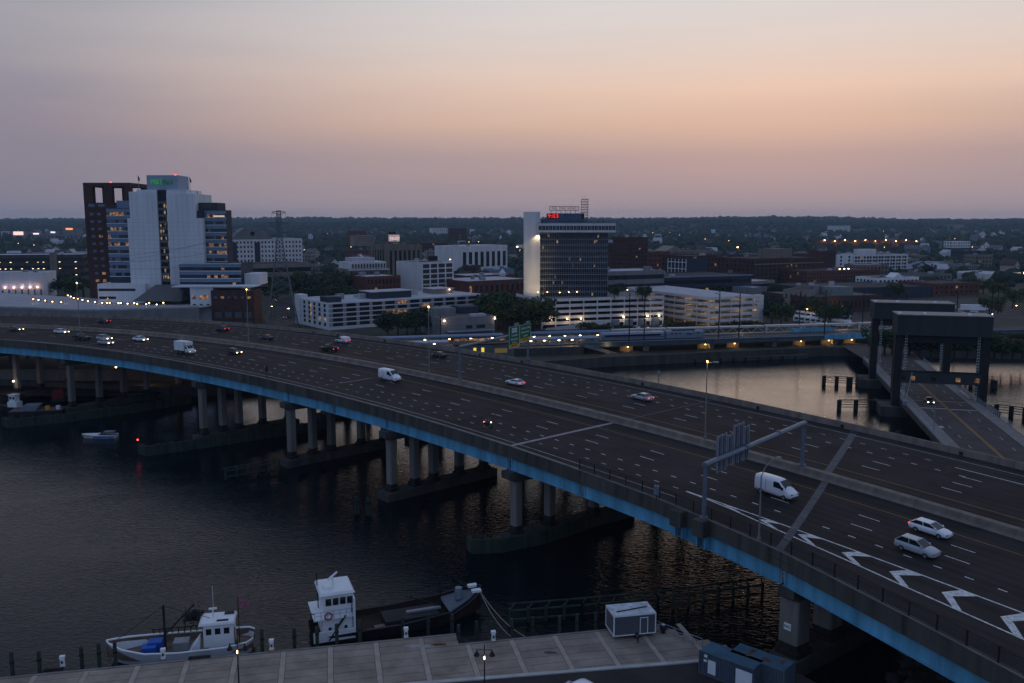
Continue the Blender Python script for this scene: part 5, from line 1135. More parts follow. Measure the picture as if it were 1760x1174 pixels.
m = MB(); W_ = B.W; m.add([(W_ * .1, -.1, B.H), (W_ * .62, -.1, B.H), (W_ * .55, -.1, B.H + 4.5), (W_ * .46, -.1, B.H + 8.2), (W_ * .26, -.1, B.H + 8.2), (W_ * .17, -.1, B.H + 4.5)] + [(W_ * .1, 12, B.H), (W_ * .62, 12, B.H), (W_ * .55, 12, B.H + 4.5), (W_ * .46, 12, B.H + 8.2), (W_ * .26, 12, B.H + 8.2), (W_ * .17, 12, B.H + 4.5)], [(0, 1, 2, 3, 4, 5), (11, 10, 9, 8, 7, 6)] + [(i, 6 + i, 6 + (i + 1) % 6, (i + 1) % 6) for i in range(6)]); m.build('gable', grey, B.root)
m = MB(); m.bar((W_ * .36, -.25, B.H + 4.2), (W_ * .36, -.1, B.H + 4.2), 1.6, 16); m.build('round_window', glass_d, B.root)
for u, w_ in ((.10, .06), (.38, .07)): B.box('bay_window', W_ * u, W_ * (u + w_), -.14, -.05, 12, B.H - 2, spand)
simple('parking_garage', 'low tan parking garage in front of the gabled pale office building', (424, 575), (536, 600), 456, 34, tan, bands=3, units=0)
B = simple('stone_tower', 'tan stone office tower with vertical piers, its dark billboard frame on the roof', (668, 640), (725, 652), 422, 26, stone, 7, 1, .5, .78, .0, roof=roof_d, zb=2, each=True, pil=(7, 1.3))
simple('stone_wing', 'narrow tan stone wing with thin windows left of the billboard tower', (640, 652), (667, 646), 421, 24, stone, 6, 1, .5, .8, .0, each=True, pil=(6, .9))
bb = empty('billboard', A(668, 421, 644), 0, 'glowing pink rooftop billboard above the tan stone tower', 'billboard'); kx = 644 / FPX
box('board', bb, 0, 18.5 * kx, 0, .5, 6.0 * kx, 17.2 * kx, glow('board_pink', (.80, .52, .55), .55)); text_mesh('lettering', 'CITY', 2.6, sgn_w, bb, (6.3 * kx, -.15, 14.0 * kx), (R(90), 0, 0), .05, 1.0); text_mesh('lettering', 'TRUST', 2.6, glow('board_white', (1, .8, .78), 1.0), bb, (10.5 * kx, -.15, 10.6 * kx), (R(90), 0, 0), .05); box('green_strip', bb, 8 * kx, 14 * kx, -.1, -.02, 6.6 * kx, 8.2 * kx, glow('board_green', (.1, .5, .25), .4))
for x in (1, 6, 11, 16): rod('leg', bb, (x * kx, .3, 0), (x * kx, .3, 7 * kx), .2, steel_d)
box('water_tank', bb, 0, 11 * kx, 2, 7, 17.6 * kx, 22 * kx, steel_d)
B = simple('office_building', 'cream building with rounded top storey left of the stone tower', (601, 560), (668, 575), 464, 24, stone, 14, 4, .5, .6, .03, roof=roof_l, units=0, each=False)
B.box('upper_storey', 1, B.W - 1, 1, 20, B.H, B.H + 4.8, wht2); B.grid('f', 12, 1, B.H + .6, B.H + 4, .45, .8, .0, u0=1.6, u1=B.W - 1.6); B.box('roof_crown', B.W * .15, B.W * .72, 4, 16, B.H + 4.8, B.H + 7.5, roof_l)
B.box('cornice', -.6, B.W + .6, -.6, .2, B.H - .5, B.H + .2, wht2)
simple('brick_building', 'small red brick building in front of the cream building', (629, 515), (689, 530), 477, 22, brick_r, 9, 3, .5, .6, .02, roof=roof_l)
B = simple('loft_building', 'white framed loft building with large dark windows right of the stone tower', (725, 565), (780, 585), 452, 26, wht2, 4, 6, .82, .74, .02, roof=roof_d, wmat=mat('loft_pane', (.06, .045, .055), .3)); B.box('roof_billboard', B.W * .35, B.W * .62, 4, 5, B.H + 1, B.H + 4, steel_d)
B = simple('civic_building', 'pale modern building with tall window bays behind the low red roofs', (793, 800), (872, 850), 424, 34, wht2, 8, 1, .55, .6, .0, roof=roof_l, zb=2, each=True); B.box('lit_band', *B.place('f', 15, 19, 6, 8), lit_c)
simple('shop_row', 'low dark red row with a flat white roof left of the centre tower', (803, 560), (912, 590), 485, 40, brick_r, 12, 1, .4, .5, .05, roof=roof_l, units=4)
simple('shop_row', 'low brick row with a grey roof above the white roofed row', (800, 640), (885, 660), 475, 30, brick_r, 10, 1, .4, .5, .1, roof=roof_l, units=3)
simple('grey_shed', 'blue grey gabled shed near the small white cupola', (852, 690), (884, 700), 464, 18, steel_blue_p, 0, roof=steel_blue_p)
B = Bld('cupola_house', 'small white cupola house with pointed roof left of the centre tower', (861, 640), (869, 641), 470, 4).mass(wht, None, 0); m = MB(); m.frustum((-.3, B.W + .3, -.3, 4.3), (B.W / 2 - .05, B.W / 2 + .05, 1.9, 2.1), B.H, B.H + 3.5); m.build('roof', wht, B.root)
simple('low_block', 'low dark block with tan parapet left of the centre tower trees', (826, 455), (903, 470), 514, 24, stone, 8, 1, .4, .5, .05, roof=roof_d)
# centre right
simple('office_block', 'banded grey office block just right of the centre tower', (1044, 470), (1141, 485), 468, 26, grey, bands=4, units=3, roof=roof_l)
simple('brick_tower', 'tall dark brick block behind the banded office block', (1084, 640), (1112, 648), 409, 24, brick, 5, 12, .4, .4, .03, each=False)
simple('brick_wing', 'lower dark brick block left of the tall brick block', (1048, 630), (1083, 640), 418.5, 24, brick, 6, 10, .4, .4, .02, each=False)
simple('brick_building', 'brown brick building right of the tall brick block', (1113, 690), (1150, 700), 434, 24, brick_r, 8, 6, .4, .5, .02, each=False)
B = simple('court_building', 'grey stone building with a shallow pediment behind the brick blocks', (1134, 900), (1229, 930), 433, 40, stone, 16, 2, .4, .6, .0, each=False)
m = MB(); m.add([(B.W * .05, -1, B.H), (B.W * .42, -1, B.H), (B.W * .235, -1, B.H + 6), (B.W * .05, 20, B.H), (B.W * .42, 20, B.H), (B.W * .235, 20, B.H + 6)], [(0, 1, 2), (5, 4, 3), (0, 2, 5, 3), (1, 4, 5, 2)]); m.build('pediment', tan, B.root)
B = simple('framed_building', 'dark glass building with white frame grid right of the brick blocks', (1147, 615), (1178, 600), 444, 20, spand, 5, 5, .8, .7, .03); B.bars('f', 5, 0, B.H, .5, wht2); B.bands('f', 5, 0, B.H, .12, wht2, nm='frame_rail', t=.2)
simple('dark_building', 'dark brick building with a white dome roof beside the framed building', (1178, 605), (1232, 620), 441, 26, brick, 9, 6, .5, .5, .02, each=False)
B = simple('glass_building', 'low black glass building with one yellow lit window behind the right garage', (1143, 520), (1291, 545), 478, 44, spand, bands=3, roof=roof_d); B.box('lit_window', *B.place('f', B.W * .46, B.W * .57, 4, 8), glow('lit_green_yellow', (1, .75, .2), .8)); B.box('roof_rim', -.5, B.W + .5, -.6, .1, B.H, B.H + .8, steel_blue_p)
simple('cream_building', 'small cream building right of the black glass building', (1290, 575), (1331, 590), 485, 22, tan, bands=2, roof=roof_l)
simple('green_roof_shed', 'small shed with blue green roof beside the right garage', (1292, 520), (1318, 530), 496, 14, grey, 0, roof=steel_blue_p, units=0)
B = simple('brown_block', 'broad brown brick block left of the white framed factory', (1296, 655), (1412, 690), 446, 46, brick, 16, 6, .4, .5, .01, each=False); B.box('cornice', -.4, B.W + .4, -.5, .1, B.H - 4, B.H - 3.4, tan); B.box('roof_house', B.W * .4, B.W * .7, 12, 26, B.H, B.H + 7, stone)
B = simple('factory', 'white framed loft factory with rows of dark windows', (1465, 770), (1556, 790), 439, 40, wht2, 18, 6, .8, .66, .01, each=False, roof=roof_d); B.bars('f', 9, 0, B.H, .9, wht2, t=.3); B.box('roof_house', B.W * .25, B.W * .55, 10, 18, B.H, B.H + 5, wht2)
simple('factory_wing', 'plain white end bay of the framed factory with two columns of windows', (1435, 765), (1464.6, 771), 438, 38, wht, 2, 6, .22, .6, .0)
simple('brick_factory', 'dark brick stair block at the left end of the white factory', (1411, 765), (1434.6, 766), 433, 30, brick, 0)
B = simple('brick_mill', 'long red brown brick mill with yellow roof lights', (1386, 640), (1512, 665), 467, 34, brick_r, 26, 4, .4, .55, .02, each=False); 
for u in (.5, .56, .62, .68): B.box('roof_lamp', B.W * u, B.W * u + .8, 10, 10.8, B.H + .6, B.H + 1.0, lamp_y)
point_light('lamp_light', (B.W * .6, 9, B.H + 2.2), 260, (1, .66, .25), .4, B.root)
B = simple('white_hall', 'bright white building with a small gable and three rows of windows', (1508, 600), (1578, 612), 479, 22, white_p, 10, 3, .55, .5, .0, roof=roof_d); m = MB(); m.add([(B.W * .38, -.05, B.H + .4), (B.W * .62, -.05, B.H + .4), (B.W * .5, -.05, B.H + 3.6), (B.W * .38, 8, B.H + .4), (B.W * .62, 8, B.H + .4), (B.W * .5, 8, B.H + 3.6)], [(0, 1, 2), (0, 2, 5, 3), (1, 4, 5, 2), (5, 4, 3)]); m.build('gable', white_p, B.root)
for i, (a, b, yt) in enumerate(((1556, 1580, 459), (1581, 1606, 455), (1607, 1629, 457))):
    B = simple('apartment_house', ('left', 'middle', 'right')[i] + ' one of three beige gabled apartment houses', (a, 800), (b, 808), yt + 3, 18, mat('beige_siding', (.40, .36, .38), .8, .1), 5, 4, .5, .5, .0, each=False, par=0, units=0); m = MB(); m.frustum((-.6, B.W + .6, -.6, 18.6), (B.W * .35, B.W * .65, 8, 10), B.H, B.H + 4.2); m.build('roof', steel_blue_p, B.root)
simple('grey_mill', 'grey green mill building right of the gabled apartment houses', (1630, 815), (1682, 830), 457, 30, mat('grey_green', (.21, .235, .225), .9, .2), 14, 3, .4, .6, .0, each=False, roof=roof_d)
simple('brick_shed', 'dark red brick building with broken windows at the edge of the empty lot', (1604, 565), (1683, 580), 489, 30, brick_r, 9, 2, .4, .5, .08, each=True, roof=roof_d)
B = simple('white_warehouse', 'plain white warehouse with a bright flood lamp at the right edge', (1694, 720), (1752, 740), 472, 40, wht2, 0, roof=roof_l); B.box('flood_lamp', B.W + .2, B.W + 1.8, -3, -2.4, 5, 6.0, glow('flood_orange', (1, .62, .28), 30)); point_light('lamp_light', (B.W + 1, -5, 6), 1500, (1, .6, .3), .5, B.root)
# low industrial strip on the right bank
simple('tan_depot', 'pale tan depot with narrow windows at the left of the bus yard', (1346, 470), (1391, 462), 499, 30, tan, 5, 2, .3, .5, .03, roof=roof_d)
B = simple('long_depot', 'long low brick depot with grey roof behind the bus yard', (1386, 455), (1520, 470), 512, 40, brick, 18, 1, .5, .55, .0, roof=mat('roof_greengrey', (.10, .12, .12), .9)); B.box('clerestory', B.W * .45, B.W * .72, 8, 20, B.H, B.H + 4.5, mat('grey_green', (.21, .235, .225)))
for i in range(6): u = B.W * (.2 + .05 * i); B.box('wall_lamp', u - .25, u + .25, -.7, -.2, 3.4, 3.8, lamp_y)
point_light('lamp_light', (B.W * .32, -2, 3.4), 260, (1, .6, .22), .5, B.root)
simple('steel_shed', 'wide low shed with a shallow green grey roof behind the lift bridge', (1395, 540), (1600, 560), 497, 50, spand, 0, roof=roof_d, units=5)
# left edge
lamp_g = glow('lamp_garage', (1, .74, .46), 5)
B = simple('parking_garage', 'dark parking garage with rows of ceiling lamps at the left edge', (-60, 640), (146, 660), 440, 40, concrete_d, bands=4, roof=roof_l, units=1)
for j in range(4):
    for i in range(16):
        if random.random() < .6: u = 20 + i * (B.W - 22) / 16; B.box('strip_lamp', *B.place('f', u, u + 1.1, 3.7 + j * (B.H - 4) / 4, 3.95 + j * (B.H - 4) / 4, .2), lamp_g)
B.box('stair_tower', B.W * .72, B.W * .78, -.8, 3, 0, B.H + 2, stone); B.grid('f', 1, 5, 2, B.H, .8, .5, 1.0, u0=B.W * .735, u1=B.W * .75)
B = simple('white_pavilion', 'low white building washed by purple and orange floodlights at the left edge', (-40, 545), (82, 555), 471, 24, wht, 0, roof=roof_l)
for i, px in enumerate((9, 24, 38, 52, 65)): u = B.W * (px + 40) / 122; B.box('flood_lamp', u - .4, u + .4, -1.0, -.3, B.H * .42, B.H * .42 + .6, glow('flood_pink', (1, .55, .4), 7)); point_light('lamp_light', (u, -1.6, B.H * .5), 70, (1, .45, .35) if i == 4 else (.85, .6, .75), .3, B.root)
for i in range(9): u = B.W * (.2 + i * .09); B.box('arch_pier', u - .4, u + .4, -3, -2, 0, B.H * .36, grey)
simple('tan_house', 'small pale building left of the parking terrace', (-30, 470), (22, 474), 513, 10, tan, 4, 1, .4, .4, .4, roof=roof_l, units=0)
# ------------------------------------------------------------------ far blocks
far_b = [('hill_flats', 'white slab of flats alone on the far wooded hill', 1423, 1456, 388, 401, 3000, wht, 10, 5), ('far_tower', 'dark brick slab tower in the middle distance', 783, 803, 392.5, 412, 1500, brick, 6, 8), ('far_flats', 'small white flats on the far hillside left of the centre tower', 744, 770, 392, 402, 2600, wht, 8, 4),
         ('far_block', 'red brick block in the woods left of the billboard', 608, 632, 397, 415, 1250, brick_r, 7, 5), ('far_block', 'pale block right behind the red brick block in the woods', 610, 645, 405, 420, 1100, tan, 9, 5), ('far_school', 'long brown block among trees behind the white framed loft', 700, 770, 417, 432, 1180, brick, 16, 3),
         ('far_block', 'pale block beyond the dark garage on the left hillside', 10, 42, 398, 405, 2300, wht, 8, 2), ('far_block', 'long grey sheds beyond the left garage', 60, 140, 404, 410, 1900, grey, 12, 2), ('far_block', 'pale low block on the far right hillside', 1632, 1662, 415, 424, 1450, wht, 7, 2), ('far_block', 'grey terraces on the far right slope', 1618, 1650, 386, 392, 3600, tan, 8, 2)]
for nm, lb_, x0, x1, yt, yb, Y, wm, c_, r_ in far_b:
    simple(nm, lb_, (x0, Y), (x1, Y * 1.01), yt, 18, wm, c_, r_, .5, .5, .05, each=False, units=0, z0=max(3, A(x0, yb, Y).z - 2), par=0)
for i in range(10):
    x0 = 1406 + i * 17.4; B = simple('housing_block', ORD[i] + ' from the left of the brick housing blocks lit orange on the hillside', (x0, 1600 + 20 * (i % 3)), (x0 + 13.5, 1605 + 20 * (i % 3)), 413.5 + (i % 2) * 1.5, 16, brick_r, 5, 4, .4, .5, .12, each=False, units=0, z0=4)
    B.root['group'] = 'orange lit housing blocks'; B.box('roof_lamp', B.W * .46, B.W * .54, -1.2, -.3, B.H + .3, B.H + 1.2, glow('lamp_warm_far', (1, .60, .22), 26)); point_light('lamp_light', (B.W * .5, -7, B.H + 2), 2600, (1, .5, .2), .6, B.root)
# ------------------------------------------------------------------ lattice pylon and power lines
def pylon():
    base = P(486, 566, 3); Y = base.y; top = A(478, 362, Y).z - 3; k = Y / FPX; r = empty('transmission_pylon', base, R(12), 'tall dark lattice electricity pylon between the white tower and the long office block', 'pylon')
    prof = [(0, 27 * k), (top * .33, 16.5 * k), (top * .6, 8 * k), (top * .78, 4.0 * k), (top, 3.0 * k)]
    def wd(z): return float(np.interp(z, [p[0] for p in prof], [p[1] for p in prof]))
    zs = list(np.linspace(0, top * .6, 9)) + list(np.linspace(top * .6, top, 14))[1:]
    st_ = mat('pylon_steel', (.14, .145, .155), .6, .2, 1)
    for sx, sy in ((-1, -1), (1, -1), (1, 1), (-1, 1)):
        m = MB()
        for a, b in zip(prof, prof[1:]): m.bar((sx * a[1], sy * a[1], a[0]), (sx * b[1], sy * b[1], b[0]), .2, 5)
        m.build('leg', st_, r)
    for z0, z1 in zip(zs, zs[1:]):
        a, b = wd(z0), wd(z1); m = MB(); t = .11 if z0 < top * .6 else .08
        c0 = [(-a, -a), (a, -a), (a, a), (-a, a)]; c1 = [(-b, -b), (b, -b), (b, b), (-b, b)]
        for i in range(4):
            j = (i + 1) % 4; m.bar((*c0[i], z0), (*c1[j], z1), t, 4); m.bar((*c0[j], z0), (*c1[i], z1), t, 4); m.bar((*c1[i], z1), (*c1[j], z1), t, 4)
        m.build('lattice_panel', st_, r)
    for z, w_ in ((top * .995, 11 * k), (top * .905, 15 * k)):
        m = MB()
        for s_ in (-1, 1): m.bar((0, 0, z), (s_ * w_, 0, z - .4), .16, 4); m.bar((0, 0, z - 1.6), (s_ * w_, 0, z - .5), .1, 4); m.bar((s_ * w_, 0, z - .4), (s_ * w_, 0, z - 1.8), .09, 4)
        m.build('cross_arm', st_, r)
    return base, top, k
PB, PT, PK = pylon()
wl = MB()
for j, (dz, dx, end) in enumerate(((.905, -15, A(150, 484, 380)), (.905, 15, A(150, 462, 380)), (.76, -5, A(150, 452, 380)), (.62, -5, A(150, 444, 380)))):
    a = Vector((PB.x + dx * PK, PB.y, 3 + PT * dz)); pts = [a.lerp(Vector(end) + Vector((-60, 0, 4)), t) - Vector((0, 0, 7 * t * (1 - t) * 4)) for t in np.linspace(0, 1, 15)]
    for p, q in zip(pts, pts[1:]): wl.bar(p, q, .05, 3)
wl.build('power_lines', steel_d, label='thin sagging power lines crossing in front of the white tower', cat='wires')
# ================================================================== HILLS, WOODS, TREES, HOUSES, STREET LAMPS
rng = np.random.default_rng(5)
def _hash_noise(x, y, f):
    return (math.sin(x * f * 1.7 + 1.3) * math.cos(y * f * 1.1 + .4) + math.sin(x * f * .63 + y * f * .9 + 2.1) + .5 * math.sin(x * f * 3.1 - y * f * 1.7))/2.5
def terrain(x, y):
    b = float(np.interp(y, [0, 1500, 3000, 4500, 6000, 7000, 9000], [3, 3, 17, 41, 62, 71, 66]))
    a = float(np.interp(y, [1300, 3000, 6000], [0, 5, 12])); return b + 13 * math.exp(-((x / max(y, 1) - .31) / .13) ** 2) * float(np.interp(y, [3000, 6000], [0, 1])) + a * _hash_noise(x, y, .0011) + a * .4 * _hash_noise(x, y, .004)
def hills():
    xs = np.linspace(-7500, 7500, 121); ys = np.concatenate([np.linspace(1250, 4000, 30), np.linspace(4150, 9000, 34)]); m = MB()
    for y in ys:
        for x in xs: m.v.append((x, y, terrain(x, y) - (.6 if y < 1300 else 0)))
    k = len(xs)
    for j in range(len(ys) - 1):
        for i in range(k - 1): m.f.append((j * k + i, j * k + i + 1, (j + 1) * k + i + 1, (j + 1) * k + i)); m.m.append(0)
    m.build('hills', mat('hill_ground', (.030, .040, .026), 1, .4, .01), smooth=True, kind='structure')
hills()
leaf = mat('foliage', (.030, .052, .022), .9, .5, .35, c2=(.052, .082, .030)); leaf2 = mat('foliage_dark', (.020, .032, .022), .9, .5, .35, c2=(.036, .050, .032)); leaf3 = mat('foliage_olive', (.042, .055, .022), .9, .5, .35, c2=(.070, .085, .030)); bark = mat('bark', (.06, .045, .035), .95, .3, 1)
# unit icosphere
def ico():
    t = (1 + 5 ** .5) / 2; v = np.array([(-1, t, 0), (1, t, 0), (-1, -t, 0), (1, -t, 0), (0, -1, t), (0, 1, t), (0, -1, -t), (0, 1, -t), (t, 0, -1), (t, 0, 1), (-t, 0, -1), (-t, 0, 1)], float); v /= np.linalg.norm(v[0])
    f = [(0, 11, 5), (0, 5, 1), (0, 1, 7), (0, 7, 10), (0, 10, 11), (1, 5, 9), (5, 11, 4), (11, 10, 2), (10, 7, 6), (7, 1, 8), (3, 9, 4), (3, 4, 2), (3, 2, 6), (3, 6, 8), (3, 8, 9), (4, 9, 5), (2, 4, 11), (6, 2, 10), (8, 6, 7), (9, 8, 1)]
    v = list(v); cache = {}; nf = []
    def mid(a, b):
        k = (min(a, b), max(a, b))
        if k not in cache: p = (v[a] + v[b]) / 2; v.append(p / np.linalg.norm(p)); cache[k] = len(v) - 1
        return cache[k]
    for a, b, c in f: x, y, z = mid(a, b), mid(b, c), mid(c, a); nf += [(a, x, z), (b, y, x), (c, z, y), (x, y, z)]
    return np.array(v), np.array(nf)
IV, IF = ico()
def fast_mesh(name, V, F, m, kind='stuff', parent=None):
    me = bpy.data.meshes.new(name); n, k = len(V), len(F); c = F.shape[1]
    me.vertices.add(n); me.vertices.foreach_set('co', V.astype(np.float32).ravel()); me.loops.add(k * c); me.loops.foreach_set('vertex_index', F.astype(np.int32).ravel())
    me.polygons.add(k); me.polygons.foreach_set('loop_start', np.arange(0, k * c, c, dtype=np.int32)); me.update(calc_edges=True); me.materials.append(m)
    o = bpy.data.objects.new(name, me); col.objects.link(o); o.parent = parent
    if kind: o['kind'] = kind
    return o
def canopy_mass(name, label, pts, sizes, m):
    Vs, Fs = [], []; k = 0
    for (x, y, z), s in zip(pts, sizes):
        v = IV * (1 + rng.uniform(-.34, .34, (len(IV), 1))); a = rng.uniform(0, 6.28); v = v @ np.array([[math.cos(a), -math.sin(a), 0], [math.sin(a), math.cos(a), 0], [0, 0, 1]]).T
        Vs.append(v * np.array([s, s, s * rng.uniform(.75, 1.05)]) + np.array([x, y, z + s * .55])); Fs.append(IF + k); k += len(IV)
    o = fast_mesh(name, np.concatenate(Vs), np.concatenate(Fs), m); o['label'] = label; o['category'] = 'woods'; return o
# building footprints to keep clear of
KEEP = []
for o in list(col.objects):
    if o.parent is None and o.type == 'EMPTY' and o.location.y > 330 and len(o.children) > 2:
        xs_ = [c.location.x for c in o.children]; ys_ = [c.location.y for c in o.children]; sx_ = max([c.scale.x for c in o.children if c.type == 'MESH'] + [1])
        c_, s_ = math.cos(o.rotation_euler.z), math.sin(o.rotation_euler.z)
        w_ = [c for c in o.children if c.name.split('.')[0] in ('wall', 'core', 'slab', 'podium', 'brick_block')]
        for c in w_:
            wx = o.location.x + c_ * c.location.x - s_ * c.location.y; wy = o.location.y + s_ * c.location.x + c_ * c.location.y; KEEP.append((wx, wy, .5 * math.hypot(c.scale.x, c.scale.y), c.scale.x / 2, c.scale.y / 2, o.rotation_euler.z))
def free(x, y, pad=3.0):
    for wx, wy, r, hx, hy, rz in KEEP:
        dx, dy = x - wx, y - wy
        if dx * dx + dy * dy < (r + pad) ** 2:
            lx = dx * math.cos(rz) + dy * math.sin(rz); ly = -dx * math.sin(rz) + dy * math.cos(rz)
            if abs(lx) < hx + pad and abs(ly) < hy + pad: return False
    return True
# ordinary downtown blocks between the landmarks
blk = []; tries = 0
while len(blk) < 64 and tries < 4000:
    tries += 1; Y = 570 + 620 * random.random(); px = random.choice((random.uniform(392, 900), random.uniform(1060, 1700), random.uniform(1060, 1700))); x = (px - 880) / FPX * Y; w_ = random.uniform(14, 34); d_ = random.uniform(12, 22)
    if free(x, Y, w_ * .6 + 2) and all(abs(x - b[1]) > (w_ + b[3]) * .55 or abs(Y - b[2]) > 26 for b in blk): blk.append((px, x, Y, w_, d_))
bn = {}
for px, x, Y, w_, d_ in sorted(blk):
    ci = random.randrange(6); cn = ('brown brick', 'red brick', 'tan stone', 'grey', 'cream', 'dark')[ci]; cm_ = (brick, brick_r, stone, grey, tan, spand)[ci]; side = 'left of the centre tower' if px < 900 else 'right of the centre tower'; bn[(cn, side)] = bn.get((cn, side), 0) + 1
    h_ = random.choice((6, 7.5, 9, 10, 12, 15)); dp = (w_ / 2) / Y * FPX; top = 384 - (3 + h_ - CAMH) / Y * FPX
    B = simple('city_block', '%s small %s block from the left among the streets %s' % (ORD[bn[(cn, side)] - 1], cn, side), (px - dp, Y), (px + dp, Y + random.uniform(-4, 8)), top, d_, cm_, max(4, int(w_ / 3)), max(2, int(h_ / 3.2)), .45, .5, .04, each=False, units=2, roof=random.choice((roof_d, roof_l, roof_d)))
    B.root['group'] = 'ordinary downtown blocks'; KEEP.append((x, Y + d_ / 2, .6 * w_ + 8, w_ / 2, d_ / 2, 0))
def scatter(n, y0, y1, xr, s0, s1, p=1.0):
    P_, S_ = [], []
    while len(P_) < n:
        y = y0 + (y1 - y0) * rng.random() ** p; x = rng.uniform(-xr, xr) * y
        if y > 2400 or free(x, y): s = rng.uniform(s0, s1); P_.append((x, y, terrain(x, y))); S_.append(s)
    return P_, S_
p_, s_ = scatter(2600, 640, 1500, .66, 2.6, 6.5); canopy_mass('near_woods', 'dark tree canopy filling the streets behind the downtown blocks', p_, s_, leaf2)
p_, s_ = scatter(3600, 1500, 3600, .66, 3.8, 9.5, 1.1); canopy_mass('middle_woods', 'continuous woodland on the middle slopes', p_, s_, leaf2)
p_, s_ = scatter(4200, 3600, 7200, .68, 9, 17, 1.1); canopy_mass('far_woods', 'hazy woodland covering the far hills', p_, s_, leaf2)
# broken stone on the near bank under the motorway
p_ = []; s_ = []
for i in range(260):
    k = i / 259 * 4; a = [(39, 80), (44, 89.5), (51, 94.5), (60, 100.5), (78, 108)]; j = min(int(k), 3); t = k - j; p_.append((a[j][0] + (a[j + 1][0] - a[j][0]) * t + rng.normal() * 1.0, a[j][1] + (a[j + 1][1] - a[j][1]) * t + rng.normal() * 1.0, rng.uniform(-.3, 1.4))); s_.append(rng.uniform(.3, .9))
o = canopy_mass('riprap', 'dark broken stone along the bank under the right end of the motorway', p_, s_, mat('riprap_stone', (.05, .048, .045), .95, .4, 1)); o['category'] = 'stones'
# individual trees
def crown_mesh(seed, n=900, lobes=9):
    r = np.random.default_rng(seed); c = [(0, 0, .62, .36)] + [(r.uniform(-.34, .34), r.uniform(-.34, .34), r.uniform(.40, .85), r.uniform(.17, .28)) for _ in range(lobes)]; V, F = [], []
    for i in range(n):
        cx, cy, cz, R_ = c[r.integers(len(c))]; d = r.normal(size=3); d /= np.linalg.norm(d); rad = R_ * (.55 + .5 * r.random()); p = np.array([cx, cy, cz]) + d * rad * np.array([1, 1, .85])
        u = r.normal(size=3); u /= np.linalg.norm(u); w = np.cross(u, d); w /= (np.linalg.norm(w) + 1e-6); s = r.uniform(.03, .06); k = len(V)
        V += [p + u * s, p + w * s * .7, p - u * s, p - w * s * .7]; F.append((k, k + 1, k + 2, k + 3))
    V, F = np.array(V), np.array(F); o = fast_mesh('crown', V, F, leaf, None); me = o.data; bpy.data.objects.remove(o); return me
CROWNS = [crown_mesh(s) for s in (11, 12, 13, 14, 15)]
_t = MB(); _t.bar((0, 0, 0), (.01, 0, .32), .035, 7, .024); _t.bar((.01, 0, .3), (-.10, .05, .58), .02, 5, .008); _t.bar((.01, 0, .28), (.12, -.04, .56), .018, 5, .008); _t.bar((.01, 0, .3), (.02, .08, .7), .02, 5, .006); _o = _t.build('trunk', bark); TRUNK = _o.data; bpy.data.objects.remove(_o)
NT = {}
def tree(x, y, h, where, wide=1.0, m=None, z=3.0):
    NT[where] = NT.get(where, 0) + 1; k = NT[where]
    r = empty('tree', (x, y, z), random.uniform(0, 6.28), ORD[min(k - 1, 48)] + ' leafy tree from the left ' + where, 'tree', 'trees ' + where); r.scale = (h * wide, h * wide, h)
    o = bpy.data.objects.new('trunk', TRUNK); col.objects.link(o); o.parent = r; inst(random.choice(CROWNS), 'crown', m or random.choice((leaf, leaf2, leaf3)), r)
def trees_px(lst, where, h0, h1, wide=1.0, z=3.0, m=None):
    for px, py in sorted(lst): p = P(px, py, z); tree(p.x, p.y, random.uniform(h0, h1), where, wide * random.uniform(.9, 1.25), m, z)
trees_px([(724, 566), (738, 569), (750, 566), (770, 560), (715, 575), (700, 577), (684, 578), (667, 580)], 'in front of the long white office block', 8, 13)
trees_px([(848, 560), (856, 567), (866, 556), (872, 568), (880, 562), (890, 570), (897, 556), (905, 566), (918, 572), (928, 575), (862, 548), (885, 545)], 'left of the white garage below the centre tower', 11, 17, 1.1)
trees_px([(545, 534), (556, 528), (566, 524), (576, 520), (590, 518), (535, 525), (550, 515), (572, 510), (590, 508), (465, 505), (475, 520), (524, 505), (600, 528), (514, 512)], 'in the park behind the lattice pylon', 12, 17, 1.15)
trees_px([(1010, 570), (1020, 572), (1034, 571), (1046, 572), (1060, 571), (1072, 571), (1084, 572), (1150, 566), (1162, 567), (1174, 568), (1186, 568), (1255, 566), (1268, 567), (1282, 566), (1295, 567)], 'in the hedge along the railway below the garages', 3, 5, 1.6)
trees_px([(1326, 556), (1333, 548), (1342, 560), (1350, 552), (1404, 548), (1412, 556), (1424, 560), (1440, 558), (1322, 540), (1390, 540)], 'around the bus yard', 7, 12, 1.1)
trees_px([(1520, 616), (1532, 614), (1548, 612), (1562, 614), (1580, 616), (1600, 617), (1620, 616), (1640, 616), (1662, 617), (1694, 616), (1708, 618), (1722, 617), (1740, 618), (1756, 617)], 'on the far bank right of the lift bridge', 7, 11, 1.2)
trees_px([(1056, 514), (1062, 512), (1104, 514), (1110, 513)], 'on the roof terrace of the white garage', 4.5, 7, 1.2, 15.6)
trees_px([(10, 470), (26, 468), (44, 472), (60, 466), (84, 470), (102, 466), (120, 468), (138, 470), (144, 512), (112, 500), (125, 505), (100, 510)], 'at the left edge behind the garage', 10, 15, 1.2)
trees_px([(1240, 476), (1262, 482), (1280, 476), (1380, 470), (1690, 505), (1716, 512), (1740, 530), (1700, 545), (1590, 478), (1540, 515), (1230, 520), (1335, 510), (1360, 488)], 'between the buildings on the right', 8, 13, 1.2)
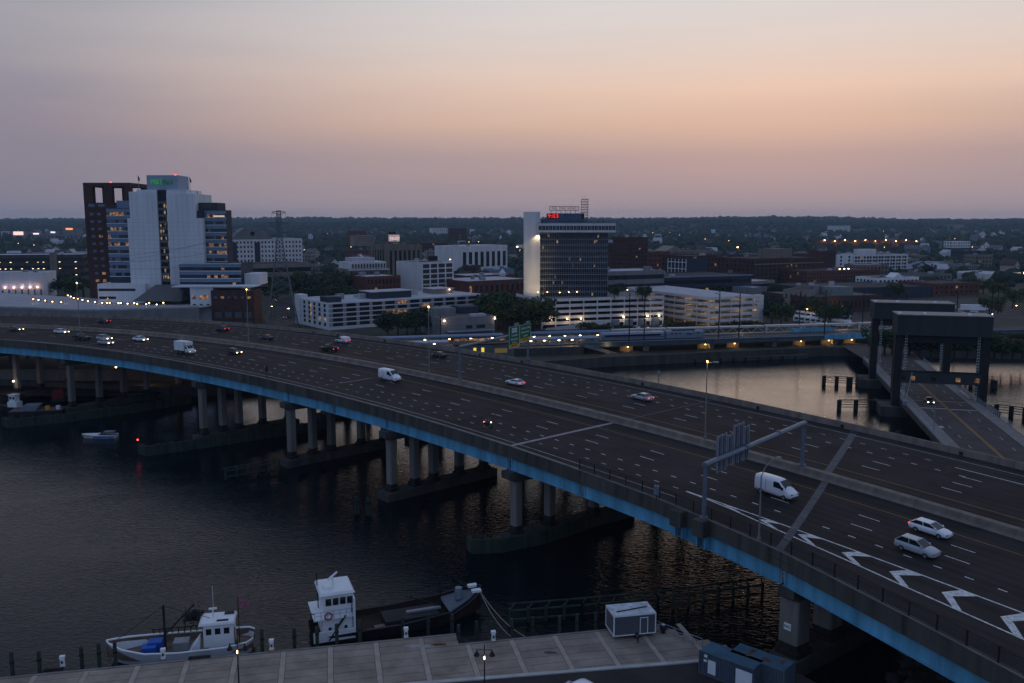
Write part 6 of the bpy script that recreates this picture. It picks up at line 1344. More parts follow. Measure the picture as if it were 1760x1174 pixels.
# small houses on the slopes
roof_c = [roof_d, mat('roof_brown', (.09, .065, .055), .9), mat('roof_grey', (.14, .14, .15), .9), roof_l]; wall_c = [wht, mat('siding_cream', (.44, .40, .36), .8, .1), mat('siding_grey', (.26, .27, .29), .8, .1), mat('siding_blue', (.22, .26, .31), .8, .1), white_p]
wn = ['white', 'cream', 'grey', 'blue grey', 'bright white']; HN = {}
_h = MB(); _h.add([(-.5, -.5, 0), (.5, -.5, 0), (.5, .5, 0), (-.5, .5, 0), (-.5, -.5, .62), (.5, -.5, .62), (.5, .5, .62), (-.5, .5, .62), (0, -.5, 1), (0, .5, 1)], [(0, 3, 2, 1), (0, 1, 5, 8, 4), (2, 3, 7, 9, 6), (1, 2, 6, 5), (3, 0, 4, 7)]); _o = _h.build('wall', wht); HWALL = _o.data; bpy.data.objects.remove(_o)
_h = MB(); _h.add([(-.58, -.56, .565), (0, -.56, 1.0), (0, .56, 1.0), (-.58, .56, .565), (.58, -.56, .565), (.58, .56, .565), (-.58, -.56, .63), (0, -.56, 1.07), (0, .56, 1.07), (-.58, .56, .63), (.58, -.56, .63), (.58, .56, .63)], [(6, 7, 8, 9), (7, 10, 11, 8), (0, 3, 2, 1), (1, 2, 5, 4), (0, 1, 7, 6), (1, 4, 10, 7), (3, 9, 8, 2), (2, 8, 11, 5), (0, 6, 9, 3), (4, 5, 11, 10)]); _o = _h.build('roof', roof_d); HROOF = _o.data; bpy.data.objects.remove(_o)
spots = []
while len(spots) < 170:
    y = 760 + 2300 * random.random() ** 1.4; px = random.choice((random.uniform(1090, 1790), random.uniform(1090, 1790), random.uniform(380, 900), random.uniform(-20, 160)))
    if free((px - 880) / FPX * y, y, 7): spots.append((px, y, random.randrange(5), random.randrange(4)))
for px, y, i, j in sorted(spots):
    x = (px - 880) / FPX * y; zone = 'right' if px > 1000 else ('left' if px < 200 else 'middle'); far = 'far' if y > 1500 else 'near'; key = (i, j, zone, far); HN[key] = HN.get(key, 0) + 1
    rf_ = ('dark', 'brown', 'grey', 'pale')[j]
    r = empty('house', (x, y, terrain(x, y) + 1.2), random.uniform(-.6, 2.2), '%s %s house from left with %s roof on the %s %s slope' % (ORD[HN[key] - 1], wn[i], rf_, far, zone), 'house', '%s houses with %s roofs on the %s %s slope' % (wn[i], rf_, far, zone))
    w_ = random.uniform(8, 12); h_ = random.uniform(9, 13) + (3 if y > 1500 else 0); r.scale = (w_, w_ * 1.35, h_); inst(HWALL, 'wall', wall_c[i], r); inst(HROOF, 'roof', roof_c[j], r)
    for a in (-.25, .25):
        for z in (.18, .42): q = box('window', r, a - .07, a + .07, -.515, -.49, z, z + .12, lit_w if random.random() < .12 else glass_d)
# street lamps
def street_lamp(p, h, label, e=0, s=.35, m=None):
    r = empty('street_lamp', p, random.uniform(0, 6), label, 'street lamp', 'street lamps in the city'); rod('post', r, (0, 0, 0), (0, 0, h), .1, steel_d); rod('arm', r, (0, 0, h), (1.0, 0, h + .1), .06, steel_d); box('lamp_head', r, .6, .6 + 2 * s, -s, s, h - s * .5, h + s * .3, m or lamp_y)
    if e: point_light('lamp_light', (1.0, 0, h - s - .3), e, (1, .62, .28), .3, r)
lamp_f = glow('lamp_far', (1, .58, .22), 26); k = 0
named = [(1260, 474, 560, 'bright street lamp behind the black glass building', 900, .7), (1268, 425, 1150, 'bright lamp on the slope behind the court building', 0, 1.3), (889, 424, 1000, 'bright lamp among trees left of the centre tower', 0, 1.1), (776, 446, 700, 'yellow lamp right of the white framed loft building', 0, .7), (1398, 433, 900, 'yellow lamp left of the white factory', 0, .9), (667, 539, 392, 'lamp in front of the long white office block', 0, .4), (855, 544, 380, 'lamp at the right corner of the grey concrete block', 120, .4), (908, 570, 345, 'lamp behind the front station canopy', 0, .3),
         (1388, 531, 430, 'lamp post at the bus yard entrance', 150, .35), (1332, 536, 425, 'lamp right of the lit garage', 120, .35), (1712, 540, 420, 'lamp in the lot right of the lift bridge', 120, .4), (1748, 527, 470, 'lamp at the right edge of the empty lot', 0, .4), (498, 530, 420, 'lamp on the street beside the pylon', 200, .4), (512, 536, 415, 'second lamp on the street beside the pylon', 200, .4), (535, 458, 620, 'red lit lamp at the corner of the tan garage', 0, .6), (475, 516, 430, 'lamp between the brick block and the pylon', 160, .4), (470, 527, 430, 'low lamp behind the brick block', 0, .35)]
for px, py, Y, lb_, e, s in named:
    q = A(px, py, Y); g = terrain(q.x, Y); street_lamp((q.x - 1, Y, g), max(q.z - g, 3), lb_, e, s * .6, red_l if 'red' in lb_ else lamp_f)
zn = {}; spots = []
while len(spots) < 54:
    y = 600 + 2400 * random.random() ** 1.3; px = random.uniform(0, 1760)
    if free((px - 880) / FPX * y, y): spots.append((px, y))
for px, y in sorted(spots):
    x = (px - 880) / FPX * y; side = 'right' if px > 1060 else ('left' if px < 230 else 'middle'); zn[side] = zn.get(side, 0) + 1
    street_lamp((x, y, terrain(x, y)), 11, ORD[zn[side] - 1] + ' tiny distant street lamp from the left in the %s of the city' % side, 0, .13 + y / 9500, lamp_f)
# lit signs on the left hillside
for i, (x0, x1, y0, y1, c) in enumerate(((23, 39, 398, 404, (1, .6, .55)), (57, 66, 400.5, 403, (1, .8, .9)), (87, 94, 398, 400.5, (.8, .8, 1)), (113, 124, 392, 395, (1, .35, .15)))):
    Y = 2200; a, b = A(x0, y1, Y), A(x1, y0, Y); r = empty('lit_sign', (a.x, Y, terrain(a.x, Y)), 0, ('wide pink lit store front', 'white lit sign', 'small bluish lit sign', 'orange lit sign')[i] + ' on the far left hillside', 'lit sign'); box('panel', r, 0, b.x - a.x, 0, 2, a.z - r.location.z, b.z - r.location.z, glow('store_sign_%d' % i, c, 1.6)); box('building', r, -10, b.x - a.x + 10, 2.1, 30, -4, b.z - r.location.z, grey)
# buses and cars in the yards
def bus(p, rz, label):
    r = empty('bus', p, rz, label, 'bus', 'white buses parked in the yard'); m = MB(); m.loft([ring(-5.5, 1.2, .5, 2.9, .9), ring(-5.3, 1.25, .4, 3.0, .9), ring(5.2, 1.25, .4, 3.0, .9), ring(5.5, 1.18, .5, 2.75, .9)]); m.build('body', white_p, r)
    for y in (-1, 1): box('window_band', r, -4.8, 4.6, y * 1.26 - .02, y * 1.26 + .02, 1.5, 2.35, wglass)
    box('windscreen', r, 5.42, 5.53, -1.0, 1.0, 1.3, 2.5, wglass); wheels(r, (-3.2, 3.6), 1.1, .48)
for i in range(14):
    px, py = 1384 + (i % 7) * 9.5, 545 + (i // 7) * 9 + (i % 7) * 1.2; bus(P(px, py, 3.02), R(-25), ORD[i % 7] + ' white bus from the left in the %s row of the bus yard' % ('back', 'front')[i // 7])
for i in range(10): car(random.choice(('sedan', 'suv', 'hatch')), random.choice((c_white, c_silver, c_grey, c_white)), 0, 0, False, ORD[i] + ' parked car from the left in the lot beyond the lift bridge', place=P(1638 + i * 6.2, 528 + (i % 4) * 4.5, 3.03), rz=R(20), on=False, brake=False, group='cars parked beyond the lift bridge')
for i in range(7): car(random.choice(('sedan', 'suv', 'wagon')), random.choice((c_white, c_silver, c_grey)), 0, 0, False, ORD[i] + ' parked car from the left below the white garage', place=P(1010 + i * 21, 566 + (i % 2) * 2, 3.03), rz=R(60), on=False, brake=False, group='cars parked below the garage')
car('suv', c_dark, 0, 0, False, 'dark car with red brake lights on the street beside the pylon', place=P(494, 548, 3.03), rz=R(75), on=False, brake=True, group='cars in the streets')
r = empty('box_trailer', P(1672, 536, 3.02), R(-12), 'white box trailer parked in the lot beyond the lift bridge', 'trailer'); box('cargo_box', r, -6, 6, -1.25, 1.25, 1.0, 3.8, white_p); box('chassis', r, -5.5, 5.5, -.6, .6, .6, .98, black); wheels(r, (-4.2, 3.6), 1.0, .45)
# streets and yards of the far bank
def yard(name, pts, m, z=3.012): q = MB(); q.prism([(p.x, p.y) for p in [P(a, b, 3) for a, b in pts]], 2.9, z); return q.build(name, m, kind='structure')
yard('bus_yard', [(1310, 566), (1500, 562), (1470, 535), (1330, 538)], asphalt2); yard('parking_lot', [(1600, 552), (1760, 548), (1740, 520), (1590, 524)], asphalt2); yard('street', [(455, 572), (520, 572), (508, 520), (470, 520)], asphalt); yard('verge', [(1690, 520), (1800, 530), (1800, 492), (1680, 498)], mat('grass_lot', (.05, .055, .03), 1, .4, .1, c2=(.08, .075, .045)), 3.008)
# hazy evening air
hz = MB(); hz.box(-9500, 9500, -420, 9600, -4.2, 165); ho = hz.build('haze', mat('haze_blank', (.5, .5, .5)), kind='stuff')
hm = bpy.data.materials.new('haze_air'); hm.use_nodes = True; t = hm.node_tree; t.nodes.clear(); vo = t.nodes.new('ShaderNodeVolumePrincipled'); vo.inputs['Color'].default_value = (.56, .78, 1.0, 1); vo.inputs['Density'].default_value = .00007; vo.inputs['Anisotropy'].default_value = .1
oo = t.nodes.new('ShaderNodeOutputMaterial'); t.links.new(vo.outputs[0], oo.inputs['Volume']); ho.data.materials.clear(); ho.data.materials.append(hm)
# ================================================================== BOATS, QUAY THINGS, DOCK UNDER THE BRIDGE
hull_w = mat('hull_white', (.70, .72, .76), .4, .1, .8, streak=True); hull_b = mat('hull_black', (.025, .025, .028), .6, .4, .6); deck_t = mat('deck_timber', (.17, .12, .09), .9, .4, .8, .3); deck_r = mat('deck_rust', (.035, .022, .018), .9, .4, .6, .3); blue_t = mat('tarp_blue', (.02, .10, .42), .5, .15, 1); rust = mat('rust', (.13, .06, .03), .95, .4, 1.0)
QA = math.atan2(QD.y, QD.x)
def boat_hull(root, st, m, inside=None, deck_z=.7, deck_m=None, cap_m=None, name='hull'):
    "st: list of (x, half beam at rail, half beam at waterline, rail height, keel x shift)"
    h = MB(); rings = []
    for x, b, w, z, kx in st: rings.append([(x, -b, z), (x + kx * .5, -w, .1), (x + kx, -w * .55, -.7), (x + kx, w * .55, -.7), (x + kx * .5, w, .1), (x, b, z)])
    h.loft(rings, cap=False, closed=False); n = 6
    h.f.append(tuple(range(n - 1, -1, -1))); h.m.append(0); h.f.append(tuple(range((len(rings) - 1) * n, len(rings) * n))); h.m.append(0); h.build(name, m, root)
    hi = MB(); hi.loft([[(x, -b + .12, z), (x, -b * .96 + .12, deck_z), (x, b * .96 - .12, deck_z), (x, b - .12, z)] for x, b, w, z, kx in st], cap=False, closed=False); hi.build('deck', deck_m or deck_t, root)
    c = MB()
    for sgn in (-1, 1):
        for a, b_ in zip(st, st[1:]): c.loft([[(a[0], sgn * (a[1] + .06), a[3] - .03), (a[0], sgn * (a[1] + .06), a[3] + .1), (a[0], sgn * (a[1] - .2), a[3] + .1), (a[0], sgn * (a[1] - .2), a[3] - .03)], [(b_[0], sgn * (b_[1] + .06), b_[3] - .03), (b_[0], sgn * (b_[1] + .06), b_[3] + .1), (b_[0], sgn * (b_[1] - .2), b_[3] + .1), (b_[0], sgn * (b_[1] - .2), b_[3] - .03)]])
    c.build('rail_cap', cap_m or m, root, kind='stuff')
# ---- fishing boat
fp = (P(180, 1138, 0.8) + P(437, 1114, .8)) / 2; L_ = (P(437, 1114, .8) - P(180, 1138, .8)).length
fbt = empty('fishing_boat', (fp.x - .5, fp.y + 1.7, 0), QA + math.pi, 'white fishing boat with a small wheelhouse and blue tarpaulins moored at the quay', 'boat')
H = L_ / 2
boat_hull(fbt, [(-H, 1.3, 1.0, 1.75, .5), (-H + .7, 2.1, 1.7, 1.65, .4), (-H + 3, 2.6, 2.3, 1.5, 0), (0, 2.75, 2.5, 1.45, 0), (H * .45, 2.55, 2.2, 1.6, 0), (H * .75, 1.75, 1.2, 1.95, -.3), (H * .93, .75, .35, 2.3, -.8), (H, .12, .06, 2.5, -1.2)], hull_w, cap_m=white_p)
xw = -H * .52
wh = MB(); wh.box(xw - 1.75, xw + 1.6, -1.3, 1.3, .7, 3.9); o = wh.build('wheelhouse', white_p, fbt)
rf = MB(); rf.frustum((xw - 1.95, xw + 2.1, -1.55, 1.55), (xw - 1.8, xw + 1.8, -1.45, 1.45), 3.9, 4.15); rf.build('wheelhouse_roof', white_p, fbt)
for x in (-1.0, .0, 1.0): box('window', fbt, xw + x - .3, xw + x + .3, 1.28, 1.34, 2.7, 3.4, wglass)
for y in (-.7, .1, .8): box('window', fbt, xw + 1.58, xw + 1.63, y - .28, y + .28, 2.75, 3.45, wglass)
box('cabin_door', fbt, xw - 1.8, xw - 1.73, -.1, .6, .9, 2.8, steel_d); box('skylight', fbt, xw - 1.2, xw + .1, .75, 1.1, 4.16, 4.24, steel_d); box('solar_panel', fbt, xw - 1.7, xw - .6, -1.2, -.6, 4.2, 4.3, steel_d)
rod('radar_post', fbt, (xw + .6, 0, 4.15), (xw + .6, 0, 5.2), .08, white_p); box('radar_bar', fbt, xw + .15, xw + 1.05, -.12, .12, 5.2, 5.38, white_p); rod('antenna', fbt, (xw + .5, .3, 4.2), (xw + .5, .3, 8.2), .025, white_p)
rod('mast', fbt, (H * .22, 0, .7), (H * .22, 0, 6.2), .14, timber_d); rod('boom', fbt, (H * .22, 0, 2.6), (-H * .18, -1.0, 5.6), .1, timber_d); rod('stay', fbt, (H * .22, 0, 6.1), (H * .9, 0, 2.3), .03, steel_d); rod('stay', fbt, (H * .22, 0, 6.1), (xw + 1, 0, 4.2), .03, steel_d)
for i in range(9): x = -H * .25 + i * H * .085; rod('stanchion', fbt, (x, -2.55, 1.5), (x, -2.55, 2.2), .06, timber_d)
rod('side_rail', fbt, (-H * .25, -2.55, 2.2), (H * .45, -2.5, 2.2), .07, timber_d)
m = MB()
for i in range(170): a = rng.normal(size=3) * np.array([.5, .3, .28]) + np.array([-H * .14, -1.6, 3.9]); b = a + rng.normal(size=3) * .28; m.bar(a, b, .06, 3)
m.build('net_bundle', steel_d, fbt, kind='stuff')
for q in ((H * .42, .6, .75, 1.0, 1.5), (H * .36, -.3, .7, 1.2, 1.4)): box('tarpaulin', fbt, q[0] - .8, q[0] + .8, q[1] - .6, q[1] + .7, .72, q[2] + q[3], blue_t)
box('winch_frame', fbt, -.9, .8, -.5, 1.0, .72, 1.9, alu); box('hatch', fbt, -3.2, -2.0, .2, 1.5, .72, 1.2, tan); rod('winch_drum', fbt, (-.4, -.3, 1.5), (-.4, .9, 1.5), .4, steel_d)
m = MB(); m.add([(xw + 2.0, .4, .72), (xw + 3.5, .4, .72), (xw + 2.0, 1.6, 2.6), (xw + 3.2, 1.6, .72), (xw + 2.0, 1.6, .72), (xw + 2.0, .4, 2.6)], [(0, 1, 5), (4, 2, 3), (1, 3, 2, 5), (0, 5, 2, 4)]); m.build('companionway', white_p, fbt)
rod('flag_staff', fbt, (xw - 2.2, -.4, .7), (xw - 2.2, -.4, 6.4), .05, timber_d); m = MB(); m.loft([[(xw - 2.2 - t * .8, -.4 + .12 * math.sin(t * 4), 6.3 - t * .5 - k_) for k_ in (0, .9)] for t in (0, .5, 1, 1.5)], cap=False, closed=False); m.build('flag', mat('flag_red_white', (.35, .12, .16), .9, .7, 6), fbt)
# ---- dark work boat with white deckhouse
a_, b_ = P(536, 1100, .8), P(834, 1052, .8); wp = (a_ + b_) / 2; WL = (b_ - a_).length; wa = math.atan2(b_.y - a_.y, b_.x - a_.x); HW = WL / 2
wb = empty('work_boat', (wp.x - .6, wp.y + 2.0, 0), wa, 'long dark work boat with a tall white deckhouse at its stern moored at the quay', 'boat')
boat_hull(wb, [(-HW, 2.2, 1.9, 1.3, .3), (-HW + 2, 3.0, 2.7, 1.2, 0), (0, 3.1, 2.8, 1.3, 0), (HW * .55, 2.9, 2.4, 1.8, 0), (HW * .8, 2.0, 1.2, 2.7, -.4), (HW * .95, .8, .3, 3.3, -1.0), (HW, .1, .05, 3.5, -1.4)], hull_b, deck_z=.65, deck_m=deck_r, cap_m=hull_b)
x0, x1 = -HW + .2, -HW + 4.7
box('lower_house', wb, x0 + 1.0, x1, -2.4, 2.4, .65, 3.3, white_p); box('boat_deck', wb, x0 - .1, x1 + .3, -2.8, 2.8, 3.3, 3.45, white_p); box('lower_bulwark', wb, x0 - .2, x1 + .2, -2.95, -2.75, .65, 1.9, white_p); box('end_bulkhead', wb, x1 + .1, x1 + .3, -2.9, 2.9, .65, 5.6, white_p)
up = MB(); up.frustum((x0 + 1.2, x1 - .1, -2.0, 2.0), (x0 + 1.0, x1 + .1, -2.1, 2.1), 3.45, 6.1); up.build('wheelhouse', white_p, wb); rf = MB(); rf.frustum((x0 + .7, x1 + .4, -2.4, 2.4), (x0 + .9, x1 + .2, -2.2, 2.2), 6.1, 6.4); rf.build('wheelhouse_roof', white_p, wb)
for i in range(4): x = x0 + 1.75 + i * .85; box('window', wb, x - .33, x + .33, -2.14, -2.0, 4.75, 5.6, wglass)
for y in (-1.3, 0, 1.3): box('window', wb, x1 - .02, x1 + .12, y - .5, y + .5, 4.75, 5.6, wglass)
for x in (x0 + 1.8, x1 - .8): m = MB(); m.bar((x, -2.46, 2.0), (x, -2.38, 2.0), .2, 12); m.build('porthole', wglass, wb)
m = MB(); ts = [i * 2 * math.pi / 14 for i in range(15)]
for a, b in zip(ts, ts[1:]): m.bar((x0 + 1.6 + .42 * math.cos(a), -2.92, 3.8 + .42 * math.sin(a)), (x0 + 1.6 + .42 * math.cos(b), -2.92, 3.8 + .42 * math.sin(b)), .1, 5)
m.build('life_ring', mat('life_ring_red', (.35, .06, .05), .5), wb)
m = MB()
for z in (.45, .9): m.bar((x0, -2.75, 3.45 + z), (x1, -2.75, 3.45 + z), .03, 4)
for i in range(7): x = x0 + i * (x1 - x0) / 6; m.bar((x, -2.75, 3.45), (x, -2.75, 4.35), .03, 4)
m.build('deck_railing', steel_g, wb)
m = MB()
for dy in (0, .7): m.bar((x0 + 1.6, -3.0 + dy * .3, .8), (x0 + 3.6, -2.8 + dy * .3, 3.5), .09, 4)
for i in range(8): t = i / 7; m.bar((x0 + 1.6 + 2 * t, -3.05, .8 + 2.7 * t), (x0 + 1.6 + 2 * t, -2.6, .8 + 2.7 * t), .05, 4)
m.build('stair', steel_d, wb)
rod('radar_post', wb, (x0 + 2.6, 0, 6.4), (x0 + 2.6, 0, 7.4), .12, white_p); m = MB(); m.bar((x0 + 2.0, -.4, 7.3), (x0 + 3.2, .4, 7.8), .13, 6); m.build('radar_bar', white_p, wb); rod('mast', wb, (x0 + .9, .8, 3.4), (x0 + .8, .8, 8.0), .07, steel_d); m = MB(); m.frustum((x0 + 1.3, x0 + 2.4, -1.4, -.2), (x0 + 1.4, x0 + 2.3, -1.3, -.3), 6.4, 6.75); m.build('roof_box', white_p, wb)
m = MB(); m.bar((x0 - .4, -1, .7), (x0 - .2, -1, 3.6), .06, 4); m.bar((x0 - .2, -1, 3.6), (x0 + 1.2, -1, 3.0), .06, 4); m.build('stern_frame', steel_d, wb)
box('cargo_hatch', wb, -2.0, HW * .45, -1.6, 1.7, .66, 1.3, hull_b); box('pipe_stack', wb, 1.0, HW * .5, -.2, .3, 1.31, 1.55, alu); rod('derrick', wb, (HW * .5, .2, .7), (HW * .5, .2, 5.4), .12, steel_d); rod('derrick_boom', wb, (HW * .5, .2, 1.6), (1.5, .5, 3.2), .08, steel_d)
for i in range(5): box('deck_plank', wb, -4.4 + i * 1.1, -3.0 + i * 1.2, -2.3 + (i % 2) * .8, -1.6 + (i % 2) * .8, .67, .78, stone)
fc = MB(); fc.loft([[(x, -b * .96, z - .5), (x, b * .96, z - .5), (x, b * .96, z - .35), (x, -b * .96, z - .35)] for x, b, z in ((HW * .56, 2.9, 1.9), (HW * .8, 2.0, 2.75), (HW * .95, .85, 3.3))]); fc.build('foredeck', mat('foredeck_grey', (.13, .15, .18), .7, .2), wb)
m = MB(); m.bar((HW * .72, 0, 2.3), (HW * .72, 0, 3.7), .6, 10, .45); m.build('windlass', steel_g, wb); box('bow_fender', wb, HW * .86, HW * .97, -1.2, -.5, 3.15, 3.45, white_p); box('bow_fender', wb, HW * .86, HW * .97, .5, 1.2, 3.15, 3.45, white_p)
rp = MB(); bow = wb.matrix_basis @ Vector((HW - .3, -.3, 3.0))
for px, py in ((878, 1094), (902, 1094)):
    e = P(px, py, 2.7); q = [bow.lerp(e, t) - Vector((0, 0, 3.0 * t * (1 - t))) for t in np.linspace(0, 1, 9)]
    for a, b in zip(q, q[1:]): rp.bar(a, b, .05, 4)
rp.build('mooring_lines', mat('rope', (.35, .30, .22), .9), label='two pale mooring ropes from the bow of the dark work boat', cat='rope')
# ---- motor boat
mb = empty('motor_boat', P(172, 752, 0), R(183), 'small white and blue motor boat on the dark water at the left', 'boat')
mb.scale = (1.08, 1, .72); boat_hull(mb, [(-3.6, 1.15, 1.0, .95, 0), (-1, 1.3, 1.15, .95, 0), (1.5, 1.1, .8, 1.05, -.1), (3, .55, .3, 1.2, -.3), (3.8, .06, .03, 1.3, -.7)], hull_w, deck_z=.5, deck_m=tan, cap_m=white_p)
m = MB(); m.loft([[(-.4, -1.0, .95), (-.4, 1.0, .95), (-.4, .8, 1.35), (-.4, -.8, 1.35)], [(3.2, -.3, 1.2), (3.2, .3, 1.2), (3.2, .2, 1.28), (3.2, -.2, 1.28)]]); m.build('foredeck', white_p, mb); m = MB(); m.frustum((-.9, .2, -.95, .95), (-1.1, -.5, -.8, .8), 1.2, 1.75); m.build('windscreen', wglass, mb); box('blue_stripe', mb, -3.4, 1.0, -1.33, -1.2, .35, .75, blue_t); box('blue_stripe', mb, -3.4, 1.0, 1.2, 1.33, .35, .75, blue_t); box('canopy', mb, -3.2, -1.0, -1.0, 1.0, 2.0, 2.1, steel_g)
for x in (-3.0, -1.2):
    for y in (-.95, .95): rod('canopy_post', mb, (x, y, .95), (x, y, 2.0), .03, alu)
# ---- pilings and pedestals along the quay
PIL = [(18, 1156), (65, 1151), (138, 1143), (168, 1140), (196, 1138), (449, 1115), (505, 1110), (544, 1106), (578, 1103), (618, 1099), (692, 1091), (736, 1087), (777, 1083), (788, 1104), (819, 1101), (845, 1098), (880, 1095), (916, 1092), (962, 1088), (992, 1086), (1025, 1083)]
for i, (px, py) in enumerate(PIL):
    p = P(px, py - 3, 2.5); r = empty('mooring_pile', (p.x, p.y + .35, -2), 0, ORD[i] + ' green timber mooring pile from the left along the quay edge', 'pile', 'mooring piles'); m = MB(); m.bar((0, 0, 0), (0, 0, 6.2 + random.uniform(-.2, .3)), .23, 9, .2); m.build('pile', timber_g, r); rod('pile_band', r, (0, 0, 5.2), (0, 0, 5.4), .26, steel_d)
for i, (px, py) in enumerate(((108, 1146), (281, 1133), (467, 1117), (698, 1096), (848, 1102))):
    p = P(px, py, 2.5); r = empty('power_pedestal', p, QA, ORD[i] + ' white power pedestal from the left on the quay', 'pedestal', 'white pedestals on the quay'); m = MB(); m.frustum((-.22, .22, -.2, .2), (-.18, .18, -.16, .16), 0, .95); m.build('post', white_p, r); box('head', r, -.26, .26, -.22, .22, .95, 1.25, white_p); box('meter', r, -.1, .1, -.24, -.2, .45, .75, steel_d); box('base', r, -.32, .32, -.3, .3, 0, .1, paint_y if i == 2 else concrete)
# ---- twin headed quay lamps
for px, yt, yb, nm in ((412, 1098, 1178, 'black twin headed lamp post near the fishing boat'), (833, 1108, 1180, 'black twin headed lamp post below the work boat')):
    p = P(px, yb + 28, 2.5); h = A(px, yt, p.y).z - 2.5; r = empty('quay_lamp', p, 0, nm, 'lamp post'); m = MB(); m.bar((0, 0, 0), (0, 0, h), .09, 8, .05); m.bar((0, 0, 0), (0, 0, .8), .18, 8, .12); m.build('pole', steel_d, r); rod('cross_arm', r, (-.75, 0, h - .55), (.75, 0, h - .55), .04, steel_d)
    for x in (-.75, .75): m = MB(); m.bar((x, 0, h - 1.15), (x, 0, h - .75), .32, 10, .12); m.bar((x, 0, h - .75), (x, 0, h - .5), .06, 6); m.build('lamp_shade', steel_d, r)
    box('lamp_glass', r, -.05, .05, -.13, -.06, h - 1.5, h - 1.2, lamp_y); point_light('lamp_light', (0, -.45, h - 1.4), 14, (1, .62, .25), .1, r)
# ---- trailer, containers, railing, parked van
tr_ = P(1055, 1101, 2.5); tq = P(1126, 1094, 2.5); ta = math.atan2(tq.y - tr_.y, tq.x - tr_.x); tl = (tq - tr_).length
tw = empty('trailer', tr_, ta, 'dark trailer with white edges and a white roof parked on the quay', 'trailer'); tw_b = mat('trailer_panel', (.10, .105, .12), .5, .12, .6); wdt = 3.0
box('body', tw, .02, tl - .02, .02, wdt, .55, 2.85, tw_b); rp_ = box('roof', tw, -.05, tl + .05, -.05, wdt + .05, 2.85, 2.95, mat('trailer_roof', (.55, .57, .60), .6, .4, 1.4))
for x in (0, tl):
    for y in (0, wdt): box('edge_trim', tw, x - .06, x + .06, y - .06, y + .06, .5, 2.9, white_p)
for z in (.52, 2.84):
    for y in (-.03, wdt + .03): box('edge_trim', tw, .06, tl - .06, y - .04, y + .04, z - .05, z + .05, white_p)
    for x in (-.03, tl + .03): box('edge_trim', tw, x - .04, x + .04, .06, wdt - .06, z - .05, z + .05, white_p)
dx = tl * .72; 
for x in (dx - .45, dx + .45): box('door_frame', tw, x - .04, x + .04, -.06, .01, .6, 2.45, white_p)
box('door_frame', tw, dx - .49, dx + .49, -.07, .01, 2.42, 2.5, white_p); wheels(tw, (tl * .55,), .0, .33); box('chassis', tw, .3, tl - .3, .4, wdt - .4, .35, .54, black); rod('hitch', tw, (tl * .5, .2, .45), (tl * .5, -1.3, .4), .06, steel_d); rod('roof_pipe', tw, (.6, .9, 3.02), (tl - .5, 1.6, 3.02), .06, steel_d); rod('jack', tw, (tl * .5, -1.1, 0), (tl * .5, -1.1, .8), .07, steel_d)
def container(label, p, rz, m1, L=6.1, w=2.44, h=2.6, white=()):
    r = empty('shipping_container', p, rz, label, 'container'); box('shell', r, .06, L - .06, .06, w - .06, .15, h - .05, m1); rm = box('roof', r, .02, L - .02, .02, w - .02, h - .05, h, mat('container_roof', (.06, .12, .17), .7, .25, .5)); n = 22
    for i in range(n): x = .15 + i * (L - .3) / n; box('corrugation', r, x, x + (L - .3) / n * .5, -.03, .06, .25, h - .15, m1)
    for i in range(8): y = .15 + i * (w - .3) / 8; box('corrugation', r, -.03, .06, y, y + .16, .25, h - .15, m1)
    for x in (0, L):
        for y in (0, w): box('corner_post', r, x - .08, x + .08, y - .08, y + .08, 0, h + .03, m1)
    for z in (.1, h - .04):
        for y in (0, w): box('rail', r, .08, L - .08, y - .06, y + .06, z - .07, z + .07, m1)
    for q in white: box('painted_panel', r, q[0], q[1], -.07, -.03, q[2], q[3], white_p)
    return r
cm = mat('container_steel', (.085, .115, .15), .65, .2, .6); ca = math.atan2(-.665, .747)
c1 = container('blue grey shipping container with white painted doors at the bottom edge', P(1202, 1157, 2.52), ca, cm, white=((1.0, 1.9, .4, 1.9), (4.2, 6.0, .3, 2.1), (.55, .9, 2.05, 2.35), (.5, .85, 1.55, 1.8)))
c2 = container('blue grey shipping container with rust patches on its roof beside the pier', P(1252, 1160, 2.52), ca, mat('container_steel2', (.095, .125, .15), .65, .25, .6))
for q in ((1.6, 2.0, .4, 2.2), (3.2, 4.2, .7, 1.3), (5.0, 5.4, 1.2, 2.2)): box('rust_patch', c2, q[0], q[1], q[2], q[3], 2.6, 2.61, rust)
rl = empty('quay_railing', P(1127, 1082, 2.5), 0, 'pale pipe railing along the slanting end of the quay', 'railing'); e = P(1207, 1114, 2.5) - P(1127, 1082, 2.5)
for z in (.4, .75, 1.1): rod('rail', rl, (0, 0, z), e + Vector((0, 0, z)), .035, alu)
for i in range(6): p = e * (i / 5); rod('post', rl, p, p + Vector((0, 0, 1.1)), .04, alu)
bl = empty('mooring_buoy', P(1140, 1088, 2.5), 0, 'dark round mooring bollard beside the trailer', 'bollard'); m = MB(); m.loft([[(r_ * math.cos(a), r_ * math.sin(a), z) for a in [i * math.pi / 5 for i in range(10)]] for z, r_ in ((0, .25), (.35, .22), (.5, .42), (.8, .45), (1.0, .25))]); m.build('body', steel_d, bl); m = MB(); m.bar((0, 0, 1.0), (0, 0, 1.1), .2, 8); m.build('cap', white_p, bl)
vr = P(998, 1206, 2.52); v2 = van(c_white, 0, 0, False, 'white van roof just showing at the bottom edge of the car park', L=5.2, H=2.2); v2.location = vr; v2.rotation_euler = (0, 0, R(130)); v2['group'] = 'vans in the car park'
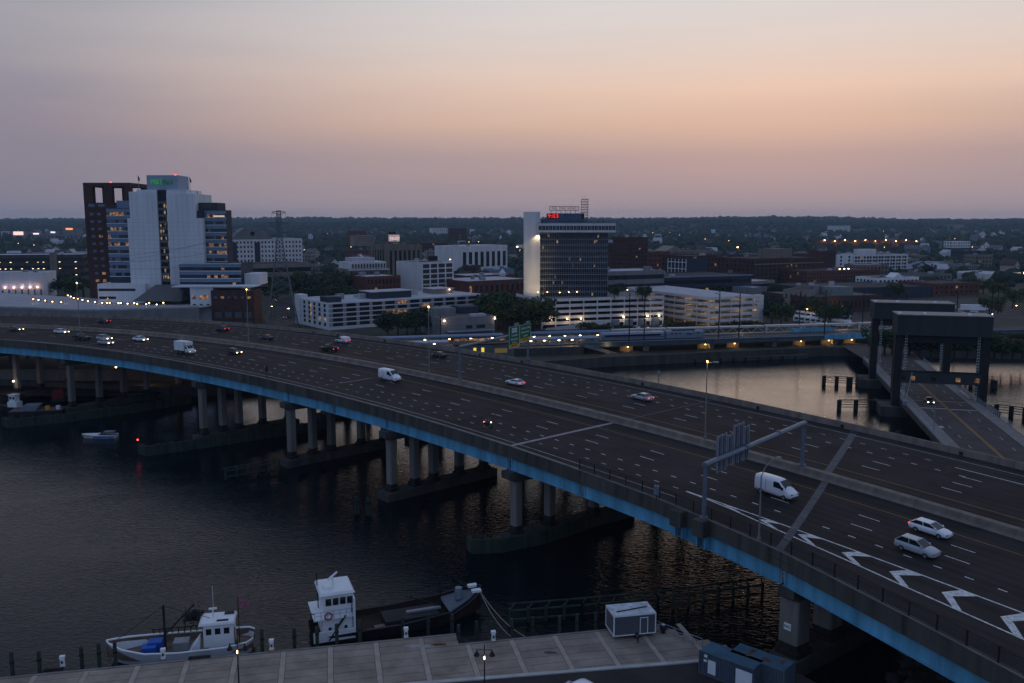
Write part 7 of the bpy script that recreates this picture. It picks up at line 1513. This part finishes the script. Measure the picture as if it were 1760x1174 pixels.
for i, (px, py, w_, l_) in enumerate(((343, 1132, .35, 2.3), (92, 1153, .3, 2.0))):
    p = P(px, py, 2.5); r = empty('timber_beam', p, QA, ('long', 'short')[i] + ' dark timber beam lying on the quay edge', 'beam'); m = MB(); m.box(-l_ / 2, l_ / 2, -w_ / 2, w_ / 2, 0, .28); m.box(-l_ / 2 + .2, -l_ / 2 + .35, -w_ / 2 - .03, w_ / 2 + .03, .05, .3); m.build('beam', timber_d, r)
def stain(name, px, py, rx, ry, m):
    c = P(px, py, 2.5); q = MB(); n = 18; pts = [(c.x + math.cos(a) * rx * k, c.y + math.sin(a) * ry * k) for a, k in ((i * 2 * math.pi / n, random.uniform(.7, 1.15)) for i in range(n))]; q.add([(*p, 2.512) for p in pts], [tuple(range(n))]); q.build(name, m, quay_root)
stain('rust_stain', 754, 1108, 1.0, .35, mat('rust_stain', (.12, .065, .03), .95, .5, 1.5)); stain('pale_stain', 716, 1110, 1.6, .5, mat('pale_stain', (.34, .31, .30), .9, .3, 1.5)); stain('damp_stain', 946, 1122, .9, .35, mat('damp_stain', (.09, .085, .08), .7, .3, 1.5))
# pier number plate
sg = empty('pier_sign', D(55, -4.2) * 1, heading(55), 'small white sign with dark letters on the right pier column', 'sign'); pc = P(1338, 1108, 5.0); col_p = D(55.0, -4.2); sg.location = (col_p.x, col_p.y, 5.4); sg.rotation_euler = (0, 0, heading(55) - 0)
box('plate', sg, -.45, .45, -1.33, -1.28, -.4, .4, sgn_w); text_mesh('lettering', 'NO', .5, steel_d, sg, (0, -1.35, 0), (R(90), 0, 0), .01)
# ---- dock under the left end of the bridge
dk = empty('dock', P(60, 700, 0), 0, 'dark timber dock with clutter under the left end of the bridge', 'dock'); o0 = dk.location
for i in range(14): box('dock_plank', dk, -26 + i * 4, -22.2 + i * 4, 8, 22, 1.6, 1.9, timber_d)
box('retaining_wall', dk, -40, 14, 24, 25, 0, 6.5, concrete); box('boat_ramp', dk, 14, 60, 23, 32, .5, 3.3, concrete_d)
bb_ = empty('tug_boat', P(22, 706, 0), R(170), 'small white tug wheelhouse docked at the far left', 'boat'); boat_hull(bb_, [(-4, 1.6, 1.4, 1.2, 0), (0, 1.8, 1.6, 1.2, 0), (3, 1.3, .9, 1.5, -.2), (4.4, .1, .05, 1.9, -.6)], hull_b); box('cabin', bb_, -2.2, .6, -1.1, 1.1, .7, 2.6, white_p); box('wheelhouse', bb_, -1.6, .2, -.9, .9, 2.6, 4.4, white_p); box('roof', bb_, -1.8, .5, -1.05, 1.05, 4.4, 4.55, white_p)
for x in (-1.2, -.3): box('window', bb_, x - .3, x + .3, .88, .94, 3.3, 4.0, wglass)
ba = empty('barge', P(62, 712, 0), R(12), 'grey deck barge stacked with pale panels beside the tug', 'barge'); box('hull', ba, -6, 7, -2.5, 2.5, -.5, 1.3, hull_b); box('deck', ba, -5.9, 6.9, -2.4, 2.4, 1.3, 1.36, deck_t)
for i in range(4): box('panel_stack', ba, -3.2 + .25 * i, .6 + .25 * i, -1.8, 1.6, 1.37 + i * .35, 1.68 + i * .35, steel_g)
for x, m_ in ((3.2, sgn_y), (5.8, white_p)): m = MB(); m.bar((x, -1, 1.36), (x, -1, 2.3), .5, 10, .6); m.build('tub', m_, ba)
cr_ = empty('red_crane', P(101, 690, 1.9), R(20), 'dark red crane body standing on the dock', 'crane'); box('cab', cr_, -1.3, 1.3, -1, 1, 1.0, 3.2, mat('crane_red', (.16, .02, .02), .6, .3)); box('undercarriage', cr_, -1.6, 1.6, -1.1, 1.1, 0, .98, steel_d); m = MB(); m.bar((.6, 0, 3.1), (2.6, 0, 7.0), .25, 4, .15); m.bar((2.6, 0, 7.0), (3.6, 0, 5.0), .2, 4, .12); m.build('boom', MATS['crane_red'], cr_)
for i, (px, py, e) in enumerate(((24, 656, 110), (125, 642, 100), (200, 632, 200), (255, 651, 160), (185, 640, 120))):
    p = P(px, py + 12, 3.0); h = max(A(px, py, p.y).z - 3, 1.2); r = empty('dock_lamp', p, 0, ORD[i] + ' warm lamp by distance on the dock under the bridge', 'lamp', 'dock lamps'); rod('post', r, (0, 0, 0), (0, 0, h), .06, steel_d); box('lamp_glass', r, -.18, .18, -.18, .18, h, h + .3, lamp_w if i == 0 else lamp_y); point_light('lamp_light', (0, -.6, h - .2), e, (1, .75, .55) if i == 0 else (1, .55, .18), .2, r)
